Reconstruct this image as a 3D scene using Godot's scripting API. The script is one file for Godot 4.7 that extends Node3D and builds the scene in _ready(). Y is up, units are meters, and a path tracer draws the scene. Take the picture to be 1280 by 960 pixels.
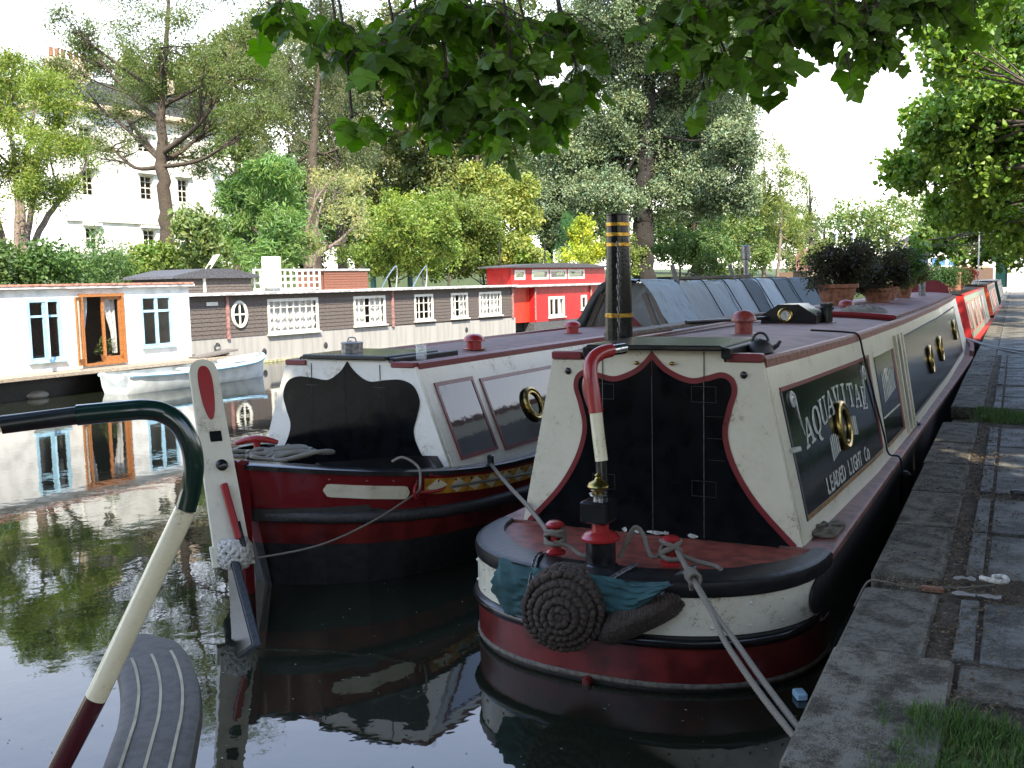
extends Node3D
# Two narrowboats moored stern-on beside a towpath, houseboats and trees on the far bank.
# Axes: y up, water at y = 0, the canal runs along -z, the towpath lies at +x.
const QX := -0.67      # quay edge
const QY := 0.62       # quay height
var cam: Camera3D
var M := {}
var T := {}
var taken := {}
var rng := RandomNumberGenerator.new()

func _ready() -> void:
	rng.seed = 77
	camera_and_light()
	textures()
	materials()
	more_materials()
	water()
	towpath()
	far_bank()
	boat_near()
	boat_butty()
	ropes()
	boats_beyond()
	white_houseboat()
	brown_houseboat()
	red_houseboat()
	foreground_boat()
	house()
	bridge()
	trees_far()
	trees_towpath()
	overhang()
	small_things()

func camera_and_light() -> void:
	cam = Camera3D.new(); cam.name = "camera"
	cam.fov = 2.0 * rad_to_deg(atan(480.0 / 1250.0)); cam.near = 0.05; cam.far = 900.0
	add_child(cam)
	cam.position = Vector3(0, 2.3, 0)
	cam.rotation_order = EULER_ORDER_YXZ
	cam.rotation_degrees = Vector3(-5.832, 26.74, -1.3)
	cam.current = true
	var env := Environment.new()
	env.background_mode = Environment.BG_SKY
	var sky := Sky.new()
	var sm := ProceduralSkyMaterial.new()
	sm.sky_top_color = Color(0.49, 0.6, 0.785); sm.sky_horizon_color = Color(0.97, 0.95, 0.88)
	sm.sky_curve = 0.22; sm.sky_energy_multiplier = 1.35
	sm.ground_bottom_color = Color(0.16, 0.17, 0.13); sm.ground_horizon_color = Color(0.6, 0.63, 0.62)
	sm.sun_angle_max = 1.0
	sky.sky_material = sm
	env.sky = sky
	env.tonemap_mode = Environment.TONE_MAPPER_LINEAR
	env.tonemap_exposure = 2.6
	env.sdfgi_enabled = true; env.ssao_enabled = true; env.ssil_enabled = true
	var we := WorldEnvironment.new(); we.name = "environment"; we.environment = env
	add_child(we)
	var sun := DirectionalLight3D.new(); sun.name = "sun"
	sun.light_energy = 1.6; sun.light_color = Color(1.0, 0.955, 0.87)
	sun.light_angular_distance = 0.55; sun.shadow_enabled = true
	add_child(sun)
	var az := deg_to_rad(50.0); var el := deg_to_rad(49.0)
	var s := Vector3(cos(az) * cos(el), sin(el), sin(az) * cos(el))
	sun.look_at_from_position(s * 50.0, Vector3.ZERO, Vector3.UP)

# a pixel of the 1280 x 960 photograph at a depth along the lens axis
func pix(x: float, y: float, d: float) -> Vector3:
	return cam.transform * Vector3((x - 640.0) / 1250.0 * d, -(y - 480.0) / 1250.0 * d, -d)
func pixy(x: float, y: float, h: float) -> Vector3:
	var r := pix(x, y, 1.0) - cam.position
	return cam.position + r * ((h - cam.position.y) / r.y)

# ------------------------------------------------------------------ shapes
class G extends RefCounted:
	var v := PackedVector3Array()
	var crease := 38.0
	func tri(a: Vector3, b: Vector3, c: Vector3) -> void:
		v.append(a); v.append(b); v.append(c)
	func quad(a: Vector3, b: Vector3, c: Vector3, d: Vector3) -> void:
		tri(a, b, c); tri(a, c, d)
	func loft(rings: Array, closed := true, cap := true, loop := false) -> G:
		var n: int = rings[0].size()
		var m := rings.size()
		for i in (m if loop else m - 1):
			var a = rings[i]; var b = rings[(i + 1) % m]
			for j in (n if closed else n - 1):
				var k := (j + 1) % n
				quad(a[j], a[k], b[k], b[j])
		if cap and not loop and closed:
			fan(rings[0], false); fan(rings[m - 1], true)
		return self
	func fan(r, flip: bool) -> void:
		var c := Vector3.ZERO
		for p in r: c += p
		c /= r.size()
		for j in r.size():
			var k: int = (j + 1) % r.size()
			if flip: tri(c, r[j], r[k])
			else: tri(c, r[k], r[j])
	func box(c: Vector3, s: Vector3, e := 0.0, b := Basis()) -> G:
		var h := s * 0.5
		if e <= 0.0:
			var r0 := []; var r1 := []
			for q in [[-1, -1], [1, -1], [1, 1], [-1, 1]]:
				r0.append(c + b * Vector3(q[0] * h.x, -h.y, q[1] * h.z)); r1.append(c + b * Vector3(q[0] * h.x, h.y, q[1] * h.z))
			quad(r0[0], r0[1], r0[2], r0[3]); quad(r1[3], r1[2], r1[1], r1[0])
			for j in 4:
				var k := (j + 1) % 4
				quad(r0[k], r0[j], r1[j], r1[k])
			return self
		var rings := []
		for l in [[-h.y, e], [-h.y + e, 0.0], [h.y - e, 0.0], [h.y, e]]:
			var r := PackedVector3Array()
			var x: float = h.x - l[1]; var z: float = h.z - l[1]
			for q in [[-x + e, -z], [x - e, -z], [x, -z + e], [x, z - e], [x - e, z], [-x + e, z], [-x, z - e], [-x, -z + e]]:
				r.append(c + b * Vector3(q[0], l[0], q[1]))
			rings.append(r)
		return loft(rings)
	func bar(a: Vector3, b: Vector3, w: float, t: float, up := Vector3.UP, e := 0.0) -> G:
		var z := (b - a).normalized()
		if absf(z.dot(up)) > 0.99: up = Vector3.RIGHT
		var x := up.cross(z).normalized(); var y := z.cross(x)
		return box((a + b) * 0.5, Vector3(w, t, a.distance_to(b)), e, Basis(x, y, z))
	func prism(poly: PackedVector2Array, z0: float, z1: float, xf := Transform3D()) -> G:
		var t := Geometry2D.triangulate_polygon(poly)
		for i in range(0, t.size(), 3):
			var a := poly[t[i]]; var b := poly[t[i + 1]]; var c := poly[t[i + 2]]
			tri(xf * Vector3(a.x, a.y, z1), xf * Vector3(c.x, c.y, z1), xf * Vector3(b.x, b.y, z1))
			tri(xf * Vector3(a.x, a.y, z0), xf * Vector3(b.x, b.y, z0), xf * Vector3(c.x, c.y, z0))
		var cw := Geometry2D.is_polygon_clockwise(poly)
		for i in poly.size():
			var a := poly[i]; var b := poly[(i + 1) % poly.size()]
			if cw:
				var q := a; a = b; b = q
			quad(xf * Vector3(a.x, a.y, z0), xf * Vector3(a.x, a.y, z1), xf * Vector3(b.x, b.y, z1), xf * Vector3(b.x, b.y, z0))
		return self
	func tube(path: Array, rad, n := 8, cap := true, loop := false) -> G:
		var rings := []
		var up := Vector3.UP
		var last := Vector3.ZERO
		var m := path.size()
		for i in m:
			var d: Vector3
			if loop: d = path[(i + 1) % m] - path[(i - 1 + m) % m]
			else: d = path[mini(i + 1, m - 1)] - path[maxi(i - 1, 0)]
			d = d.normalized()
			if i == 0:
				if absf(d.dot(up)) > 0.9: up = Vector3(1, 0, 0)
			up = (up - d * up.dot(d)).normalized()
			var s := d.cross(up)
			var r: float = rad[i] if rad is Array or rad is PackedFloat32Array else rad
			var ring := PackedVector3Array()
			for j in n:
				var a := TAU * j / n
				ring.append(path[i] + (s * cos(a) + up * sin(a)) * r)
			rings.append(ring)
			last = d
		return loft(rings, true, cap, loop)
	# three-strand rope
	func rope(path: Array, r: float, lay := 6.0, n := 12) -> G:
		var pts := G.resample(path, r * 1.1)
		var rings := []
		var up := Vector3.UP
		var m := pts.size()
		var along := 0.0
		for i in m:
			var d: Vector3 = (pts[mini(i + 1, m - 1)] - pts[maxi(i - 1, 0)]).normalized()
			if i == 0 and absf(d.dot(up)) > 0.9: up = Vector3(1, 0, 0)
			up = (up - d * up.dot(d)).normalized()
			var s := d.cross(up)
			var ring := PackedVector3Array()
			var tw := along / (r * lay) * TAU
			for j in n:
				var a := TAU * j / n
				var q := r * (0.66 + 0.4 * sqrt(absf(cos(1.5 * (a - tw)))))
				ring.append(pts[i] + (s * cos(a) + up * sin(a)) * q)
			rings.append(ring)
			if i < m - 1: along += pts[i].distance_to(pts[i + 1])
		crease = 70.0
		return loft(rings)
	static func resample(path: Array, step: float) -> Array:
		var c := Curve3D.new(); c.bake_interval = step
		var m := path.size()
		for i in m:
			var t: Vector3 = (path[mini(i + 1, m - 1)] - path[maxi(i - 1, 0)]) / 6.0
			c.add_point(path[i], -t, t)
		return Array(c.get_baked_points())
	func lathe(prof: Array, n := 16, xf := Transform3D(), cap := true) -> G:
		var rings := []
		for p in prof:
			var r := PackedVector3Array()
			for j in n:
				var a := TAU * j / n
				r.append(xf * Vector3(p[0] * cos(a), p[1], p[0] * sin(a)))
			rings.append(r)
		return loft(rings, true, cap)
	func ball(c: Vector3, r: Vector3, n := 10, k := 6) -> G:
		var prof := []
		for i in k + 1:
			var a := -PI / 2 + PI * i / k
			prof.append([maxf(cos(a), 0.001), sin(a)])
		return lathe(prof, n, Transform3D(Basis.from_scale(r), c), false)
	# a section (offset outwards, y) swept along a plan outline
	func sweep(path: Array, nrm: Array, sec: Callable, cap := true) -> G:
		var rings := []
		for i in path.size():
			var r := PackedVector3Array()
			for q in sec.call(i): r.append(Vector3(path[i].x, 0, path[i].z) + nrm[i] * q.x + Vector3(0, q.y, 0))
			rings.append(r)
		return loft(rings, true, cap)
	func mesh() -> ArrayMesh:
		var nf := v.size() / 3
		var fn := PackedVector3Array(); fn.resize(nf)
		var at := {}
		var keys := []
		keys.resize(v.size())
		for f in nf:
			fn[f] = (v[f * 3 + 2] - v[f * 3]).cross(v[f * 3 + 1] - v[f * 3])
			for k in 3:
				var p := v[f * 3 + k] * 4000.0
				var key := Vector3i(roundi(p.x), roundi(p.y), roundi(p.z))
				keys[f * 3 + k] = key
				if at.has(key): at[key].append(f)
				else: at[key] = [f]
		var c := cos(deg_to_rad(crease))
		var nn := PackedVector3Array(); nn.resize(v.size())
		for f in nf:
			var u := fn[f].normalized()
			for k in 3:
				var s := Vector3.ZERO
				for g in at[keys[f * 3 + k]]:
					if fn[g].normalized().dot(u) > c: s += fn[g]
				nn[f * 3 + k] = s.normalized() if s.length_squared() > 0.0 else u
		var a := []; a.resize(Mesh.ARRAY_MAX)
		a[Mesh.ARRAY_VERTEX] = v; a[Mesh.ARRAY_NORMAL] = nn
		var m := ArrayMesh.new()
		m.add_surface_from_arrays(Mesh.PRIMITIVE_TRIANGLES, a)
		return m
	func flat() -> ArrayMesh:
		var a := []; a.resize(Mesh.ARRAY_MAX)
		a[Mesh.ARRAY_VERTEX] = v
		var m := ArrayMesh.new()
		m.add_surface_from_arrays(Mesh.PRIMITIVE_TRIANGLES, a)
		return m

func numbered(called: String) -> String:
	if not taken.has(called):
		taken[called] = 0
		return called
	taken[called] += 1
	return "%s_%03d" % [called, taken[called]]

func thing(called: String, label: String, category: String, at := Vector3.ZERO, turn := 0.0, group := "") -> Node3D:
	var o := Node3D.new(); o.name = numbered(called)
	add_child(o)
	o.position = at; o.rotation_degrees.y = turn
	o.set_meta("label", label); o.set_meta("category", category)
	if group: o.set_meta("group", group)
	return o

func part(parent: Node, called: String, g, m: Material, crease := -1.0) -> MeshInstance3D:
	var o := MeshInstance3D.new(); o.name = called if parent != self else numbered(called)
	if g is G:
		if crease >= 0.0: g.crease = crease
		o.mesh = g.mesh()
	else:
		o.mesh = g
	o.material_override = m
	parent.add_child(o, true)
	return o

func solo(called: String, label: String, category: String, g, m: Material, group := "", crease := -1.0) -> MeshInstance3D:
	var o := part(self, called, g, m, crease)
	o.set_meta("label", label); o.set_meta("category", category)
	if group: o.set_meta("group", group)
	return o

func structure(called: String, g, m: Material, parent: Node = self) -> MeshInstance3D:
	var o := part(parent, called, g, m)
	if parent == self: o.set_meta("kind", "structure")
	return o

func copies(parent: Node, called: String, mesh: Mesh, m: Material, xf: Array, tint := []) -> MultiMeshInstance3D:
	var mm := MultiMesh.new()
	mm.transform_format = MultiMesh.TRANSFORM_3D
	mm.use_colors = tint.size() > 0
	mm.mesh = mesh
	mm.instance_count = xf.size()
	for i in xf.size():
		mm.set_instance_transform(i, xf[i])
		if tint.size() > 0: mm.set_instance_color(i, tint[i])
	var o := MultiMeshInstance3D.new(); o.name = called if parent != self else numbered(called)
	o.multimesh = mm; o.material_override = m
	parent.add_child(o, true)
	o.set_meta("kind", "stuff")
	return o

func rbasis() -> Basis:
	return Basis(Quaternion(rng.randfn(), rng.randfn(), rng.randfn(), rng.randfn() + 0.001).normalized())
func rv(a: float) -> Vector3:
	return Vector3(rng.randf_range(-a, a), rng.randf_range(-a, a), rng.randf_range(-a, a))

# smooth closed or open curve through 2D points
func smooth2(p: Array, k := 6) -> PackedVector2Array:
	var out := PackedVector2Array()
	for i in p.size() - 1:
		var a: Vector2 = p[maxi(i - 1, 0)]; var b: Vector2 = p[i]; var c: Vector2 = p[i + 1]; var d: Vector2 = p[mini(i + 2, p.size() - 1)]
		for j in k: out.append(b.cubic_interpolate(c, a, d, float(j) / k))
	out.append(p[p.size() - 1])
	return out

func lerp_table(xs: Array, ys: Array, x: float) -> float:
	# xs descending
	if x >= xs[0]: return ys[0]
	for i in xs.size() - 1:
		if x >= xs[i + 1]:
			var t: float = (x - xs[i]) / (xs[i + 1] - xs[i])
			t = lerpf(t, t * t * (3.0 - 2.0 * t), 0.35)
			return lerpf(ys[i], ys[i + 1], t)
	return ys[ys.size() - 1]

# ------------------------------------------------------------------ textures and materials
func noise_tex(key: String, type: int, freq: float, oct: int, ramp: Array, size := 512, seed_ := 1) -> void:
	var n := FastNoiseLite.new()
	n.noise_type = type; n.frequency = freq; n.fractal_octaves = oct; n.seed = seed_
	n.fractal_type = FastNoiseLite.FRACTAL_FBM if oct > 1 else FastNoiseLite.FRACTAL_NONE
	var g := Gradient.new()
	var offs := PackedFloat32Array(); var cols := PackedColorArray()
	for r in ramp:
		offs.append(r[0]); cols.append(r[1] if r[1] is Color else Color(r[1], r[1], r[1]))
	g.offsets = offs; g.colors = cols
	var t := NoiseTexture2D.new()
	t.width = size; t.height = size; t.seamless = true; t.seamless_blend_skirt = 0.25
	t.noise = n; t.color_ramp = g; t.generate_mipmaps = false
	T[key] = t

# several noises laid over one another: coarse patches, mid mottling, fine grain
func mix_tex(key: String, layers: Array, size: int, ramp: Array) -> void:
	var sum := PackedFloat32Array(); sum.resize(size * size)
	var tot := 0.0
	for l in layers:
		var n := FastNoiseLite.new()
		n.noise_type = FastNoiseLite.TYPE_SIMPLEX_SMOOTH; n.frequency = l[0]; n.fractal_octaves = l[1]; n.seed = l[3]
		var d := n.get_seamless_image(size, size).get_data()
		for i in size * size: sum[i] += (d[i] / 255.0 - 0.5) * l[2]
		tot += l[2] * l[2]
	var g := Gradient.new()
	var offs := PackedFloat32Array(); var cols := PackedColorArray()
	for r in ramp:
		offs.append(r[0]); cols.append(r[1])
	g.offsets = offs; g.colors = cols
	var lut := []
	for i in 256:
		var c := g.sample(i / 255.0); lut.append([int(c.r * 255), int(c.g * 255), int(c.b * 255)])
	var out := PackedByteArray(); out.resize(size * size * 3)
	var k := 1.15 / sqrt(tot)
	for i in size * size:
		var c = lut[clampi(int((0.5 + sum[i] * k) * 255.0), 0, 255)]
		out[i * 3] = c[0]; out[i * 3 + 1] = c[1]; out[i * 3 + 2] = c[2]
	T[key] = ImageTexture.create_from_image(Image.create_from_data(size, size, false, Image.FORMAT_RGB8, out))

func textures() -> void:
	var S := FastNoiseLite.TYPE_SIMPLEX_SMOOTH
	noise_tex("grime", S, 0.008, 5, [[0.0, 0.82], [0.38, 0.93], [0.6, 0.98], [1.0, 1.0]])
	noise_tex("dirt", S, 0.012, 6, [[0.0, 0.6], [0.42, 0.84], [0.58, 0.95], [1.0, 1.0]], 512, 5)
	noise_tex("speck", S, 0.09, 3, [[0.0, 0.55], [0.45, 0.85], [0.6, 0.98], [1.0, 1.0]], 512, 9)
	noise_tex("stone", S, 0.035, 6, [[0.0, 0.5], [0.4, 0.78], [0.6, 0.93], [1.0, 1.0]], 512, 3)
	mix_tex("rough", [[0.006, 4, 0.5, 61], [0.04, 3, 0.3, 62], [0.2, 2, 0.45, 63]], 512, [[0.0, Color(0.34, 0.32, 0.27)], [0.3, Color(0.6, 0.58, 0.52)], [0.5, Color(0.82, 0.81, 0.77)], [0.68, Color(1, 1, 1)], [1.0, Color(0.95, 0.96, 0.88)]])
	mix_tex("paint", [[0.008, 5, 0.5, 91], [0.05, 3, 0.3, 92], [0.25, 2, 0.4, 93]], 512, [[0.0, Color(0.62, 0.58, 0.52)], [0.07, Color(0.86, 0.84, 0.8)], [0.18, Color(0.95, 0.945, 0.93)], [0.5, Color(0.98, 0.98, 0.97)], [1.0, Color(1, 1, 1)]])
	mix_tex("earth", [[0.008, 4, 0.5, 71], [0.06, 3, 0.4, 72], [0.25, 2, 0.5, 73]], 512, [[0.0, Color(0.3, 0.26, 0.2)], [0.4, Color(0.62, 0.56, 0.48)], [0.6, Color(0.9, 0.86, 0.8)], [1.0, Color(1, 1, 1)]])
	mix_tex("grit", [[0.02, 3, 0.3, 81], [0.12, 3, 0.5, 82], [0.3, 1, 0.4, 83]], 512, [[0.0, Color(0, 0, 0)], [1.0, Color(1, 1, 1)]])
	noise_tex("bump", S, 0.03, 5, [[0.0, 0.0], [1.0, 1.0]], 512, 13)
	noise_tex("fine", S, 0.12, 3, [[0.0, 0.0], [1.0, 1.0]], 512, 17)
	noise_tex("ripple", S, 0.011, 4, [[0.0, 0.0], [1.0, 1.0]], 1024, 23)
	noise_tex("grain", S, 0.03, 4, [[0.0, 0.45], [0.45, 0.78], [0.62, 1.0], [1.0, 0.9]], 512, 31)
	noise_tex("bark", S, 0.03, 5, [[0.0, 0.3], [0.5, 0.7], [1.0, 1.0]], 512, 37)
	noise_tex("rust", S, 0.014, 5, [[0.0, Color(1, 1, 1)], [0.58, Color(1, 1, 1)], [0.66, Color(0.78, 0.62, 0.5)], [0.78, Color(0.55, 0.4, 0.3)], [1.0, Color(0.5, 0.36, 0.28)]], 512, 41)
	noise_tex("moss", S, 0.012, 5, [[0.0, Color(0.62, 0.66, 0.42)], [0.4, Color(0.8, 0.78, 0.66)], [0.55, Color(1, 1, 1)], [1.0, Color(1, 1, 1)]], 512, 43)
	noise_tex("wear", S, 0.02, 6, [[0.0, Color(0.36, 0.34, 0.32)], [0.34, Color(0.7, 0.66, 0.62)], [0.4, Color(0.95, 0.95, 0.95)], [1.0, Color(1, 1, 1)]], 512, 47)
	noise_tex("lichen", S, 0.03, 5, [[0.0, Color(0.62, 0.59, 0.52)], [0.45, Color(0.85, 0.84, 0.8)], [0.62, Color(1, 1, 1)], [0.8, Color(1.0, 1.0, 0.92)], [1.0, Color(1, 1, 1)]], 512, 53)

func lin(r: float, g: float, b: float) -> Color:
	return Color(r, g, b).linear_to_srgb()

func mt(key: String, c: Color, rough: float, o := {}) -> StandardMaterial3D:
	var m := StandardMaterial3D.new()
	m.resource_name = key
	m.albedo_color = c; m.roughness = rough
	m.metallic = o.get("metal", 0.0)
	m.metallic_specular = o.get("spec", 0.5)
	if o.has("tex") or o.has("bump"):
		m.uv1_triplanar = true
		m.uv1_world_triplanar = o.get("world", false)
		var s = o.get("s", 1.0)
		m.uv1_scale = s if s is Vector3 else Vector3(s, s, s)
		m.uv1_triplanar_sharpness = 4.0
	if o.has("tex"): m.albedo_texture = T[o.tex]
	if o.has("rtex"):
		m.roughness_texture = T[o.rtex]; m.roughness_texture_channel = BaseMaterial3D.TEXTURE_CHANNEL_RED
	if o.has("bump"):
		m.heightmap_enabled = true; m.heightmap_texture = T[o.bump]; m.heightmap_scale = o.get("h", 0.3)
	if o.has("back"):
		m.backlight_enabled = true; m.backlight = o.back
	if o.get("vc", false): m.vertex_color_use_as_albedo = true
	if o.has("coat"):
		m.clearcoat_enabled = true; m.clearcoat = o.coat; m.clearcoat_roughness = 0.08
	if o.has("sheen"):
		m.rim_enabled = true; m.rim = o.sheen; m.rim_tint = 0.5
	M[key] = m
	return m

func materials() -> void:
	mt("cream", lin(0.62, 0.58, 0.45), 0.32, {"tex": "paint", "s": 0.7, "bump": "bump", "h": 0.05})
	mt("white", lin(0.74, 0.72, 0.65), 0.3, {"tex": "paint", "s": 0.6, "bump": "bump", "h": 0.04})
	mt("black", lin(0.012, 0.012, 0.013), 0.22, {"tex": "dirt", "s": 0.8, "bump": "bump", "h": 0.05})
	mt("panel_black", lin(0.005, 0.006, 0.007), 0.16, {"tex": "dirt", "s": 0.8, "bump": "bump", "h": 0.02, "spec": 0.24})
	mt("sign_black", lin(0.013, 0.016, 0.017), 0.13, {"tex": "dirt", "s": 0.7, "bump": "bump", "h": 0.05})
	mt("chimney", lin(0.009, 0.009, 0.0095), 0.2, {"tex": "dirt", "s": 2.0, "bump": "bump", "h": 0.05, "spec": 0.38})
	mt("red_dull", lin(0.26, 0.04, 0.03), 0.4, {"tex": "dirt", "s": 3.0})
	mt("hull_black", lin(0.02, 0.019, 0.018), 0.5, {"tex": "stone", "s": 0.6, "bump": "bump", "h": 0.25})
	mt("maroon", lin(0.17, 0.022, 0.026), 0.3, {"tex": "paint", "s": 1.0, "bump": "bump", "h": 0.04})
	mt("red", lin(0.3, 0.022, 0.022), 0.25, {"tex": "paint", "s": 1.0, "bump": "bump", "h": 0.05})
	mt("hull_red", lin(0.15, 0.017, 0.015), 0.3, {"tex": "dirt", "s": 0.7, "bump": "bump", "h": 0.08})
	mt("deck_red", lin(0.24, 0.055, 0.035), 0.55, {"tex": "dirt", "s": 1.1, "bump": "fine", "h": 0.06})
	mt("roof_red", lin(0.17, 0.068, 0.05), 0.62, {"tex": "dirt", "s": 0.6, "bump": "bump", "h": 0.1})
	mt("rail_red", lin(0.24, 0.085, 0.055), 0.5, {"tex": "wear", "s": 1.4, "bump": "bump", "h": 0.1})
	mt("gunwale_red", lin(0.22, 0.09, 0.07), 0.5, {"tex": "dirt", "s": 0.9, "bump": "bump", "h": 0.08})
	mt("rim_black", lin(0.014, 0.0145, 0.015), 0.38, {"tex": "dirt", "s": 1.3, "bump": "bump", "h": 0.12, "spec": 0.34})
	mt("scum", lin(0.14, 0.12, 0.09), 0.8, {"tex": "stone", "s": 1.5, "bump": "bump", "h": 0.3})
	mt("strake", lin(0.045, 0.045, 0.045), 0.6, {"tex": "stone", "s": 1.5, "bump": "bump", "h": 0.2})
	mt("gold", lin(0.5, 0.3, 0.06), 0.3, {"metal": 1.0, "tex": "dirt", "s": 3.0})
	mt("brass", lin(0.45, 0.32, 0.1), 0.28, {"metal": 1.0, "tex": "dirt", "s": 4.0})
	mt("chrome", lin(0.6, 0.6, 0.6), 0.22, {"metal": 1.0, "tex": "dirt", "s": 4.0})
	mt("steel", lin(0.25, 0.25, 0.25), 0.45, {"metal": 0.9, "tex": "dirt", "s": 4.0})
	mt("yellow", lin(0.62, 0.3, 0.03), 0.35, {"tex": "dirt", "s": 1.5})
	mt("ochre", lin(0.3, 0.16, 0.05), 0.4, {"tex": "dirt", "s": 1.5})
	mt("letter", lin(0.55, 0.56, 0.5), 0.35, {"tex": "dirt", "s": 2.0})
	mt("rope", lin(0.2, 0.175, 0.135), 0.95, {"tex": "speck", "s": 9.0})
	mt("rope_white", lin(0.6, 0.57, 0.5), 0.95, {"tex": "dirt", "s": 6.0})
	mt("rope_dark", lin(0.062, 0.044, 0.031), 0.95, {"tex": "dirt", "s": 5.0})
	mt("rope_black", lin(0.02, 0.02, 0.022), 0.9, {"tex": "speck", "s": 8.0})
	mt("cloth_green", lin(0.02, 0.068, 0.07), 0.9, {"tex": "grime", "s": 2.0, "bump": "fine", "h": 0.04, "sheen": 0.3})
	mt("green_paint", lin(0.006, 0.024, 0.018), 0.2, {"tex": "grime", "s": 1.0, "bump": "bump", "h": 0.03, "coat": 0.5})
	mt("cream_gloss", lin(0.7, 0.64, 0.44), 0.25, {"tex": "paint", "s": 1.0, "coat": 0.4})
	mt("maroon_gloss", lin(0.06, 0.012, 0.016), 0.22, {"tex": "grime", "s": 2.0, "coat": 0.4})
	mt("grey_board", lin(0.055, 0.052, 0.05), 0.6, {"tex": "dirt", "s": 4.5, "bump": "fine", "h": 0.08})
	mt("stripe", lin(0.4, 0.36, 0.25), 0.8, {"tex": "grime", "s": 3.0})
	mt("wood", lin(0.28, 0.17, 0.09), 0.6, {"tex": "grain", "s": Vector3(6, 6, 0.8)})
	mt("wood_grey", lin(0.2, 0.17, 0.14), 0.8, {"tex": "grain", "s": Vector3(6, 6, 0.7), "bump": "fine", "h": 0.1})
	mt("orange_wood", lin(0.48, 0.19, 0.055), 0.4, {"tex": "grain", "s": Vector3(6, 0.8, 6)})
	mt("clad", lin(0.15, 0.122, 0.105), 0.75, {"tex": "grain", "s": Vector3(5, 5, 0.5), "bump": "fine", "h": 0.12})
	mt("clad_red", lin(0.3, 0.12, 0.07), 0.7, {"tex": "grain", "s": Vector3(5, 5, 0.6)})
	mt("conc_hull", lin(0.36, 0.345, 0.315), 0.85, {"tex": "grime", "s": Vector3(0.7, 0.09, 0.7), "bump": "bump", "h": 0.1})
	mt("white_wall", lin(0.78, 0.78, 0.74), 0.5, {"tex": "grime", "s": 0.5, "bump": "bump", "h": 0.1})
	mt("pale_blue", lin(0.36, 0.58, 0.72), 0.4, {"tex": "grime", "s": 1.0})
	mt("glass_dark", lin(0.012, 0.015, 0.016), 0.04, {"spec": 0.6})
	mt("roof_white", lin(0.62, 0.6, 0.57), 0.7, {"tex": "dirt", "s": 0.6})
	mt("roof_felt", lin(0.1, 0.1, 0.11), 0.8, {"tex": "stone", "s": 0.8})
	mt("pink", lin(0.4, 0.2, 0.18), 0.6, {"tex": "dirt", "s": 1.0})
	mt("curtain", lin(0.7, 0.7, 0.68), 0.9, {"back": lin(0.3, 0.3, 0.3), "tex": "grime", "s": 2.0})
	mt("house_red", lin(0.5, 0.02, 0.02), 0.4, {"tex": "grime", "s": 0.5})
	mt("house_red2", lin(0.62, 0.045, 0.02), 0.4, {"tex": "grime", "s": 0.5})
	mt("grey_hull", lin(0.12, 0.12, 0.12), 0.6, {"tex": "stone", "s": 0.6})
	mt("tarp", lin(0.36, 0.385, 0.39), 1.0, {"tex": "paint", "s": Vector3(0.9, 0.35, 1.8), "bump": "bump", "h": 0.2, "spec": 0.2})
	mt("tarp_dark", lin(0.12, 0.135, 0.14), 1.0, {"tex": "paint", "s": Vector3(0.9, 0.35, 1.8), "bump": "bump", "h": 0.15, "spec": 0.2})
	mt("tarp_blue", lin(0.34, 0.4, 0.44), 1.0, {"tex": "paint", "s": 1.0, "bump": "bump", "h": 0.3, "spec": 0.25})
	mt("terracotta", lin(0.3, 0.13, 0.07), 0.8, {"tex": "dirt", "s": 2.0})
	mt("stone", lin(0.165, 0.15, 0.122), 0.95, {"tex": "rough", "s": 0.9, "bump": "grit", "h": 0.6, "world": true})
	mt("concrete", lin(0.14, 0.131, 0.11), 0.95, {"tex": "rough", "s": 1.3, "bump": "grit", "h": 0.7, "world": true})
	mt("slate", lin(0.125, 0.127, 0.122), 0.8, {"tex": "rough", "s": 0.6, "bump": "grit", "h": 0.25, "world": true})
	mt("slate2", lin(0.14, 0.138, 0.126), 0.82, {"tex": "rough", "s": 0.75, "bump": "grit", "h": 0.3, "world": true})
	mt("soil", lin(0.12, 0.092, 0.062), 1.0, {"tex": "earth", "s": 1.6, "bump": "grit", "h": 1.5, "world": true})
	mt("path", lin(0.15, 0.14, 0.12), 0.95, {"tex": "rough", "s": 0.4, "bump": "grit", "h": 0.5, "world": true})
	mt("brick", lin(0.24, 0.15, 0.1), 0.9, {"tex": "stone", "s": 0.7, "bump": "stone", "h": 0.6, "world": true})
	mt("turf", lin(0.07, 0.1, 0.028), 1.0, {"tex": "stone", "s": 0.5, "bump": "stone", "h": 4.0, "world": true})
	mt("bark", lin(0.14, 0.105, 0.075), 0.95, {"tex": "bark", "s": Vector3(2.5, 0.6, 2.5), "bump": "bark", "h": 1.5})
	mt("bark_pale", lin(0.42, 0.33, 0.27), 0.9, {"tex": "bark", "s": Vector3(2.5, 0.7, 2.5), "bump": "bark", "h": 1.0})
	mt("bark_dark", lin(0.05, 0.042, 0.034), 0.95, {"tex": "bark", "s": Vector3(2.0, 0.6, 2.0), "bump": "bark", "h": 1.5})
	mt("stucco", lin(0.82, 0.8, 0.74), 0.7, {"tex": "grime", "s": 0.15})
	mt("stucco_beige", lin(0.6, 0.47, 0.34), 0.8, {"tex": "grime", "s": 0.2})
	mt("blue_iron", lin(0.12, 0.3, 0.55), 0.5, {"tex": "dirt", "s": 0.8})
	var w := mt("water", lin(0.011, 0.013, 0.008), 0.02, {"bump": "ripple", "s": 0.25, "h": 0.07, "world": true})
	w.metallic_specular = 0.55
	var lo := {"vc": true, "back": lin(0.8, 0.95, 0.3)}
	mt("leaf", Color(1, 1, 1), 0.5, {"vc": true, "back": Color(0.8, 0.9, 0.35)})
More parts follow.
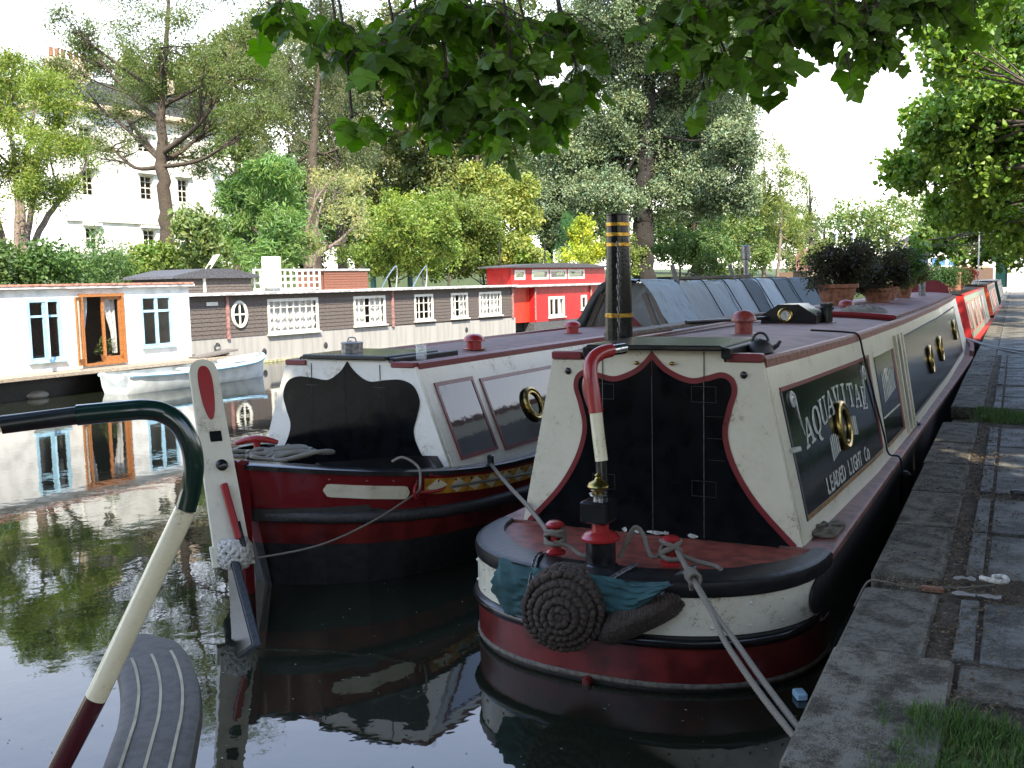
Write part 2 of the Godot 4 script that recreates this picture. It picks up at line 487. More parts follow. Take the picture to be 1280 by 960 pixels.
	mt("leaf_silver", Color(1, 1, 1), 0.42, {"vc": true, "back": Color(0.6, 0.68, 0.4)})
	mt("leaf_near", Color(1, 1, 1), 0.42, {"vc": true, "back": Color(0.9, 1.0, 0.25)})
	mt("grass", Color(1, 1, 1), 0.6, {"vc": true, "back": Color(0.5, 0.6, 0.2)})

# ------------------------------------------------------------------ setting
func water() -> void:
	var g := G.new()
	g.quad(Vector3(-27, 0, 60), Vector3(QX + 0.05, 0, 60), Vector3(QX + 0.05, 0, -135), Vector3(-27, 0, -135))
	structure("canal_water", g, M.water)

func towpath() -> void:
	# the quay wall and the ground that carries the paving
	var q := G.new()
	q.box(Vector3(QX + 0.3 + 0.012, -0.28, -38), Vector3(0.6, 1.5, 196))
	structure("quay_wall", q, M.brick)
	var gr := G.new()
	gr.quad(Vector3(QX + 0.34, 0.604, 60), Vector3(3.2, 0.604, 60), Vector3(3.2, 0.604, -135), Vector3(QX + 0.34, 0.604, -135))
	var path := structure("towpath", gr, M.soil)
	var verge := G.new()
	for i in 40:
		var z0 := 60.0 - i * 5.0; var z1 := z0 - 5.0
		for k in 6:
			var xs := [3.2, 3.8, 6.0, 12.0, 40.0, 120.0, 320.0]
			var hs := [0.5, 0.66, 0.9, 1.4, 2.2, 3.0, 4.0]
			verge.quad(Vector3(xs[k], hs[k], z0), Vector3(xs[k + 1], hs[k + 1], z0), Vector3(xs[k + 1], hs[k + 1], z1), Vector3(xs[k], hs[k], z1))
	structure("grass_verge", verge, M.turf)
	# coping stones along the edge
	var joints := [2.0, 0.6, -0.9, -2.3, -3.35, -4.58, -5.54, -5.8, -7.05, -8.2, -9.5, -10.7, -12.1]
	var z := -13.5
	while z > -30.0:
		joints.append(z); z -= rng.randf_range(1.2, 1.7)
	for i in joints.size() - 1:
		var a: float = joints[i]; var b: float = joints[i + 1]
		if absf(a + 5.54) < 0.01 or absf(a + 12.1) < 0.01: continue
		var wide := 0.37 if a <= -4.5 else 0.72
		if a > -4.5 and a < -3.0: wide = 0.5
		var s := G.new()
		s.box(Vector3(QX + wide * 0.5 - 0.02 + rng.randf_range(-0.008, 0.008), QY - 0.07 + rng.randf_range(-0.006, 0.004), (a + b) * 0.5), Vector3(wide, 0.15, a - b - 0.018), 0.012, Basis.from_euler(Vector3(rng.randf_range(-0.004, 0.004), rng.randf_range(-0.004, 0.004), 0)))
		part(path, "coping_stone", s, [M.stone, M.concrete][i % 2])
	var far := G.new()
	far.box(Vector3(QX + 0.165, QY - 0.07, -83), Vector3(0.37, 0.15, 106), 0.012)
	part(path, "coping_edge", far, M.stone)
	# wide concrete strip across the path in front of the grass
	var st := G.new()
	st.box(Vector3(1.3, QY - 0.055, -4.39), Vector3(2.94, 0.11, 0.36), 0.01)
	part(path, "concrete_strip", st, M.concrete)
	# slabs
	var rows := [[-4.63, -5.52], [-5.98, -7.0], [-7.03, -8.1], [-8.35, -9.5], [-9.53, -10.6], [-10.63, -11.9], [-13.6, -14.9], [-14.93, -16.2], [-16.5, -17.8], [-17.83, -19.2], [-19.4, -20.8], [-20.83, -22.3]]
	for r in rows:
		var e := G.new()
		e.box(Vector3(-0.165, QY - 0.045, (r[0] + r[1]) * 0.5), Vector3(0.085, 0.09, r[0] - r[1] - 0.015), 0.006)
		part(path, "edging_stone", e, M.slate)
		var x := -0.105
		while x < 2.6:
			var w := rng.randf_range(0.62, 0.95)
			var s := G.new()
			s.box(Vector3(x + w * 0.5, QY - 0.05 + rng.randf_range(-0.006, 0.003), (r[0] + r[1]) * 0.5), Vector3(w - 0.014, 0.09, r[0] - r[1] - 0.016), 0.006, Basis.from_euler(Vector3(rng.randf_range(-0.004, 0.004), 0, rng.randf_range(-0.004, 0.004))))
			part(path, "paving_slab", s, [M.slate, M.slate2, M.slate][rng.randi() % 3])
			x += w
	var pf := G.new()
	pf.quad(Vector3(-0.3, QY - 0.012, -22.4), Vector3(3.2, QY - 0.012, -22.4), Vector3(3.2, QY - 0.012, -135), Vector3(-0.3, QY - 0.012, -135))
	part(path, "paved_surface", pf, M.path)
	# grass patches and fallen litter
	var blade := G.new()
	for k in 7:
		var a := TAU * k / 7.0 + 0.3 * k
		var d := Vector3(cos(a), 0, sin(a)); var s := Vector3(-d.z, 0, d.x) * 0.0022
		var o := d * 0.012 * (k % 3)
		var h := 0.05 + 0.012 * (k % 4)
		blade.quad(o - s, o + s, o + d * 0.012 + s * 0.8 + Vector3(0, h * 0.6, 0), o + d * 0.012 - s * 0.8 + Vector3(0, h * 0.6, 0))
		blade.tri(o + d * 0.012 - s * 0.8 + Vector3(0, h * 0.6, 0), o + d * 0.012 + s * 0.8 + Vector3(0, h * 0.6, 0), o + d * (0.02 + 0.012 * (k % 3)) + Vector3(0, h, 0))
	var bm := blade.flat()
	var nz := FastNoiseLite.new(); nz.frequency = 1.6; nz.seed = 4
	var areas := [[-0.44, 2.0, -4.12, -1.8, 15000, "short green grass growing beside the near coping stones"], [-0.48, 2.0, -13.45, -12.15, 5200, "grass strip crossing the path between the paving slabs"], [3.3, 5.5, -30.0, 2.0, 9000, "mown grass on the verge beyond the path"]]
	for ar in areas:
		var xf := []; var tn := []
		for i in ar[4]:
			var p := Vector3(rng.randf_range(ar[0], ar[1]), 0.604, rng.randf_range(ar[2], ar[3]))
			var edge := minf(p.x - ar[0], minf(p.z - ar[2], ar[3] - p.z))
			if edge < 0.13 + 0.13 * nz.get_noise_2d(p.x * 3.0, p.z * 3.0) and rng.randf() < 0.93: continue
			if ar[0] > 3.0: p.y = 0.5 + (p.x - 3.2) * 0.2
			var s := rng.randf_range(0.6, 1.35) * (0.8 + 0.5 * nz.get_noise_2d(p.x, p.z))
			xf.append(Transform3D(Basis.from_euler(Vector3(rng.randf_range(-0.3, 0.3), rng.randf() * TAU, rng.randf_range(-0.3, 0.3))).scaled(Vector3(s, s, s)), p))
			var b := rng.randf_range(0.7, 1.25)
			tn.append(Color(0.07 * b + (0.05 if rng.randf() < 0.06 else 0.0), 0.13 * b + (0.03 if rng.randf() < 0.06 else 0.0), 0.022 * b))
		var o := copies(self, "grass_patch", bm, M.grass, xf, tn)
		o.set_meta("label", ar[5]); o.set_meta("category", "grass")
	# leaf litter in the joints and on the slabs
	var lf := G.new()
	lf.quad(Vector3(-0.009, 0, 0), Vector3(0, 0.003, -0.006), Vector3(0.01, 0.001, 0), Vector3(0, 0.002, 0.006))
	var lm := lf.flat()
	var xf2 := []; var tn2 := []
	for i in 60000:
		var p := Vector3(rng.randf_range(-0.64, 0.9), QY + 0.004, rng.randf_range(-22.0, -3.2))
		var near_band := exp(-pow((p.x + 0.25) / 0.16, 2.0))
		var gap := exp(-pow((p.z + 5.68) / 0.12, 2.0)) + exp(-pow((p.z + 8.25) / 0.14, 2.0)) + exp(-pow((p.z + 4.2) / 0.08, 2.0))
		var k := 0.03 + 1.0 * near_band * smoothstep(-0.35, 0.1, nz.get_noise_2d(p.x * 0.8, p.z * 0.8)) + 0.8 * gap + 0.6 * smoothstep(0.1, 0.4, nz.get_noise_2d(p.x + 30.0, p.z))
		if rng.randf() > k: continue
		var s := rng.randf_range(0.4, 1.5)
		xf2.append(Transform3D(Basis.from_euler(Vector3(rng.randf_range(-0.5, 0.5), rng.randf() * TAU, rng.randf_range(-0.4, 0.4))).scaled(Vector3(s, s, s)), p))
		var b := rng.randf_range(0.4, 1.4)
		tn2.append(Color(0.13 * b, 0.085 * b, 0.04 * b))
	var lt := copies(self, "leaf_litter", lm, M.grass, xf2, tn2)
	lt.set_meta("label", "brown leaf litter lying in the paving joints"); lt.set_meta("category", "leaf litter")

func far_bank() -> void:
	var g := G.new()
	var nz := FastNoiseLite.new(); nz.frequency = 0.05
	var xs := [-23.6, -23.61, -25.0, -28.0, -34.0, -42.0, -60.0, -120.0, -330.0]
	var hs := [-0.5, 0.6, 0.75, 1.0, 1.7, 2.8, 3.6, 5.0, 8.0]
	for i in 50:
		var z0 := 60.0 - i * 8.0; var z1 := z0 - 8.0
		for k in 8:
			var p := []
			for c in [[k, z0], [k + 1, z0], [k + 1, z1], [k, z1]]:
				var x: float = xs[c[0]]; var z: float = c[1]
				# the bank swings across towards the bridge far along the canal
				var h: float = hs[c[0]] + (0.3 * nz.get_noise_2d(x, z) if c[0] > 1 else 0.0)
				p.append(Vector3(x + maxf(0.0, (-z - 20.0)) * 0.095, h, z))
			g.quad(p[3], p[2], p[1], p[0])
	structure("far_bank", g, M.turf)
	var e := G.new()
	e.quad(Vector3(-40, 0.9, -128), Vector3(60, 0.9, -128), Vector3(60, 3.0, -330), Vector3(-330, 3.0, -330))
	structure("distant_ground", e, M.turf)
func more_materials() -> void:
	mt("maroon_wet", lin(0.14, 0.013, 0.015), 0.16, {"tex": "paint", "s": 0.9, "bump": "bump", "h": 0.08})
	mt("glass_panel", lin(0.018, 0.02, 0.022), 0.06, {"spec": 0.6, "bump": "bump", "s": 0.7, "h": 0.04})
	mt("rope_pale", lin(0.3, 0.28, 0.24), 0.95, {"tex": "speck", "s": 9.0})
	var jg := mt("jar_glass", Color(0.95, 0.98, 0.97, 0.12), 0.03, {})
	jg.transparency = BaseMaterial3D.TRANSPARENCY_ALPHA
	mt("pane", Color(0.2, 0.22, 0.22, 0.06), 0.03, {})
	M.pane.transparency = BaseMaterial3D.TRANSPARENCY_ALPHA
	mt("wood_pale", lin(0.4, 0.33, 0.25), 0.8, {"tex": "grain", "s": Vector3(6, 6, 0.7)})
	mt("terracotta_pale", lin(0.55, 0.26, 0.18), 0.8, {"tex": "dirt", "s": 1.0})
	mt("pale_door", lin(0.7, 0.68, 0.6), 0.5, {"tex": "grime", "s": 1.0})
	mt("dinghy_white", lin(0.66, 0.7, 0.69), 0.5, {"tex": "grime", "s": 0.5})
	mt("scum_yellow", lin(0.45, 0.43, 0.25), 0.8, {"tex": "dirt", "s": 1.0})
	mt("green_iron", lin(0.02, 0.12, 0.11), 0.5, {"tex": "dirt", "s": 1.0})
	mt("pale_green", lin(0.2, 0.27, 0.17), 0.4, {"tex": "dirt", "s": 1.0})
	mt("signal_red", lin(0.5, 0.03, 0.025), 0.35, {"tex": "paint", "s": 1.0})
	mt("orange_red", lin(0.6, 0.09, 0.03), 0.35, {"tex": "grime", "s": 1.0})
	mt("dark_green", lin(0.01, 0.045, 0.04), 0.25, {"tex": "grime", "s": 1.0})
	mt("handle_dark", lin(0.014, 0.018, 0.017), 0.3, {"tex": "dirt", "s": 3.0})
	mt("lantern", lin(0.6, 0.65, 0.68), 0.2, {})
# ------------------------------------------------------------------ narrowboats
# c: {z, top, base, yb, yt}: half widths of a cabin along its length
func cp(c: Dictionary, side: float, z: float, y: float, off := 0.0) -> Vector3:
	var t: float = (y - c.yb) / (c.yt - c.yb)
	var tp := lerp_table(c.z, c.top, z); var bs := lerp_table(c.z, c.base, z)
	var sl: float = (bs - tp) / (c.yt - c.yb)
	var n := Vector2(1, sl).normalized()
	return Vector3(side * (lerpf(bs, tp, t) + n.x * off), y + n.y * off, z)

# a slab lying on a cabin side
func slab(g: G, c: Dictionary, side: float, z0: float, z1: float, y0: float, y1: float, off: float, thick: float) -> G:
	var nz := maxi(1, int(absf(z1 - z0) / 0.5))
	var rings := []
	for i in nz + 1:
		var z := lerpf(z0, z1, float(i) / nz)
		rings.append(PackedVector3Array([cp(c, side, z, y0, off), cp(c, side, z, y0, off + thick), cp(c, side, z, y1, off + thick), cp(c, side, z, y1, off)]))
	return g.loft(rings)

func frame4(c: Dictionary, side: float, z0: float, z1: float, y0: float, y1: float, w: float, off: float, t: float) -> G:
	var g := G.new()
	slab(g, c, side, z0, z1, y1 - w, y1, off, t); slab(g, c, side, z0, z1, y0, y0 + w, off, t)
	slab(g, c, side, z0, z0 - w, y0 + w, y1 - w, off, t); slab(g, c, side, z1 + w, z1, y0 + w, y1 - w, off, t)
	return g

func porthole(parent: Node, c: Dictionary, side: float, z: float, y: float, r: float) -> void:
	var o := cp(c, side, z, y, 0.012)
	var up := (cp(c, side, z, y + 0.1) - cp(c, side, z, y - 0.1)).normalized()
	var al := (cp(c, side, z - 0.1, y) - cp(c, side, z + 0.1, y)).normalized()
	var out := al.cross(up).normalized() * side
	var ring := []
	for i in 28:
		var a := TAU * i / 28.0
		ring.append(o + (al * cos(a) + up * sin(a)) * r + out * 0.012)
	var g := G.new(); g.tube(ring, 0.026, 8, false, true)
	var ring2 := []
	for i in 28:
		var a := TAU * i / 28.0
		ring2.append(o + (al * cos(a) + up * sin(a)) * (r * 0.8) + out * 0.02)
	g.tube(ring2, 0.016, 6, false, true)
	var p := part(parent, "porthole", g, M.brass)
	var d := G.new()
	var disc := PackedVector3Array()
	for i in 28:
		var a := TAU * i / 28.0
		disc.append(o + (al * cos(a) + up * sin(a)) * (r * 0.8) + out * 0.012)
	d.fan(disc, side > 0)
	part(p, "pane", d, M.glass_dark)

# roof with camber and an edge rail
func roof(parent: Node, c: Dictionary, z0: float, z1: float, camber: float, m: Material, rail: Material) -> void:
	var g := G.new(); g.crease = 50
	var rings := []
	var nz := int(absf(z1 - z0) / 0.5) + 1
	for i in nz + 1:
		var z := lerpf(z0, z1, float(i) / nz)
		var w := lerp_table(c.z, c.top, z)
		var r := PackedVector3Array()
		for j in 13:
			var u := -1.0 + 2.0 * j / 12.0
			r.append(Vector3(u * w, c.yt + camber * (1.0 - u * u), z))
		r.append(Vector3(w, c.yt - 0.03, z)); r.append(Vector3(-w, c.yt - 0.03, z))
		rings.append(r)
	g.loft(rings)
	part(parent, "roof", g, m)
	for s in [-1.0, 1.0]:
		var h := G.new(); h.crease = 30
		var rr := []
		for i in nz + 1:
			var z := lerpf(z0, z1, float(i) / nz)
			var w := lerp_table(c.z, c.top, z)
			var r := PackedVector3Array()
			for q in [[-0.055, 0.004], [-0.045, 0.028], [0.0, 0.03], [0.014, 0.014], [0.016, -0.035], [0.004, -0.04]]:
				r.append(Vector3(s * (w + q[0]), c.yt + q[1], z))
			rr.append(r)
		h.loft(rr)
		part(parent, "roof_rail", h, rail)

func plan(pts: Array) -> Array:
	# outline points and outward normals, walked from port bow round the stern to starboard bow
	var p := []; var n := []
	for i in pts.size():
		var d: Vector3 = (pts[mini(i + 1, pts.size() - 1)] - pts[maxi(i - 1, 0)]).normalized()
		p.append(pts[i]); n.append(Vector3(-d.z, 0, d.x))
	# the walk goes +z on the port side, so outward is (-1,0,0) there
	if n[0].x > 0:
		for i in n.size(): n[i] = -n[i]
	return [p, n]

func rect(a0: float, a1: float, y0: float, y1: float) -> Callable:
	return func(_i): return [Vector2(a0, y0), Vector2(a1, y0), Vector2(a1, y1), Vector2(a0, y1)]
func rounded(a0: float, a1: float, y0: float, y1: float) -> Callable:
	var h := (y1 - y0)
	return func(_i): return [Vector2(a0, y0), Vector2(lerpf(a0, a1, 0.7), y0 + h * 0.1), Vector2(a1, y0 + h * 0.35), Vector2(a1, y0 + h * 0.65), Vector2(lerpf(a0, a1, 0.7), y1 - h * 0.1), Vector2(a0, y1)]

func mirror(p: Array) -> PackedVector2Array:
	# right half, from the middle top down to the middle bottom, closed by its mirror image
	var out := PackedVector2Array(p)
	for i in range(p.size() - 1, -1, -1):
		if absf(p[i].x) > 0.0001: out.append(Vector2(-p[i].x, p[i].y))
	return out

func t_stud(parent: Node, at: Vector3, m: Material, h := 0.16, w := 0.055) -> void:
	var g := G.new(); g.crease = 50
	g.lathe([[w * 1.0, 0.0], [w * 1.05, 0.015], [w * 0.6, 0.03], [w * 0.5, h * 0.45], [w * 0.55, h * 0.8], [w * 0.95, h * 0.86], [w * 1.0, h * 0.93], [w * 0.7, h], [0.001, h * 1.01]], 18, Transform3D(Basis(), at))
	part(parent, "mooring_stud", g, m)

func mushroom(parent: Node, at: Vector3, m: Material, r := 0.085, h := 0.13) -> void:
	var g := G.new(); g.crease = 40
	g.lathe([[r * 1.35, 0.0], [r * 1.35, 0.006], [r * 0.85, 0.008], [r * 0.85, h * 0.5], [r * 1.2, h * 0.52], [r * 1.22, h * 0.6], [r * 1.05, h * 0.8], [r * 0.65, h * 0.95], [0.001, h]], 22, Transform3D(Basis(), at))
	part(parent, "roof_vent", g, m)

func letters(parent: Node, c: Dictionary, text: String, zs: float, ze: float, yb: Callable, h: float, m: Material, squeeze := 1.0, face := "Droid Sans", wt := 700) -> void:
	var f := SystemFont.new(); f.font_names = PackedStringArray([face]); f.font_weight = wt
	var n := text.length()
	for i in n:
		var ch := text[i]
		if ch == " ": continue
		var u := (i + 0.5) / n
		var z := lerpf(zs, ze, u)
		var y: float = yb.call(u)
		var tm := TextMesh.new(); tm.font = f; tm.text = ch; tm.font_size = 64; tm.pixel_size = h / 46.0; tm.depth = 0.002
		var o := cp(c, 1.0, z, y, 0.0125)
		var up := (cp(c, 1.0, z, y + 0.1) - cp(c, 1.0, z, y - 0.1)).normalized()
		var al := (cp(c, 1.0, z - 0.05, y) - cp(c, 1.0, z + 0.05, y)).normalized()
		var slope: float = (yb.call(minf(u + 0.05, 1.0)) - yb.call(maxf(u - 0.05, 0.0))) / (absf(ze - zs) * 0.1)
		var a2 := (al + up * slope * 0.55).normalized()
		var out := a2.cross(up).normalized(); var up2 := up
		var mi := part(parent, "letter", tm, m)
		mi.transform = Transform3D(Basis(a2 * squeeze, up2, out), o)

func scroll(parent: Node, c: Dictionary, z: float, y: float, r: float, s: float) -> void:
	var pts := []
	for k in 34:
		var a := k * 0.3
		var q := r * (1.0 - k / 42.0)
		pts.append(cp(c, 1.0, z + s * q * cos(a), y + q * sin(a), 0.012))
	for k in 12: pts.push_front(cp(c, 1.0, z + s * (r + 0.006 * k * k / 12.0), y - k * 0.022, 0.012))
	var rad := []
	for k in pts.size(): rad.append(lerpf(0.006, 0.014, sin(PI * k / (pts.size() - 1.0))))
	var g := G.new(); g.tube(pts, rad, 5); part(parent, "scroll", g, M.letter)

func fluted(parent: Node, c: Dictionary, z0: float, z1: float, y: float, h: float, n: int) -> void:
	for k in n:
		var u := (k + 0.5) / n
		var z := lerpf(z0, z1, u)
		var hh := h * (0.55 + 0.45 * sin(PI * (0.25 + 0.6 * u)))
		var g := G.new()
		slab(g, c, 1.0, z, z - absf(z1 - z0) / n * 0.62, y + 0.25 * h * (u - 0.5), y + hh, 0.008, 0.004)
		part(parent, "painted_flute", g, M.letter)

func boat_near() -> void:
	var B := thing("narrowboat", "cream and black narrowboat with maroon-edged black stern doors and lettered cabin side", "narrowboat", Vector3(-2.1, 0, -6.2), -0.9)
	# --- hull
	var pts := []
	for q in [[0.04, -19.6], [0.3, -19.3], [0.62, -18.7], [0.9, -17.8], [1.06, -16.8], [1.12, -15.6], [1.13, -12.0], [1.13, -8.0], [1.13, -4.0], [1.13, -1.5]]: pts.append(Vector3(-q[0], 0, q[1]))
	for i in 29:
		var a := PI * i / 28.0
		var cx := -cos(a); var sz := sin(a)
		var ex := 2.0 / 2.35
		pts.append(Vector3(1.13 * signf(cx) * pow(absf(cx), ex), 0, 0.02 + 1.03 * pow(sz, ex)))
	for i in range(9, -1, -1): pts.append(Vector3(-pts[i].x, 0, pts[i].z))
	var pl := plan(pts); var P: Array = pl[0]; var N: Array = pl[1]
	var bow := func(i): return 0.35 * smoothstep(-15.5, -19.6, P[i].z)
	var hull := G.new()
	hull.sweep(P, N, func(i): return [Vector2(-0.06, -0.4), Vector2(-0.004, -0.4), Vector2(0.0, 0.3), Vector2(0.0, 0.6 + bow.call(i)), Vector2(-0.06, 0.6 + bow.call(i))])
	part(B, "hull", hull, M.hull_black)
	var deck := G.new()
	var poly := PackedVector2Array()
	for p in P: poly.append(Vector2(p.x * 0.985, -p.z))
	deck.prism(poly, 0.55, 0.612, Transform3D(Basis(Vector3(1, 0, 0), Vector3(0, 0, -1), Vector3(0, 1, 0)), Vector3.ZERO))
	part(B, "deck", deck, M.deck_red)
	# bands round the counter: index range of the arc
	var i0 := 10; var i1 := 38
	var a0 := P.slice(i0, i1 + 1); var n0 := N.slice(i0, i1 + 1)
	# cream band ends in a scalloped edge at either side
	var cream := G.new()
	var cpth := []; var cn := []; var ce := []
	for i in range(i0 + 2, i1 - 1):
		cpth.append(P[i]); cn.append(N[i])
	var last := cpth.size() - 1
	cream.sweep(cpth, cn, func(i):
		var e := mini(i, last - i)
		var y0 := 0.325; var y1 := 0.545
		if e == 0:
			y0 = 0.325 + 0.0; y1 = 0.545
		return [Vector2(-0.01, y0), Vector2(0.006, y0), Vector2(0.006, y1), Vector2(-0.01, y1)])
	part(B, "cream_band", cream, M.cream)
	for s in [-1.0, 1.0]:
		var d := G.new()
		var dp := PackedVector2Array()
		for k in 15:
			var a := PI * k / 14.0
			dp.append(Vector2(-0.13 * sin(a) * 1.0, 0.435 + 0.11 * cos(a)))
		dp.append(Vector2(0.05, 0.325)); dp.append(Vector2(0.05, 0.545))
		var k2 := i1 - 2 if s > 0 else i0 + 2
		var al := Vector3.ZERO
		al = (P[k2 + (1 if s > 0 else -1)] - P[k2]).normalized()
		d.prism(dp, 0.005, 0.012, Transform3D(Basis(al, Vector3.UP, N[k2]), P[k2] + al * 0.02))
		part(B, "scallop", d, M.hull_black)
	var redb := G.new(); redb.sweep(a0, n0, rect(-0.01, 0.005, 0.05, 0.25)); part(B, "red_band", redb, M.hull_red)
	var sc := G.new(); sc.sweep(a0, n0, rounded(-0.01, 0.016, 0.012, 0.052)); part(B, "scum_line", sc, M.scum)
	var str1 := G.new(); str1.sweep(P.slice(i0, i1 + 1), N.slice(i0, i1 + 1), func(i):
		var e := -0.012 + 0.057 * clampf(mini(i, 28 - i) / 5.0, 0.0, 1.0)
		return [Vector2(-0.02, 0.25), Vector2(e * 0.7, 0.258), Vector2(e, 0.277), Vector2(e, 0.299), Vector2(e * 0.7, 0.317), Vector2(-0.02, 0.325)])
	str1.crease = 50; part(B, "rubbing_strake", str1, M.black)
	var str2 := G.new(); str2.sweep(P.slice(2, 11) , N.slice(2, 11), rounded(-0.01, 0.03, 0.0, 0.06)); part(B, "lower_strake", str2, M.hull_black)
	# raised black rim round the stern deck
	var rim := G.new(); rim.crease = 50
	rim.sweep(P.slice(i0, i1 + 1), N.slice(i0, i1 + 1), func(i):
		var e := float(mini(i, 28 - i)) / 5.0
		var w := 0.1 + 0.12 * clampf(e, 0.0, 1.0)
		return [Vector2(-w, 0.6), Vector2(-w + 0.012, 0.642), Vector2(-0.03, 0.645), Vector2(0.012, 0.628), Vector2(0.022, 0.595), Vector2(0.014, 0.545), Vector2(-0.02, 0.54)])
	part(B, "stern_rim", rim, M.rim_black)
	# gunwale strips beside the cabin
	for s in [0, 1]:
		var gw := G.new()
		var sl0 := (P.slice(2, 11) if s == 0 else P.slice(38, 47)); var sl1 := (N.slice(2, 11) if s == 0 else N.slice(38, 47))
		gw.sweep(sl0, sl1, func(i):
			var b := 0.35 * smoothstep(-15.5, -19.6, sl0[i].z)
			return [Vector2(-0.3, 0.605 + b), Vector2(-0.3, 0.628 + b), Vector2(0.0, 0.63 + b), Vector2(0.02, 0.615 + b), Vector2(0.02, 0.575 + b), Vector2(-0.02, 0.57 + b)])
		part(B, "gunwale", gw, M.gunwale_red)
	# rivets on the cream band
	for k in 11:
		var i := i0 + 3 + k * 2
		if i > i1 - 3: break
		for y in [0.5, 0.37]:
			if k == 6: continue
			var rv_ := G.new(); rv_.crease = 60
			rv_.ball(P[i] + N[i] * 0.006 + Vector3(0, y, 0), Vector3(0.011, 0.011, 0.011), 7, 4)
			part(B, "rivet", rv_, M.cream)
	# --- cabin
	var c := {"z": [0.0, -1.0, -2.7, -5.5, -10.0, -14.0, -17.5], "top": [0.715, 0.79, 0.87, 0.9, 0.86, 0.77, 0.66], "base": [0.97, 1.01, 1.065, 1.08, 1.06, 1.0, 0.95], "yb": 0.62, "yt": 1.77}
	for s in [-1.0, 1.0]:
		var w := G.new()
		slab(w, c, s, -0.045, -17.5, 0.612, 1.765, -0.04, 0.04)
		part(B, "cabin_side", w, M.cream)
	roof(B, c, -0.047, -17.55, 0.06, M.roof_red, M.rail_red)
	# stern bulkhead
	var wall := G.new()
	wall.prism(PackedVector2Array([Vector2(-0.97, 0.6), Vector2(0.97, 0.6), Vector2(0.715, 1.768), Vector2(0.475, 1.768), Vector2(0.475, 1.838), Vector2(-0.475, 1.838), Vector2(-0.475, 1.768), Vector2(-0.715, 1.768)]), -0.045, 0.0)
	part(B, "stern_bulkhead", wall, M.cream)
	var fw := G.new()
	fw.prism(PackedVector2Array([Vector2(-0.94, 0.6), Vector2(0.94, 0.6), Vector2(0.655, 1.765), Vector2(-0.655, 1.765)]), -17.54, -17.5)
	part(B, "fore_bulkhead", fw, M.cream)
	# ogee painted panel of the doors with its maroon edge
	var half := smooth2([Vector2(0, 1.835), Vector2(0.1, 1.73), Vector2(0.25, 1.665), Vector2(0.36, 1.68), Vector2(0.46, 1.705), Vector2(0.535, 1.67), Vector2(0.56, 1.585), Vector2(0.525, 1.46), Vector2(0.5, 1.3), Vector2(0.56, 1.1), Vector2(0.7, 0.88), Vector2(0.93, 0.64)], 6)
	var outer := []; var inner := []
	for i in half.size():
		var d := (half[mini(i + 1, half.size() - 1)] - half[maxi(i - 1, 0)]).normalized()
		var n := Vector2(-d.y, d.x)
		if i == 0: n = Vector2(0, 1)
		outer.append(Vector2(maxf(half[i].x, 0.0), half[i].y) if i > 0 else half[0])
		inner.append(half[i] - n * 0.036 if i > 0 else half[0] - Vector2(0, 0.062))
	for i in inner.size(): inner[i].x = maxf(inner[i].x, 0.0)
	outer.append(Vector2(0.93, 0.615)); inner.append(Vector2(0.895, 0.615))
	outer.append(Vector2(0, 0.615)); inner.append(Vector2(0, 0.615))
	var og := G.new(); og.prism(mirror(outer), 0.0, 0.005); part(B, "panel_edge", og, M.maroon)
	# black doors, two leaves and two side wings with fine gaps between
	var ip := mirror(inner)
	for cut in [[-1.0, -0.348], [-0.345, -0.0025], [0.0025, 0.345], [0.348, 1.0]]:
		var win := PackedVector2Array([Vector2(cut[0], 0.5), Vector2(cut[1], 0.5), Vector2(cut[1], 2.0), Vector2(cut[0], 2.0)])
		for r in Geometry2D.intersect_polygons(ip, win):
			var dg := G.new(); dg.prism(r, 0.0, 0.009)
			part(B, "door" if absf(cut[0]) < 0.5 and absf(cut[1]) < 0.5 else "door_wing", dg, M.panel_black)
	for x in [-0.3465, 0.3465]:
		var dl := G.new(); dl.box(Vector3(x, 1.73, 0.003), Vector3(0.004, 0.2, 0.007)); part(B, "door_seam", dl, M.hull_black)
		var d2 := G.new(); d2.box(Vector3(x, 1.14, 0.0105), Vector3(0.0035, 1.02, 0.004)); part(B, "door_seam", d2, M.steel)
		for y in [1.56, 0.95]:
			var hg := G.new()
			hg.box(Vector3(x, y + 0.05, 0.0105), Vector3(0.16, 0.003, 0.004)); hg.box(Vector3(x, y - 0.05, 0.0105), Vector3(0.16, 0.003, 0.003))
			hg.box(Vector3(x - 0.08, y, 0.0105), Vector3(0.003, 0.1, 0.003)); hg.box(Vector3(x + 0.08, y, 0.0105), Vector3(0.003, 0.1, 0.003))
			part(B, "hinge", hg, M.hull_black)
	for k in 3:
		var pl2 := G.new(); pl2.box(Vector3(0.43, 1.42 - k * 0.14, 0.0105), Vector3(0.15 - 0.02 * k, 0.0025, 0.003)); part(B, "door_batten", pl2, M.hull_black)
	var cs := G.new(); cs.box(Vector3(0, 1.15, 0.0105), Vector3(0.005, 1.05, 0.004)); part(B, "door_seam", cs, M.strake)
	for x in [-0.12, 0.12]:
		var kn := G.new(); kn.crease = 50; kn.ball(Vector3(x + 0.02, 1.755, 0.02), Vector3(0.019, 0.014, 0.018)); part(B, "door_knob", kn, M.brass)
	for x in [-0.6, 0.6]:
		var rt := G.new(); rt.crease = 50; rt.ball(Vector3(x, 1.69, 0.004), Vector3(0.024, 0.024, 0.014)); part(B, "drain_cap", rt, M.black)
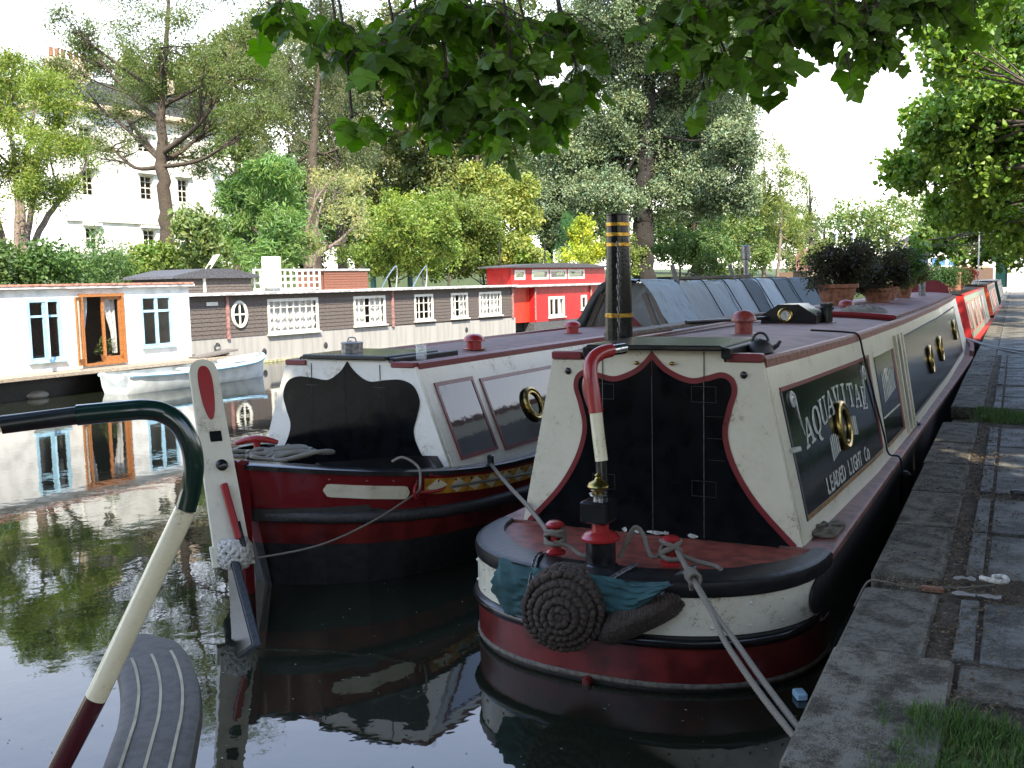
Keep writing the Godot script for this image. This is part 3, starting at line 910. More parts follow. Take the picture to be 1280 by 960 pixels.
	# worn patches on the sill
	for q in [[-0.12, 0.055], [0.02, 0.07], [0.09, 0.025], [0.27, 0.04], [-0.2, 0.02]]:
		var wp := G.new()
		var pp := PackedVector2Array()
		for k in 9:
			var a := TAU * k / 9.0
			pp.append(Vector2(q[0] + cos(a) * q[1] * rng.randf_range(0.7, 1.1), 0.634 + sin(a) * 0.016 * rng.randf_range(0.6, 1.2)))
		wp.prism(pp, 0.008, 0.0105); part(B, "paint_chip", wp, M.letter)
	# maroon cappings on the bulkhead top beside the hatch
	for s in [-1.0, 1.0]:
		var cpg := G.new()
		cpg.box(Vector3(s * 0.605, 1.796, -0.03), Vector3(0.225, 0.055, 0.09), 0.008); part(B, "capping", cpg, M.maroon)
	# sliding hatch
	var hat := G.new()
	hat.box(Vector3(0.03, 1.86, -0.36), Vector3(0.92, 0.034, 0.9), 0.008)
	part(B, "sliding_hatch", hat, M.black)
	var hr := G.new()
	hr.box(Vector3(0.5, 1.825, -0.42), Vector3(0.06, 0.07, 0.95), 0.008); part(B, "hatch_runner", hr, M.rim_black)
	var hr2 := G.new()
	hr2.box(Vector3(-0.44, 1.825, -0.42), Vector3(0.06, 0.07, 0.95), 0.008); part(B, "hatch_runner", hr2, M.rim_black)
	# --- painted panels on the towpath side
	var sg := G.new(); slab(sg, c, 1.0, -0.23, -2.95, 0.775, 1.565, 0.0, 0.008)
	var sign_ := part(B, "sign_panel", sg, M.sign_black)
	var ed := G.new(); slab(ed, c, 1.0, -0.21, -2.97, 0.745, 0.775, 0.0, 0.011); part(sign_, "ochre_edge", ed, M.ochre)
	var ed2 := G.new(); slab(ed2, c, 1.0, -2.95, -3.04, 0.775, 1.565, 0.0, 0.011); part(sign_, "red_edge", ed2, M.maroon)
	var ed3 := G.new(); slab(ed3, c, 1.0, -0.21, -3.04, 1.565, 1.592, 0.0, 0.013); part(sign_, "top_edge", ed3, M.maroon)
	var ed4 := G.new(); slab(ed4, c, 1.0, -0.2, -0.23, 0.745, 1.565, 0.0, 0.011); part(sign_, "left_edge", ed4, M.strake)
	letters(sign_, c, "AQUAVITAE", -0.5, -2.6, func(u): return 1.2 + 0.16 * sin(PI * (0.06 + u * 0.88)) + 0.02 * u, 0.19, M.letter, 1.25, "Droid Serif")
	letters(sign_, c, "LEADED LIGHT Co", -0.78, -2.34, func(_u): return 0.85, 0.115, M.letter, 1.2)
	porthole(B, c, 1.0, -1.56, 1.17, 0.165)
	# painted scrolls in the upper corners and fluted leaves beside the porthole
	scroll(sign_, c, -0.4, 1.49, 0.055, -1.0)
	scroll(sign_, c, -2.62, 1.46, 0.07, 1.0)
	fluted(sign_, c, -1.1, -1.38, 0.99, 0.16, 5)
	fluted(sign_, c, -2.05, -1.76, 1.05, 0.14, 5)
	var pn2 := G.new(); slab(pn2, c, 1.0, -3.34, -4.45, 0.755, 1.545, 0.0, 0.008)
	var p2 := part(B, "side_panel", pn2, M.sign_black)
	var e5 := G.new(); slab(e5, c, 1.0, -3.34, -4.45, 0.73, 0.755, 0.0, 0.011); part(p2, "ochre_edge", e5, M.ochre)
	var e6 := G.new(); slab(e6, c, 1.0, -4.45, -4.58, 0.73, 1.545, 0.0, 0.011); part(p2, "red_edge", e6, M.maroon)
	var e7 := G.new(); slab(e7, c, 1.0, -3.34, -4.45, 0.985, 1.0, 0.006, 0.006); part(p2, "cream_line", e7, M.cream)
	fluted(p2, c, -3.5, -4.3, 1.14, 0.26, 8)
	# side doors: posts standing proud of a dark recess
	for zz in [-4.72, -5.0, -5.24]:
		var ps := G.new(); slab(ps, c, 1.0, zz, zz - 0.09, 0.66, 1.66, 0.0, 0.03); part(B, "side_post", ps, M.cream)
	var rec := G.new(); slab(rec, c, 1.0, -4.81, -4.995, 0.72, 1.6, 0.002, 0.006); part(B, "side_door", rec, M.panel_black)
	var lp := G.new(); slab(lp, c, 1.0, -5.45, -15.4, 0.755, 1.6, 0.0, 0.008)
	part(B, "side_panel", lp, M.sign_black)
	var lt := frame4(c, 1.0, -5.42, -15.43, 0.73, 1.62, 0.025, 0.0, 0.011); part(B, "panel_edging", lt, M.strake)
	for q in [[-8.0, 1.16], [-9.75, 1.18], [-13.9, 1.24]]: porthole(B, c, 1.0, q[0], q[1], 0.17)
	# port side panels
	var pp1 := G.new(); slab(pp1, c, -1.0, -0.3, -4.4, 0.78, 1.56, 0.0, 0.008); part(B, "side_panel", pp1, M.sign_black)
	var pp2 := G.new(); slab(pp2, c, -1.0, -5.4, -15.4, 0.78, 1.56, 0.0, 0.008); part(B, "side_panel", pp2, M.sign_black)
	# grab hook by the corner
	var hk := G.new(); hk.bar(cp(c, 1.0, -0.16, 1.2, 0.0), cp(c, 1.0, -0.18, 1.2, 0.07), 0.018, 0.03); part(B, "door_hook", hk, M.letter)
	# --- chimney
	var ch := G.new(); ch.crease = 30
	ch.lathe([[0.14, 0.0], [0.14, 0.02], [0.104, 0.03], [0.1, 0.3], [0.086, 0.985], [0.09, 0.99], [0.09, 1.0], [0.078, 1.0], [0.078, 0.9]], 26, Transform3D(Basis(), Vector3(-0.6, 1.79, -0.95)))
	var chim := part(B, "chimney", ch, M.chimney)
	for q in [[0.92, 0.03], [0.845, 0.03], [0.77, 0.03], [0.24, 0.034]]:
		var b := G.new(); b.crease = 30
		var rr: float = lerpf(0.1, 0.086, (q[0] - 0.3) / 0.68) + 0.003
		b.lathe([[rr, -q[1] * 0.5], [rr + 0.002, -q[1] * 0.4], [rr + 0.002, q[1] * 0.4], [rr, q[1] * 0.5]], 26, Transform3D(Basis(), Vector3(-0.6, 1.79 + q[0], -0.95)), false)
		part(chim, "brass_band", b, M.gold)
	var chn := []
	for k in 40: chn.append(Vector3(-0.6 + 0.105 * sin(0.35) + 0.004 * sin(k * 2.4), 1.84 + k * 0.02, -0.95 + 0.105 * cos(0.35)))
	var cg := G.new()
	for k in 19:
		var a: Vector3 = chn[k * 2]; var tw := 0.006 if k % 2 == 0 else 0.002
		var ringp := []
		for j in 8: ringp.append(a + Vector3(0.009 * cos(TAU * j / 8.0) * (1.0 if k % 2 == 0 else 0.3), 0.022 * sin(TAU * j / 8.0), 0.009 * cos(TAU * j / 8.0) * (0.2 if k % 2 == 0 else 1.0)))
		cg.tube(ringp, 0.004, 4, false, true)
	part(chim, "chain", cg, M.steel)
	# --- roof fittings
	mushroom(B, Vector3(0.05, 1.825, -2.12), M.red_dull, 0.085, 0.2)
	mushroom(B, Vector3(0.1, 1.825, -6.9), M.red_dull, 0.08, 0.16)
	# pigeon box with a round porthole
	var pb := G.new()
	pb.prism(PackedVector2Array([Vector2(-0.27, 0.0), Vector2(0.27, 0.0), Vector2(0.27, 0.09), Vector2(0.1, 0.2), Vector2(-0.1, 0.2), Vector2(-0.27, 0.09)]), -0.24, 0.24, Transform3D(Basis(), Vector3(0.03, 1.815, -4.15)))
	var pbx := part(B, "pigeon_box", pb, M.black)
	var pr := []
	for i in 20: pr.append(Vector3(0.0 + 0.062 * cos(TAU * i / 20.0), 1.91 + 0.062 * sin(TAU * i / 20.0), -3.905))
	var pg := G.new(); pg.tube(pr, 0.014, 6, false, true); part(pbx, "porthole", pg, M.brass)
	var pgl := G.new(); pgl.lathe([[0.001, 0.0], [0.056, 0.002], [0.056, 0.004], [0.001, 0.006]], 18, Transform3D(Basis(Vector3(1, 0, 0), PI / 2), Vector3(0.0, 1.91, -3.91))); part(pbx, "pane", pgl, M.letter)
	var pgr := G.new()
	for k in 5: pgr.bar(Vector3(0.2 - k * 0.012, 1.975 - 0.02 * 1, -4.32 + k * 0.085), Vector3(0.13, 2.01, -4.32 + k * 0.085), 0.008, 0.008)
	part(pbx, "guard_bar", pgr, M.brass)
	var lamp := G.new(); lamp.crease = 40
	lamp.lathe([[0.03, 0.0], [0.03, 0.03], [0.022, 0.035], [0.001, 0.05]], 12, Transform3D(Basis(), Vector3(-0.3, 1.82, -3.4))); part(B, "roof_plug", lamp, M.red)
	# black vent pipe
	var vp := G.new(); vp.crease = 30
	vp.lathe([[0.1, 0.0], [0.1, 0.008], [0.06, 0.012], [0.058, 0.13], [0.072, 0.135], [0.072, 0.16], [0.065, 0.165], [0.065, 0.2], [0.05, 0.2]], 18, Transform3D(Basis(), Vector3(0.33, 1.815, -4.3))); part(B, "vent_pipe", vp, M.black)
	# raised fore part of the roof
	var fr := []
	for i in 14:
		var z := -5.45 - i * 0.9
		var w := lerp_table(c.z, c.top, z) - 0.04
		var r := PackedVector3Array()
		for j in 11:
			var u := -1.0 + 2.0 * j / 10.0
			r.append(Vector3(u * w, 1.835 + 0.045 * (1.0 - u * u), z))
		r.append(Vector3(w, 1.76, z)); r.append(Vector3(-w, 1.76, z))
		fr.append(r)
	var fg := G.new(); fg.loft(fr); part(B, "raised_roof", fg, M.roof_red)
	var sb := G.new()
	var sbp := []
	for j in 13:
		var u := -1.0 + 2.0 * j / 12.0
		sbp.append(Vector3(u * (lerp_table(c.z, c.top, -5.44) - 0.05), 1.815 + 0.05 * (1.0 - u * u), -5.43))
	sb.tube(sbp, 0.034, 6); part(B, "roof_step", sb, M.maroon)
	# stove chimney further forward
	var sv := G.new(); sv.crease = 30
	sv.lathe([[0.09, 0.0], [0.09, 0.01], [0.062, 0.015], [0.062, 0.36], [0.07, 0.365]], 18, Transform3D(Basis(), Vector3(0.33, 1.86, -13.9)))
	var stv := part(B, "stove_chimney", sv, M.steel)
	var sv2 := G.new(); sv2.lathe([[0.11, 0.35], [0.11, 0.47], [0.1, 0.48]], 18, Transform3D(Basis(), Vector3(0.33, 1.86, -13.9))); part(stv, "cowl_ring", sv2, M.chrome)
	var sv3 := G.new(); sv3.lathe([[0.12, 0.48], [0.125, 0.56], [0.11, 0.62], [0.05, 0.66], [0.001, 0.67]], 18, Transform3D(Basis(), Vector3(0.33, 1.86, -13.9))); part(stv, "cowl", sv3, M.black)
	# bow board seen over the roof end
	var cb := G.new()
	cb.prism(PackedVector2Array([Vector2(-0.75, 0.9), Vector2(0.75, 0.9), Vector2(0.5, 1.98), Vector2(0.3, 2.12), Vector2(-0.3, 2.12), Vector2(-0.5, 1.98)]), -17.75, -17.7); part(B, "cratch_board", cb, M.maroon)
	var br := G.new(); br.sweep(P.slice(43, 48), N.slice(43, 48), func(i): return [Vector2(-0.05, 0.62 + 0.04 * i), Vector2(0.025, 0.62 + 0.04 * i), Vector2(0.035, 0.72 + 0.06 * i), Vector2(-0.04, 0.74 + 0.06 * i)]); part(B, "bow_rail", br, M.gunwale_red)
	# --- stern gear
	t_stud(B, Vector3(-0.36, 0.642, 0.76), M.red, 0.2, 0.06)
	t_stud(B, Vector3(0.36, 0.642, 0.72), M.red, 0.17, 0.06)
	var rp := G.new(); rp.crease = 40
	rp.lathe([[0.1, 0.0], [0.1, 0.01], [0.088, 0.02], [0.088, 0.155]], 22, Transform3D(Basis(), Vector3(-0.02, 0.63, 0.86))); part(B, "rudder_tube", rp, M.black)
	var rc := G.new(); rc.crease = 40
	rc.lathe([[0.088, 0.15], [0.112, 0.16], [0.115, 0.175], [0.09, 0.2], [0.052, 0.21], [0.05, 0.26]], 22, Transform3D(Basis(), Vector3(-0.02, 0.63, 0.86))); part(B, "rudder_collar", rc, M.red)
	var rb := G.new(); rb.box(Vector3(-0.03, 0.96, 0.86), Vector3(0.17, 0.13, 0.17), 0.012); part(B, "tiller_block", rb, M.black)
	var rn := G.new(); rn.crease = 40
	rn.lathe([[0.03, 0.0], [0.03, 0.02], [0.055, 0.028], [0.055, 0.038], [0.02, 0.05]], 20, Transform3D(Basis(), Vector3(-0.03, 1.025, 0.86))); part(B, "tiller_washer", rn, M.chrome)
	var rk := G.new(); rk.crease = 40
	rk.lathe([[0.02, 0.0], [0.05, 0.015], [0.066, 0.035], [0.055, 0.055], [0.025, 0.07], [0.014, 0.09], [0.022, 0.1], [0.001, 0.115]], 14, Transform3D(Basis(), Vector3(-0.03, 1.07, 0.86))); part(B, "brass_finial", rk, M.brass)
	var tb := G.new(); tb.crease = 50
	tb.tube([Vector3(-0.03, 1.0, 0.8), Vector3(-0.035, 1.15, 0.79), Vector3(-0.04, 1.24, 0.78)], 0.036, 14); part(B, "tiller_root", tb, M.black)
	var tc := G.new(); tc.crease = 50
	tc.tube([Vector3(-0.04, 1.24, 0.78), Vector3(-0.06, 1.37, 0.77), Vector3(-0.08, 1.52, 0.76)], 0.038, 14); part(B, "tiller_cream", tc, M.cream_gloss)
	var td := G.new(); td.crease = 50
	td.tube(G.resample([Vector3(-0.08, 1.52, 0.76), Vector3(-0.1, 1.64, 0.75), Vector3(-0.125, 1.76, 0.73), Vector3(-0.125, 1.83, 0.69), Vector3(-0.1, 1.865, 0.62), Vector3(-0.07, 1.875, 0.54)], 0.03), 0.042, 16); part(B, "tiller_red", td, M.red)
	var te := G.new(); te.crease = 50
	te.tube(G.resample([Vector3(-0.085, 1.52, 0.72), Vector3(-0.13, 1.6, 0.71), Vector3(-0.15, 1.68, 0.7), Vector3(-0.13, 1.74, 0.7)], 0.02), 0.04, 12); part(B, "tiller_swell", te, M.maroon)
	var tf := G.new(); tf.crease = 50
	tf.tube([Vector3(-0.08, 1.873, 0.56), Vector3(-0.02, 1.88, 0.44)], 0.033, 14); part(B, "tiller_tip", tf, M.chrome)
	# rudder blade below the counter, one red edge showing at the waterline
	var rud := G.new(); rud.box(Vector3(-0.02, -0.12, 1.05), Vector3(0.045, 0.32, 0.14), 0.01); part(B, "rudder", rud, M.hull_red)
	# rope fender hung under the stern on chains, with a sheet wrapped behind it: things of their own
	fender(B.transform)
	roof_load(B.transform)

func fender(xf: Transform3D) -> void:
	# coiled rope button fender
	var F := thing("rope_fender", "large round coiled brown rope fender hanging on chains at a boat stern", "fender", xf * Vector3(-0.14, 0.47, 1.05), -0.9 + 14.0)
	var g := G.new()
	# woven turns: every turn is a ring of plaited knots
	for k in 10:
		var face := k < 5
		var r0 := 0.045 + k * 0.042 if face else 0.224 - 0.006 * absf(k - 7.0)
		var zf := 0.33 - 0.11 * pow(r0 / 0.22, 2.0) if face else 0.2 - (k - 5) * 0.042
		var n := maxi(7, int(TAU * r0 / 0.034))
		var rg := G.new(); rg.crease = 60
		for i in n:
			var a := TAU * (i + 0.5 * (k % 2)) / n + rng.randf_range(-0.04, 0.04)
			var out := Vector3(cos(a), sin(a), 0.0); var tg := Vector3(-sin(a), cos(a), 0.0)
			var nrm := (Vector3(0, 0, 1) * (1.0 if face else 0.15) + out * (0.5 if face else 1.0)).normalized()
			var bi := tg.cross(nrm)
			var lean := tg.rotated(nrm, 0.55 if k % 2 == 0 else -0.55)
			rg.lathe([[0.004, -0.027], [0.014, -0.02], [0.0195, -0.006], [0.0195, 0.006], [0.014, 0.02], [0.004, 0.027]], 7, Transform3D(Basis(nrm, lean, nrm.cross(lean)), out * r0 * rng.randf_range(0.98, 1.02) + Vector3(0, 0, zf)))
		part(F, "rope_turn", rg, M.rope_dark)
	var inn := G.new(); inn.crease = 60; inn.ball(Vector3(0, 0, 0.29), Vector3(0.05, 0.05, 0.05)); part(F, "core", inn, M.rope_dark)
	var back := G.new(); back.lathe([[0.19, 0.0], [0.212, 0.2], [0.17, 0.262], [0.1, 0.305], [0.001, 0.32]], 24, Transform3D(Basis(Vector3(1, 0, 0), PI / 2), Vector3.ZERO)); part(F, "core", back, M.rope_dark)
	# second, longer fender arm lying along the counter
	var F2 := thing("rope_fender", "long tapering brown rope fender lying along a cream stern band", "fender", xf * Vector3(0.0, 0, 0), -0.9)
	var arm := []
	var rad := []
	for i in 16:
		var t := i / 15.0
		arm.append(Vector3(lerpf(0.1, 0.5, t), lerpf(0.34, 0.53, t), lerpf(1.15, 1.0, t * t)))
		rad.append(lerpf(0.072, 0.052, t) * sqrt(clampf(1.0 - pow(absf(t - 0.5) * 2.0, 6.0), 0.05, 1.0)))
	var ag := G.new(); ag.crease = 60; ag.tube(arm, rad, 14); part(F2, "core", ag, M.rope_dark)
	for k in 26:
		var t := (k + 0.5) / 26.0
		var c0 := Vector3(lerpf(0.1, 0.5, t), lerpf(0.34, 0.53, t), lerpf(1.15, 1.0, t * t))
		var ring := []
		var r := lerpf(0.08, 0.058, t) * sqrt(clampf(1.0 - pow(absf(t - 0.5) * 2.0, 6.0), 0.12, 1.0))
		for i in 15:
			var a := TAU * i / 14.0
			ring.append(c0 + Vector3(0.02 * sin(a * 2.0) - 0.3 * r * sin(a), r * sin(a), r * cos(a)))
		var rg := G.new(); rg.rope(ring, 0.015, 3.0, 7); part(F2, "rope_turn", rg, M.rope_dark)
	# chains
	var ci := -1
	for q in [[Vector3(-0.44, 0.64, 0.78), Vector3(-0.38, 0.66, 1.0), Vector3(-0.33, 0.5, 1.2)], [Vector3(0.19, 0.66, 0.86), Vector3(0.12, 0.62, 1.1), Vector3(-0.02, 0.46, 1.24)], [Vector3(0.5, 0.65, 0.72), Vector3(0.45, 0.63, 0.92), Vector3(0.4, 0.56, 1.05)]]:
		ci += 1
		var C := thing("chain", ["slack steel chain over the green cloth to the left of the round fender", "steel chain crossing the green cloth towards the round fender", "short steel chain at the end of the long fender"][ci], "chain", xf.origin, -0.9, "fender chains")
		var pts := G.resample(q, 0.027)
		for k in pts.size() - 1:
			var d: Vector3 = (pts[k + 1] - pts[k]).normalized()
			var side := d.cross(Vector3.UP if k % 2 == 0 else Vector3(0.7, 0.2, 0.6)).normalized()
			var ring := []
			for j in 10: ring.append(pts[k] + d * 0.022 * sin(TAU * j / 10.0) + side * 0.012 * cos(TAU * j / 10.0))
			var lg := G.new(); lg.tube(ring, 0.0055, 5, false, true); part(C, "link", lg, M.steel)
	# green cloth
	var cl := G.new(); cl.crease = 70
	var nz := FastNoiseLite.new(); nz.frequency = 3.5; nz.seed = 8
	var grid := []
	for i in 34:
		var row := PackedVector3Array()
		var u := i / 33.0
		var ang := lerpf(-0.62, 0.46, u)
		for j in 18:
			var v := j / 17.0
			var sag := 0.3 - 0.26 * smoothstep(0.62, 1.0, u) + 0.03 * sin(u * 17.0)
			var rr := 1.075 + 0.035 * sin(v * PI) * (1.0 + 0.6 * sin(u * 14.0 + v * 3.0)) + 0.03 * nz.get_noise_2d(u * 3.0, v * 2.0)
			var a2 := ang + 0.06 * v * (u - 0.5)
			var x := 1.13 * sin(a2) * rr * 0.86; var z := 1.05 * pow(maxf(cos(a2), 0.0), 0.62) * rr
			row.append(xf * Vector3(x, 0.655 - v * sag - 0.012 * sin(u * 9.0), z + 0.012))
		grid.append(row)
	cl.loft(grid, false, false)
	var co := []
	for r in grid:
		var rr := PackedVector3Array()
		for p in r: rr.append(p + Vector3(0, 0.0, -0.004))
		co.append(rr)
	cl.loft(co, false, false)
	solo("green_cloth", "teal green cloth sheet draped over a boat stern behind the round rope fender", "cloth", cl, M.cloth_green)

func roof_load(xf: Transform3D) -> void:
	var q := G.new(); q.crease = 20
	var pa := xf * Vector3(-0.86, 1.85, -1.5); var pb := xf * Vector3(-0.42, 1.9, -4.6)
	q.bar(pa, pb, 0.2, 0.035, Vector3.UP, 0.006)
	solo("gang_plank", "weathered wooden gangplank lying on a red boat roof beside the chimney", "plank", q, M.wood_grey)
	var pole := G.new(); pole.tube([xf * Vector3(-0.6, 1.9, -2.6), xf * Vector3(0.1, 1.875, -4.7)], 0.018, 8)
	solo("boat_pole", "dark wooden boat pole lying on the red roof next to the gangplank", "pole", pole, M.rim_black)
	# black kettle near the roof edge
	var k := thing("kettle", "small black kettle with a hooped handle near a red roof edge", "kettle", xf * Vector3(0.6, 1.79, -0.42), 20)
	var kb := G.new(); kb.crease = 50; kb.lathe([[0.075, 0.0], [0.09, 0.012], [0.085, 0.05], [0.055, 0.085], [0.02, 0.1], [0.001, 0.105]], 18); part(k, "body", kb, M.hull_black)
	var kh := []
	for i in 11: kh.append(Vector3(0.052 * cos(PI * i / 10.0), 0.075 + 0.065 * sin(PI * i / 10.0), 0))
	var kg := G.new(); kg.tube(kh, 0.009, 6); part(k, "handle", kg, M.hull_black)
	var ks := G.new(); ks.tube([Vector3(0.07, 0.03, 0), Vector3(0.11, 0.055, 0), Vector3(0.13, 0.085, 0)], [0.02, 0.014, 0.01], 8); part(k, "spout", ks, M.hull_black)
	# plant pots
	var spots := [[-0.3, -8.6, 0.28, 0.3, 0.78, "dark", "terracotta tub with a large dark purple-leaved bush on a red roof"], [0.12, -9.6, 0.22, 0.22, 0.66, "dark", "low pot of dark trailing foliage between two larger roof tubs"], [0.05, -11.0, 0.2, 0.24, 0.6, "green", "terracotta pot of bright green leafy herbs on a boat roof"], [0.16, -12.4, 0.17, 0.24, 0.46, "yellow", "terracotta pot with yellowish foliage beside a stove chimney"]]
	for s in spots:
		var P := thing("potted_plant", s[6], "plant pot", xf * Vector3(s[0], 1.865, s[1]), rng.randf() * 90.0, "pots on the boat roof")
		var pg := G.new(); pg.crease = 40
		pg.lathe([[s[2] * 0.7, 0.0], [s[2] * 0.95, s[3] * 0.8], [s[2] * 1.06, s[3] * 0.82], [s[2] * 1.06, s[3]], [s[2] * 0.95, s[3]], [s[2] * 0.9, s[3] * 0.9]], 22)
		part(P, "pot", pg, M.terracotta)
		var stem := G.new()
		for i in 9: stem.tube([Vector3(0, s[3] * 0.7, 0), Vector3(rng.randf_range(-0.1, 0.1), s[3] + s[4] * 0.3, rng.randf_range(-0.1, 0.1)), Vector3(rng.randf_range(-0.3, 0.3), s[3] + s[4] * 0.7, rng.randf_range(-0.3, 0.3))], [0.01, 0.007, 0.003], 5)
		part(P, "stem", stem, M.bark)
		var xs := []; var tn := []
		var lumps := []
		for i in 7: lumps.append([Vector3(rng.randf_range(-0.5, 0.5), rng.randf_range(0.2, 0.8), rng.randf_range(-0.5, 0.5)) * s[4] + Vector3(0, s[3] * 0.8, 0), rng.randf_range(0.22, 0.42) * s[4]])
		for i in 1100:
			var lu = lumps[rng.randi() % 7]
			var p: Vector3 = lu[0] + Vector3(rng.randfn(), rng.randfn(), rng.randfn()).normalized() * lu[1] * pow(rng.randf(), 0.45)
			if rng.randf() < 0.06: p += Vector3(rng.randf_range(-0.2, 0.2), rng.randf_range(0, 0.25), rng.randf_range(-0.2, 0.2)) * s[4] * 1.5
			if p.y < s[3] * 0.6: continue
			var sc := rng.randf_range(0.35, 0.8)
			xs.append(Transform3D(rbasis().scaled(Vector3(sc, sc, sc)), p))
			var b2 := rng.randf_range(0.6, 1.4)
			tn.append({"dark": Color(0.05, 0.045, 0.03) * b2, "green": Color(0.06, 0.13, 0.03) * b2, "yellow": Color(0.16, 0.16, 0.04) * b2}[s[5]] if rng.randf() < 0.9 else Color(0.07, 0.08, 0.03) * b2)
		copies(P, "foliage", leaf_mesh("clump_small"), M.leaf, xs, tn)
	# folded sacking on the roof edge
	var fs := G.new(); fs.crease = 70
	var nz := FastNoiseLite.new(); nz.frequency = 5.0
	var rows := []
	for i in 18:
		var r := PackedVector3Array()
		for j in 14:
			var u := i / 17.0 * 2.0 - 1.0; var v := j / 13.0 * 2.0 - 1.0
			var hh := maxf(0.0, 1.0 - u * u) * maxf(0.0, 1.0 - v * v)
			r.append(xf * Vector3(0.42 + u * 0.3, 1.825 + 0.1 * sqrt(hh) * (1.0 + 0.7 * nz.get_noise_2d(u, v)), -6.0 + v * 0.3))
		rows.append(r)
	fs.loft(rows, false, false)
	solo("folded_sacking", "crumpled grey green sacking lying near the edge of a red roof", "sacking", fs, M.rope)
	# coiled rope on the gunwale near the corner
	var cr := []
	for i in 100:
		var a := i * 0.47
		var kk := 0.45 + 0.55 * absf(sin(i * 0.37))
		cr.append(xf * Vector3(1.03 + 0.09 * cos(a) * kk + 0.02 * sin(i * 1.7), 0.645 + 0.055 * (0.5 + 0.5 * sin(i * 0.29)) * (1.2 - kk), -0.42 + 0.17 * sin(a * 0.83) * kk))
	var cg := G.new(); cg.rope(cr, 0.014)
	solo("rope_coil", "small heap of grey rope on the gunwale below a lettered cabin side", "rope", cg, M.rope)
	# black strap over the roof edge down to a fender on the side
	var stp := [xf * Vector3(0.55, 1.845, -2.35), xf * Vector3(0.82, 1.82, -2.5)]
	var c := {"z": [0.0, -1.0, -2.7, -5.5], "top": [0.715, 0.79, 0.87, 0.9], "base": [0.97, 1.01, 1.065, 1.08], "yb": 0.62, "yt": 1.77}
	for i in 8: stp.append(xf * cp(c, 1.0, -2.62 - 0.08 * i, 1.78 - i * 0.155, 0.025))
	stp.append(xf * Vector3(1.16, 0.66, -3.25)); stp.append(xf * Vector3(1.19, 0.5, -3.28))
	var sg := G.new(); sg.rope(stp, 0.0085)
	solo("fender_line", "black line tied over the roof edge and down a lettered cabin side", "rope", sg, M.rope_black)
	var fd := G.new(); fd.crease = 40
	fd.lathe([[0.02, 0.5], [0.05, 0.47], [0.055, 0.05], [0.03, 0.0]], 14, Transform3D(Basis(), xf * Vector3(1.21, 0.03, -3.3)))
	solo("side_fender", "black tube fender hanging between a hull side and the quay", "fender", fd, M.hull_black)
	var cl := G.new(); cl.tube([xf * Vector3(1.05, 0.645, -5.35), xf * Vector3(1.07, 0.655, -5.6)], 0.02, 8); cl.tube([xf * Vector3(1.0, 0.65, -5.45), xf * Vector3(1.12, 0.65, -5.5)], 0.016, 8)
	solo("cleat", "small dark mooring cleat on a red-brown gunwale", "cleat", cl, M.hull_black)
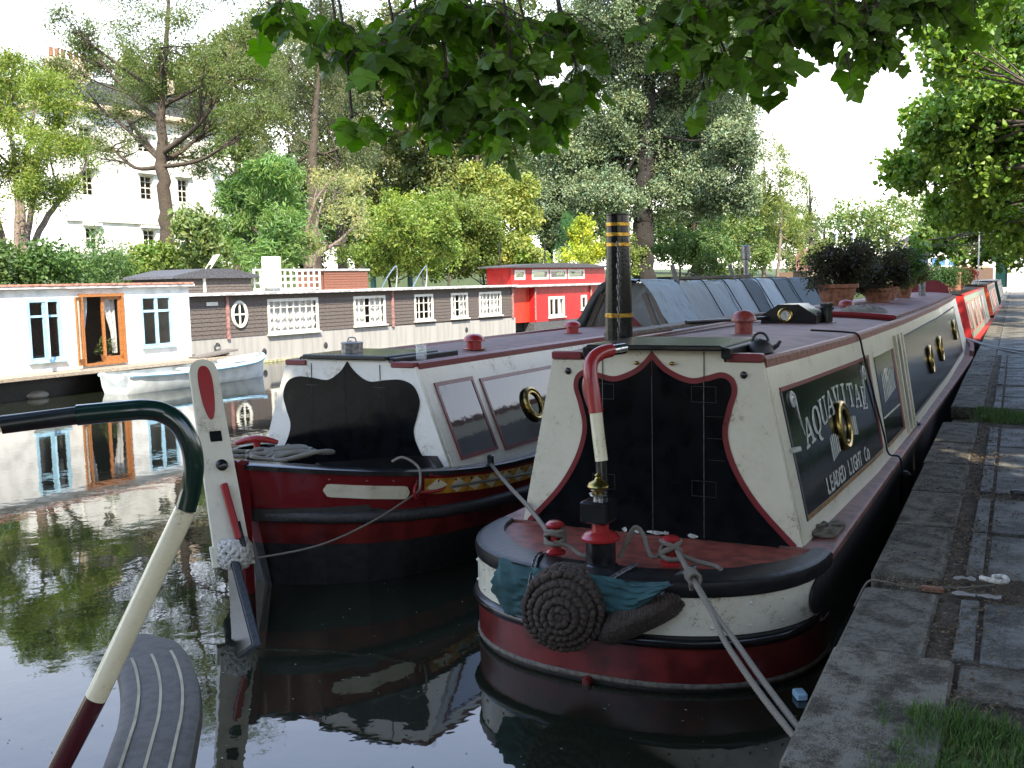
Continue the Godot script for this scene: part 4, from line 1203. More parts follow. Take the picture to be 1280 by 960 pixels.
func boat_butty() -> void:
	var B := thing("butty_boat", "white and red narrowboat with glossy black ogee stern panel and canvas-covered hold", "narrowboat", Vector3(-5.1, 0, -7.0), -2.5)
	var zz := [1.32, 1.22, 1.05, 0.8, 0.5, 0.15, -0.3, -0.9, -2.0, -6.0, -10.0, -14.0, -16.5, -17.5, -18.3, -18.8]
	var ww := [0.06, 0.3, 0.58, 0.83, 0.99, 1.1, 1.16, 1.18, 1.19, 1.19, 1.19, 1.19, 1.1, 0.8, 0.4, 0.06]
	var shr := func(z): return 0.72 + 0.26 * pow(clampf((z + 1.2) / 2.5, 0.0, 1.0), 1.7) + 0.3 * smoothstep(-14.5, -18.8, z)
	var pts := []
	var tz := []; var tw := []
	for i in zz.size() - 1:
		for k in 6:
			var z := lerpf(zz[i], zz[i + 1], k / 6.0)
			tz.append(z); tw.append(lerp_table(zz, ww, z))
	tz.append(zz[-1]); tw.append(ww[-1])
	for i in range(tz.size() - 1, -1, -1): pts.append(Vector3(-tw[i], 0, tz[i]))
	for i in tz.size(): pts.append(Vector3(tw[i], 0, tz[i]))
	var pl := plan(pts); var P: Array = pl[0]; var N: Array = pl[1]
	var n := P.size()
	# inward tuck of the hull towards the waterline at the stern
	var tuck := func(i): return 0.24 * clampf((P[i].z + 0.6) / 1.9, 0.0, 1.0)
	var yb := func(i): return shr.call(P[i].z)
	var band := func(off, t0, t1): return func(i):
		var y0: float = yb.call(i) * t0; var y1: float = yb.call(i) * t1
		var k: float = tuck.call(i)
		return [Vector2(off - 0.02 - k * (1.0 - t0), y0), Vector2(off - k * (1.0 - t0), y0), Vector2(off - k * (1.0 - t1), y1), Vector2(off - 0.02 - k * (1.0 - t1), y1)]
	var h1 := G.new(); h1.crease = 60; h1.sweep(P, N, band.call(0.0, -0.4, 0.36)); part(B, "lower_hull", h1, M.hull_black)
	var h2 := G.new(); h2.crease = 60; h2.sweep(P, N, band.call(0.002, 0.36, 0.6)); part(B, "hull_side", h2, M.hull_red)
	var h3 := G.new(); h3.crease = 60; h3.sweep(P, N, band.call(0.002, 0.6, 1.0)); part(B, "top_strake", h3, M.maroon_wet)
	var st := G.new(); st.crease = 60
	st.sweep(P, N, func(i):
		var y: float = yb.call(i) * 0.6; var k: float = tuck.call(i) * 0.4
		return [Vector2(-0.02 - k, y - 0.05), Vector2(0.035 - k, y - 0.045), Vector2(0.055 - k, y - 0.015), Vector2(0.055 - k, y + 0.02), Vector2(0.035 - k, y + 0.045), Vector2(-0.02 - k, y + 0.05)])
	part(B, "rubbing_strake", st, M.strake)
	# black coaming / gunwale cap
	var cap := G.new(); cap.crease = 50
	cap.sweep(P, N, func(i):
		var y: float = yb.call(i)
		return [Vector2(-0.14, y - 0.02), Vector2(-0.14, y + 0.012), Vector2(-0.02, y + 0.016), Vector2(0.016, y + 0.004), Vector2(0.016, y - 0.03), Vector2(-0.02, y - 0.03)])
	part(B, "gunwale", cap, M.black)
	# coaming rising towards the cabin at each side of the well
	for s in [-1.0, 1.0]:
		var cm := G.new(); cm.crease = 50
		var rings := []
		for i in 18:
			var t := i / 17.0
			var z := lerpf(0.98, -0.12, t)
			var w := lerp_table(zz, ww, z) - 0.16 - 0.05 * t
			var y: float = shr.call(z)
			var top := y + 0.05 + 0.06 * sin(t * PI * 0.8)
			rings.append(PackedVector3Array([Vector3(s * w, y - 0.08, z), Vector3(s * (w + 0.05), y, z), Vector3(s * (w - 0.02), top, z), Vector3(s * (w - 0.05), top - 0.01, z)]))
		cm.loft(rings); part(B, "coaming", cm, M.black)
	var dk := G.new()
	var poly := PackedVector2Array()
	for i in n:
		if P[i].z > -17.8: poly.append(Vector2(P[i].x * 0.93, -P[i].z * (0.97 if P[i].z > 0.9 else 1.0)))
	dk.prism(poly, 0.55, 0.64, Transform3D(Basis(Vector3(1, 0, 0), Vector3(0, 0, -1), Vector3(0, 1, 0)), Vector3.ZERO)); part(B, "deck", dk, M.hull_black)
	# stern post
	var sp := G.new(); sp.box(Vector3(0, 0.35, 1.33), Vector3(0.11, 1.35, 0.12), 0.015); part(B, "stern_post", sp, M.maroon_wet)
	# rivets below the cap, cream flash, lozenges
	var side_pt := func(z: float, y: float, off: float) -> Vector3:
		var w := lerp_table(zz, ww, z); var hh: float = shr.call(z)
		var k: float = 0.24 * clampf((z + 0.6) / 1.9, 0.0, 1.0) * (1.0 - y / hh)
		var dz := (lerp_table(zz, ww, z + 0.05) - lerp_table(zz, ww, z - 0.05)) / 0.1
		var nn := Vector3(1, 0, -dz).normalized()
		return Vector3(w, y, z) + nn * (off - k)
	for k in 14:
		var z := 1.02 - k * 0.19
		var rg := G.new(); rg.crease = 60
		rg.ball(side_pt.call(z, shr.call(z) - 0.075, 0.004), Vector3(0.016, 0.016, 0.016), 8, 4); part(B, "rivet", rg, M.maroon_wet)
	var flash := G.new(); var fr := []
	for i in 25:
		var t := i / 24.0
		var z := lerpf(1.06, 0.52, t)
		var yy: float = shr.call(z) - 0.16 - 0.005 * t
		var e := minf(t, 1.0 - t)
		var hh := 0.052 * sqrt(clampf(1.0 - pow(1.0 - e / 0.07, 2.0), 0.02, 1.0)) if e < 0.07 else 0.052
		fr.append(PackedVector3Array([side_pt.call(z, yy - hh, 0.001), side_pt.call(z, yy - hh, 0.012), side_pt.call(z, yy + hh, 0.012), side_pt.call(z, yy + hh, 0.001)]))
	flash.loft(fr); part(B, "cream_flash", flash, M.cream)
	var yb_ := G.new(); var yr := []
	for i in 30:
		var z := lerpf(0.38, -3.2, i / 29.0)
		var yy: float = shr.call(z) - 0.12
		yr.append(PackedVector3Array([side_pt.call(z, yy - 0.062, 0.001), side_pt.call(z, yy - 0.062, 0.012), side_pt.call(z, yy + 0.062, 0.012), side_pt.call(z, yy + 0.062, 0.001)]))
	yb_.loft(yr); part(B, "yellow_band", yb_, M.yellow)
	for k in 16:
		var z := 0.27 - k * 0.22
		var yy: float = shr.call(z) - 0.12
		var lg := G.new()
		lg.quad(side_pt.call(z + 0.1, yy, 0.0155), side_pt.call(z, yy + 0.06, 0.0155), side_pt.call(z - 0.1, yy, 0.0155), side_pt.call(z, yy - 0.06, 0.0155)); part(B, "lozenge", lg, M.cream)
	# --- cabin
	var c := {"z": [0.0, -6.4], "top": [0.69, 0.7], "base": [1.06, 1.07], "yb": 0.7, "yt": 1.63}
	for s in [-1.0, 1.0]:
		var w := G.new(); slab(w, c, s, -0.045, -6.1, 0.66, 1.625, -0.04, 0.04); part(B, "cabin_side", w, M.white)
	roof(B, c, -0.047, -6.12, 0.035, M.roof_red, M.maroon)
	var wall := G.new(); wall.prism(PackedVector2Array([Vector2(-1.06, 0.66), Vector2(1.06, 0.66), Vector2(0.69, 1.63), Vector2(0.475, 1.63), Vector2(0.475, 1.668), Vector2(-0.515, 1.668), Vector2(-0.515, 1.63), Vector2(-0.69, 1.63)]), -0.045, 0.0); part(B, "stern_bulkhead", wall, M.white)
	var fw := G.new(); fw.prism(PackedVector2Array([Vector2(-1.04, 0.6), Vector2(1.04, 0.6), Vector2(0.68, 1.62), Vector2(-0.68, 1.62)]), -6.12, -6.07); part(B, "fore_bulkhead", fw, M.maroon)
	var half := smooth2([Vector2(0, 1.655), Vector2(0.08, 1.565), Vector2(0.22, 1.49), Vector2(0.4, 1.505), Vector2(0.56, 1.51), Vector2(0.68, 1.46), Vector2(0.735, 1.34), Vector2(0.705, 1.21), Vector2(0.665, 1.08), Vector2(0.71, 0.94), Vector2(0.8, 0.83), Vector2(0.97, 0.745)], 6)
	var hf := []
	for p in half: hf.append(Vector2(maxf(p.x, 0.0), p.y))
	hf.append(Vector2(0.97, 0.67)); hf.append(Vector2(0, 0.67))
	var mp := mirror(hf)
	for cut in [[-1.2, -0.372], [-0.37, -0.0015], [0.0015, 0.37], [0.372, 1.2]]:
		for r in Geometry2D.intersect_polygons(mp, PackedVector2Array([Vector2(cut[0] - 0.03, 0.5), Vector2(cut[1] - 0.03, 0.5), Vector2(cut[1] - 0.03, 2.0), Vector2(cut[0] - 0.03, 2.0)])):
			var dg := G.new(); dg.prism(r, 0.0, 0.008); var dn := part(B, "door" if cut[0] > -0.5 and cut[1] < 0.5 else "door_wing", dg, M.panel_black)
	for x in [-0.401, 0.341]:
		var dl := G.new(); dl.box(Vector3(x, 1.565, 0.003), Vector3(0.004, 0.13, 0.007)); part(B, "door_seam", dl, M.strake)
		var hg := G.new(); hg.box(Vector3(x, 1.44, 0.0095), Vector3(0.13, 0.004, 0.003)); hg.box(Vector3(x, 1.4, 0.0095), Vector3(0.003, 0.08, 0.003)); part(B, "hinge", hg, M.strake)
	for s in [-1.0, 1.0]:
		var cg := G.new(); cg.box(Vector3(s * 0.575, 1.635, -0.03), Vector3(0.24, 0.05, 0.085), 0.008); part(B, "capping", cg, M.maroon)
	var hat := G.new(); hat.box(Vector3(-0.02, 1.69, -0.36), Vector3(0.9, 0.04, 0.8), 0.008); part(B, "sliding_hatch", hat, M.black)
	for x in [-0.5, 0.46]:
		var hr := G.new(); hr.box(Vector3(x, 1.665, -0.5), Vector3(0.07, 0.05, 1.0), 0.008); part(B, "hatch_runner", hr, M.rim_black)
	# panels on the visible side
	for q in [[-0.2, -0.77, 0.85, 1.45], [-0.92, -2.35, 0.82, 1.42], [-2.6, -3.9, 0.82, 1.42], [-4.2, -5.7, 0.82, 1.42]]:
		var w := G.new(); slab(w, c, 1.0, q[0], q[1], q[2], q[3], 0.0, 0.007); var pn := part(B, "side_panel", w, M.glass_panel)
		part(pn, "edging", frame4(c, 1.0, q[0] + 0.02, q[1] - 0.02, q[2] - 0.02, q[3] + 0.02, 0.03, 0.0, 0.013), M.maroon)
	porthole(B, c, 1.0, -1.66, 1.12, 0.15)
	var bl := G.new(); slab(bl, c, 1.0, -0.06, -6.1, 0.68, 0.71, 0.0, 0.012); part(B, "base_line", bl, M.white)
	mushroom(B, Vector3(0.36, 1.66, -1.5), M.red, 0.085, 0.15)
	mushroom(B, Vector3(0.12, 1.665, -4.2), M.red, 0.085, 0.15)
	# --- stern gear: T-shaped stud
	var ts := G.new(); ts.crease = 50
	ts.lathe([[0.04, 0.0], [0.03, 0.02], [0.026, 0.12], [0.034, 0.15]], 14, Transform3D(Basis(), Vector3(-0.3, 0.92, 0.82)))
	var tp := G.new(); tp.crease = 60
	tp.tube([Vector3(-0.45, 1.055, 0.9), Vector3(-0.38, 1.08, 0.86), Vector3(-0.3, 1.09, 0.82), Vector3(-0.22, 1.08, 0.78), Vector3(-0.15, 1.055, 0.74)], [0.018, 0.026, 0.03, 0.026, 0.018], 10)
	var tn := part(B, "mooring_stud", ts, M.red); part(tn, "cross_bar", tp, M.red)
	# ring and towing hook on the side
	var rc: Vector3 = side_pt.call(0.47, shr.call(0.47) - 0.15, 0.03)
	var ring := []
	for i in 20: ring.append(rc + Vector3(0.02 * cos(TAU * i / 20.0), 0.06 * sin(TAU * i / 20.0), 0.06 * cos(TAU * i / 20.0)))
	var rg2 := G.new(); rg2.tube(ring, 0.011, 8, false, true); part(B, "mooring_ring", rg2, M.red)
	var hk := []
	for q in [Vector3(0.03, -0.01, 0.0), Vector3(0.06, -0.03, -0.16), Vector3(0.07, -0.025, -0.26), Vector3(0.075, 0.02, -0.3), Vector3(0.06, 0.07, -0.24), Vector3(0.04, 0.11, -0.12)]: hk.append(rc + q)
	var hg2 := G.new(); hg2.crease = 60; hg2.tube(G.resample(hk, 0.02), 0.015, 8); part(B, "hook", hg2, M.red)
	# --- rudder
	var d := Vector3(0.75, 0, 0.66).normalized(); var pr := Vector3(0.66, 0, -0.75).normalized()
	var inv := B.transform.affine_inverse()
	var top := inv * Vector3(-5.42, 1.7, -5.62); var low := inv * Vector3(-5.02, 0.25, -5.42)
	d = inv.basis * d; pr = inv.basis * pr
	var upv := (top - low).normalized()
	var L := top.distance_to(low)
	var fn := pr.cross(upv).normalized()
	var face := Transform3D(Basis(pr, upv, fn), low)
	var out := PackedVector2Array()
	for k in 15:
		var a := PI * k / 14.0
		out.append(Vector2(0.098 * cos(a), L - 0.02 + 0.085 * sin(a)))
	out.append(Vector2(-0.125, 0.1)); out.append(Vector2(0.125, 0.1))
	var rs := G.new(); rs.prism(out, -0.07, 0.06, face)
	var ru := part(B, "rudder", rs, M.cream)
	var tear := PackedVector2Array()
	for k in 40:
		var a := TAU * k / 40.0
		var yy := sin(a)
		tear.append(Vector2(signf(cos(a)) * pow(absf(cos(a)), 0.8) * (0.05 + 0.014 * yy), L - 0.19 + signf(yy) * pow(absf(yy), 0.9) * 0.205))
	var tg := G.new(); tg.prism(tear, 0.06, 0.064, face); part(ru, "red_mark", tg, M.red)
	var sq := G.new(); sq.prism(PackedVector2Array([Vector2(-0.042, 0), Vector2(0.042, 0), Vector2(0.042, 0.078), Vector2(-0.042, 0.078)]), 0.06, 0.0645, Transform3D(face.basis, face * Vector3(0.012, L - 0.56, 0))); part(ru, "tiller_socket", sq, M.panel_black)
	var bt := G.new(); bt.lathe([[0.042, 0.0], [0.042, 0.03], [0.03, 0.04], [0.001, 0.042]], 18, Transform3D(face.basis * Basis(Vector3(1, 0, 0), PI / 2), face * Vector3(0.02, L - 0.74, 0.06))); part(ru, "bolt", bt, M.black)
	var rbar := G.new(); rbar.crease = 20
	rbar.bar(face * Vector3(0.01, L - 0.88, 0.09), face * Vector3(0.05, 0.22, 0.13), 0.05, 0.06, face.basis.z, 0.008); part(ru, "iron_strap", rbar, M.red)
	var rb2 := G.new(); rb2.bar(face * Vector3(0.055, 0.35, 0.12), face * Vector3(0.07, 0.16, 0.14), 0.045, 0.05, face.basis.z, 0.006); part(ru, "iron_strap", rb2, M.black)
	# blade: edge-on board reaching aft into the water
	var b0 := low + upv * 0.12
	var tip := inv * Vector3(-4.3, -0.03, -4.82)
	var bl2 := G.new()
	var th := pr * 0.032
	var q0 := [b0 - d * 0.05, b0 + d * 0.1, tip, tip + Vector3(0, -0.5, 0), b0 + Vector3(0, -0.85, 0)]
	var r0 := PackedVector3Array(); var r1 := PackedVector3Array()
	for p in q0:
		r0.append(p - th); r1.append(p + th)
	bl2.loft([r0, r1]); part(ru, "blade", bl2, M.black)
	var edg := G.new(); edg.bar(b0 + d * 0.12, tip + d * 0.012, 0.05, 0.014, Vector3.UP, 0.003); part(ru, "blade_edge", edg, M.strake)
	# white rope knot round the stock
	var kc := face * Vector3(0.01, 0.14, 0.03)
	var K := thing("rope_knot", "white turk's head rope knot bound round a rudder post", "rope", B.transform * kc, 0)
	for s in 3:
		var kp := []
		for i in 61:
			var t := TAU * i / 60.0
			var a := t * 3.0 + s * TAU / 3.0 * 0.5; var la := 0.75 * sin(t * 4.0 + s * 2.1)
			kp.append(Vector3(cos(t * 3.0 + s) * cos(la) * 0.13, 0.12 * sin(la) * 1.15, sin(t * 3.0 + s) * cos(la) * 0.1))
		var kg := G.new(); kg.rope(kp, 0.02, 6.0); part(K, "strand", kg, M.rope_white)
	var kb := G.new(); kb.crease = 60; kb.ball(Vector3.ZERO, Vector3(0.115, 0.11, 0.085), 16, 10); part(K, "core", kb, M.rope_white)
	var kbx := G.new(); kbx.box(face * Vector3(0.0, 0.12, -0.01), Vector3(0.3, 0.16, 0.06), 0.006, face.basis); part(ru, "collar_board", kbx, M.cream)
	# fender on the off side of the stern
	var ff := G.new(); ff.crease = 60
	var fp := []
	for i in 10: fp.append(B.transform * Vector3(lerpf(-0.06, -0.5, i / 9.0), 0.72 - 0.03 * i / 9.0, lerpf(1.42, 1.02, i / 9.0)))
	ff.rope(fp, 0.06, 2.2, 12)
	solo("stern_fender", "thick grey rope fender wrapped round a red pointed stern behind the rudder post", "fender", ff, M.rope)
	# coil of rope on the stern deck
	var cr := []
	for i in 130:
		var a := i * 0.36
		var k := 0.75 + 0.25 * sin(i * 0.21)
		cr.append(B.transform * Vector3(-0.02 + 0.16 * cos(a) * k + 0.18 * sin(i * 0.05), 0.985 + 0.03 * sin(i * 0.8) * 0.6 + i * 0.0002, 0.86 - 0.3 * sin(a) * k * 0.5 - 0.22 * cos(a) * k))
	var cg2 := G.new(); cg2.rope(cr, 0.017)
	solo("rope_coil", "long coil of pale grey rope lying on a red stern beside the T-shaped stud", "rope", cg2, M.rope_pale)
	# tin and jar on the hatch
	var tin := thing("lidded_tin", "round dark tin with a wire handle standing on a black roof hatch", "tin", B.transform * Vector3(-0.18, 1.71, -0.3), 0)
	var tg2 := G.new(); tg2.crease = 30; tg2.lathe([[0.095, 0.0], [0.095, 0.075], [0.1, 0.077], [0.1, 0.085], [0.09, 0.09], [0.001, 0.094]], 22); part(tin, "body", tg2, M.steel)
	var tw2 := []
	for i in 9: tw2.append(Vector3(-0.05 + 0.1 * i / 8.0, 0.085 + 0.045 * minf(1.0, sin(PI * i / 8.0) * 2.2), 0))
	var tg3 := G.new(); tg3.tube(tw2, 0.006, 6); part(tin, "handle", tg3, M.steel)
	var jar := thing("glass_jar", "empty clear glass jar standing on a maroon roof rail", "jar", B.transform * Vector3(0.56, 1.655, -0.3), 0)
	var jg := G.new(); jg.crease = 40; jg.lathe([[0.042, 0.0], [0.046, 0.006], [0.046, 0.13], [0.044, 0.13], [0.044, 0.012], [0.001, 0.01]], 22); part(jar, "glass", jg, M.jar_glass)
	# --- canvas over the hold
	var xc := func(z): return -0.0
	var sect := func(z: float, k: float) -> Array:
		return [Vector2(-1.08, 0.85), Vector2(-0.72, 1.48), Vector2(-0.36, 2.11), Vector2(-0.28, 2.21), Vector2(-0.2, 2.23), Vector2(0.2, 2.23), Vector2(0.28, 2.21), Vector2(0.36, 2.11), Vector2(0.72, 1.48), Vector2(1.08, 0.85)]
	var nz := FastNoiseLite.new(); nz.frequency = 0.9; nz.seed = 3
	var edges := [-6.3, -7.4, -8.6, -9.7, -10.7, -11.7, -12.8, -14.0, -15.9]
	var mats := [M.tarp, M.tarp, M.tarp, M.tarp, M.tarp_dark, M.tarp, M.tarp_dark, M.tarp_dark]
	for e in edges.size() - 1:
		var za: float = edges[e] + 0.06; var zb: float = edges[e + 1]
		var g := G.new(); g.crease = 50
		var rings := []
		var lift := 0.012 * (e % 2)
		var m := 12
		for i in m + 1:
			var z := lerpf(za, zb, float(i) / m)
			var r := PackedVector3Array()
			var so := smooth2(sect.call(z, 0.0), 4)
			for j in so.size():
				var w := 0.035 * nz.get_noise_2d(z * 1.6, j * 0.5) + 0.02 * nz.get_noise_2d(z * 5.0, j * 0.9 + 40.0)
				var q: Vector2 = so[j]
				r.append(Vector3(q.x * (1.0 + lift + w * 0.5), q.y + lift + w, z))
			for j in range(so.size() - 1, -1, -1):
				var q: Vector2 = r_xy(r[j])
				r.append(Vector3(q.x * 0.985, q.y - 0.012, z))
			rings.append(r)
		g.loft(rings, true, true)
		part(B, "canvas_sheet", g, mats[e])
	# loose blue sheet over the near end
	var ls := G.new(); ls.crease = 60
	var rr := []
	for i in 14:
		var u := i / 13.0
		var z := lerpf(-6.0, -7.3, u)
		var so := smooth2([Vector2(-0.98 + 0.3 * u, 1.35 + 0.05 * u), Vector2(-0.66, 1.7), Vector2(-0.4, 2.1), Vector2(-0.28, 2.22), Vector2(-0.2, 2.25), Vector2(0.22, 2.25), Vector2(0.3, 2.22), Vector2(0.42, 2.08), Vector2(0.74, 1.52), Vector2(0.96, 1.15)], 4)
		var r := PackedVector3Array()
		for j in so.size():
			var w := 0.05 * nz.get_noise_2d(z * 3.0 + 9.0, j * 1.1) * (1.0 - u * 0.5)
			r.append(Vector3(so[j].x * 1.03, so[j].y + 0.03 + w, z))
		rr.append(r)
	ls.loft(rr, false, false)
	part(B, "loose_sheet", ls, M.tarp_blue)
	# supports under the near end, plank along the ridge
	for s in [-1.0, 1.0]:
		for k in 2:
			var sg := G.new(); sg.bar(Vector3(s * (0.98 - 0.22 * k), 0.8, -6.2 - 0.05 * k), Vector3(s * (0.36 - 0.12 * k), 2.1, -6.2 - 0.05 * k), 0.05, 0.07); part(B, "frame_timber", sg, M.wood_grey)
	var ib := G.new(); ib.prism(PackedVector2Array([Vector2(-0.6, 0.65), Vector2(0.6, 0.65), Vector2(0.42, 1.92), Vector2(-0.42, 1.92)]), -6.32, -6.28); part(B, "hold_board", ib, M.maroon)
	for q in [[-7.6, -12.0]]:
		var kg := G.new(); kg.bar(Vector3(0.02, 2.3, q[0]), Vector3(0.04, 2.31, q[1]), 0.22, 0.045); part(B, "ridge_plank", kg, M.rim_black)
	for z in [-7.5, -10.4]:
		var sg := G.new(); sg.bar(Vector3(0.34, 2.02, z), Vector3(0.18, 2.5, z - 0.02), 0.06, 0.05); part(B, "stanchion", sg, M.wood_grey)
	for e in range(1, edges.size() - 1):
		var lp := []
		for q in smooth2([Vector2(-1.07, 0.9), Vector2(-0.74, 1.49), Vector2(-0.37, 2.13), Vector2(-0.28, 2.24), Vector2(-0.2, 2.26), Vector2(0.2, 2.26), Vector2(0.28, 2.24), Vector2(0.37, 2.13), Vector2(0.74, 1.49), Vector2(1.07, 0.9)], 4): lp.append(Vector3(q.x * 1.03, q.y + 0.01, edges[e] + 0.03))
		var lg := G.new(); lg.tube(lp, 0.009, 5); part(B, "lashing", lg, M.rope_black)
	# black oval board standing at the far end
	var ob := G.new()
	var op := PackedVector2Array()
	for k in 26:
		var a := TAU * k / 26.0
		op.append(Vector2(0.42 * cos(a), 1.65 + 0.62 * sin(a)))
	ob.prism(op, -16.15, -16.1, Transform3D(Basis(), Vector3(0.35, 0, 0))); part(B, "bow_board", ob, M.hull_black)
	# steel flue on the hold
	var fl := G.new(); fl.crease = 30; fl.lathe([[0.05, 0.0], [0.05, 0.42], [0.085, 0.43], [0.085, 0.68], [0.07, 0.7]], 16, Transform3D(Basis(), Vector3(-0.1, 2.2, -12.4))); part(B, "flue", fl, M.steel)

func r_xy(p: Vector3) -> Vector2:
	return Vector2(p.x, p.y)

func ropes() -> void:
	var R := Transform3D(Basis(Vector3.UP, deg_to_rad(-0.9)), Vector3(-2.1, 0, -6.2))
	var s1 := R * Vector3(-0.36, 0.642, 0.76); var s2 := R * Vector3(0.36, 0.642, 0.72)
	# double mooring line to the towpath
	var e := Vector3(-0.2, 0.64, -2.85)
	for k in 2:
		var g := G.new()
		var off := Vector3(0.018 * (k * 2 - 1), 0.0, 0.006)
		var p := [s2 + Vector3(0.05, 0.1, 0.04)]
		for i in range(1, 12):
			var t := i / 11.0
			p.append((s2 + Vector3(0.05, 0.1, 0.04)).lerp(e, t) + off * sin(PI * t) * (1.6 if t > 0.3 else 0.4) + Vector3(0, -0.1 * sin(PI * t), 0))
		g.rope(p, 0.014)
		solo("mooring_rope", "taut grey double mooring rope running from the right red stud to the towpath edge", "rope", g, M.rope, "double mooring rope to the towpath")
	# turns about the right stud with loose tails
	var tp := []
	for i in 70:
		var a := i * 0.5
		tp.append(s2 + Vector3(0.055 * cos(a), 0.075 + 0.05 * sin(i * 0.33) + 0.02, 0.055 * sin(a)))
	tp += [s2 + Vector3(-0.1, 0.06, 0.06), s2 + Vector3(-0.16, 0.17, 0.02), s2 + Vector3(-0.22, 0.2, 0.0), s2 + Vector3(-0.27, 0.1, 0.02), s2 + Vector3(-0.3, 0.02, 0.05)]
	var tg := G.new(); tg.rope(tp, 0.014)
	solo("stud_lashing", "grey rope wound round the right red mooring stud with a raised loop", "rope", tg, M.rope)
	var t2 := [s2 + Vector3(0.05, 0.07, 0.0), s2 + Vector3(0.14, 0.03, -0.03), s2 + Vector3(0.24, 0.012, -0.04), s2 + Vector3(0.3, 0.014, 0.02)]
	var t2g := G.new(); t2g.rope(t2, 0.014)
	solo("rope_tail", "short loose rope end lying on the red stern deck", "rope", t2g, M.rope)
	var hp := []
	var hc := s2.lerp(e, 0.13) + Vector3(0.04, 0.06, 0.03)
	var hd := (e - s2).normalized(); var hx := hd.cross(Vector3.UP).normalized(); var hy := hx.cross(hd)
	for i in 34:
		var a := i * 0.75
		hp.append(hc + hd * (i - 17) * 0.0035 + (hx * cos(a) + hy * sin(a)) * 0.03)
	hp.append(hc + Vector3(0.0, -0.06, 0.03))
	var kn := G.new(); kn.rope(hp, 0.011)
	solo("rope_hitch", "thick hitch tied in a grey mooring rope close to its stud", "rope", kn, M.rope)
	# left stud: turns and line across to the other boat
	var lp := []
	for i in 64:
		var a := i * 0.52
		lp.append(s1 + Vector3(0.058 * cos(a), 0.11 + 0.04 * sin(i * 0.29), 0.058 * sin(a)))
	lp += [s1 + Vector3(0.1, 0.06, 0.02), s1 + Vector3(0.2, 0.025, 0.06), s1 + Vector3(0.3, 0.02, 0.03)]
	var lg := G.new(); lg.rope(lp, 0.014)
	solo("stud_lashing", "grey rope wound round the left red mooring stud beside the teal cloth", "rope", lg, M.rope)
	var L := Transform3D(Basis(Vector3.UP, deg_to_rad(-2.5)), Vector3(-5.1, 0, -7.0))
	var a0 := L * Vector3(1.15, 0.77, -0.42)
	var m := (a0 + s1) * 0.5 + Vector3(0, 0.0, 0)
	var cg := G.new(); cg.rope([a0, a0.lerp(s1 + Vector3(0, 0.13, 0), 0.33) + Vector3(0, -0.02, 0), a0.lerp(s1 + Vector3(0, 0.13, 0), 0.66) + Vector3(0, -0.02, 0), s1 + Vector3(-0.05, 0.13, 0)], 0.015)
	solo("cross_line", "straight grey line from the diamond-banded hull to the left red stud", "rope", cg, M.rope)
	var cl := G.new(); cl.box(a0 + Vector3(0, 0.03, 0), Vector3(0.05, 0.1, 0.05), 0.01); solo("line_cleat", "small black cleat on a maroon gunwale holding a grey line", "cleat", cl, M.black)
	# thin line from the ring to the rudder knot
	var rc := L * Vector3(1.01, 0.69, 0.47)
	var kn2 := Vector3(-5.0, 0.33, -5.42)
	var hg := G.new(); hg.rope([rc, rc.lerp(kn2, 0.3) + Vector3(0.08, -0.06, 0.06), rc.lerp(kn2, 0.6) + Vector3(0.08, -0.08, 0.08), kn2], 0.008)
	solo("rudder_line", "thin grey line from a red mooring ring to the knotted rudder post", "rope", hg, M.rope)
	var loopp := [rc, rc + Vector3(0.05, 0.06, 0.04), rc + Vector3(0.03, 0.2, 0.02), rc + Vector3(-0.08, 0.28, 0.06), rc + Vector3(-0.16, 0.25, 0.1)]
	var og := G.new(); og.rope(loopp, 0.01)
	solo("rope_tail", "stiff rope end curling up over a black gunwale above the red ring", "rope", og, M.rope_pale)
	# cable from the hook running forward along the hull
	var h0 := L * Vector3(1.14, 0.69, 0.18)
	var wg := G.new(); wg.rope([h0, L * Vector3(1.3, 0.62, -0.9), L * Vector3(1.5, 0.6, -1.8), R * Vector3(-1.1, 0.62, -2.6)], 0.012)
	solo("tow_cable", "dark rope running forward from a red hook between the two hulls", "rope", wg, M.rope)
# ------------------------------------------------------------------ houseboats and buildings
# a wall in the plane x = x0 facing +x, with openings [z0, z1, y0, y1] (z0 > z1)
func holed(g: G, x0: float, t: float, za: float, zb: float, ya: float, yb: float, holes: Array) -> G:
	var zs := [za, zb]; var ys := [ya, yb]
	for h in holes:
		for q in [h[0], h[1]]:
			if not zs.has(q): zs.append(q)
		for q in [h[2], h[3]]:
			if not ys.has(q): ys.append(q)
	zs.sort(); ys.sort()
	for i in zs.size() - 1:
		for j in ys.size() - 1:
			var cz: float = (zs[i] + zs[i + 1]) * 0.5; var cy: float = (ys[j] + ys[j + 1]) * 0.5
			var open := false
			for h in holes:
				if cz < h[0] and cz > h[1] and cy > h[2] and cy < h[3]: open = true
			if open: continue
			g.quad(Vector3(x0, ys[j], zs[i + 1]), Vector3(x0, ys[j + 1], zs[i + 1]), Vector3(x0, ys[j + 1], zs[i]), Vector3(x0, ys[j], zs[i]))
			g.quad(Vector3(x0 - t, ys[j], zs[i]), Vector3(x0 - t, ys[j + 1], zs[i]), Vector3(x0 - t, ys[j + 1], zs[i + 1]), Vector3(x0 - t, ys[j], zs[i + 1]))
	for h in holes + [[za, zb, ya, yb]]:
		var c := [[h[0], h[2]], [h[1], h[2]], [h[1], h[3]], [h[0], h[3]]]
		for k in 4:
			var a = c[k]; var b = c[(k + 1) % 4]
			g.quad(Vector3(x0, a[1], a[0]), Vector3(x0, b[1], b[0]), Vector3(x0 - t, b[1], b[0]), Vector3(x0 - t, a[1], a[0]))
	return g

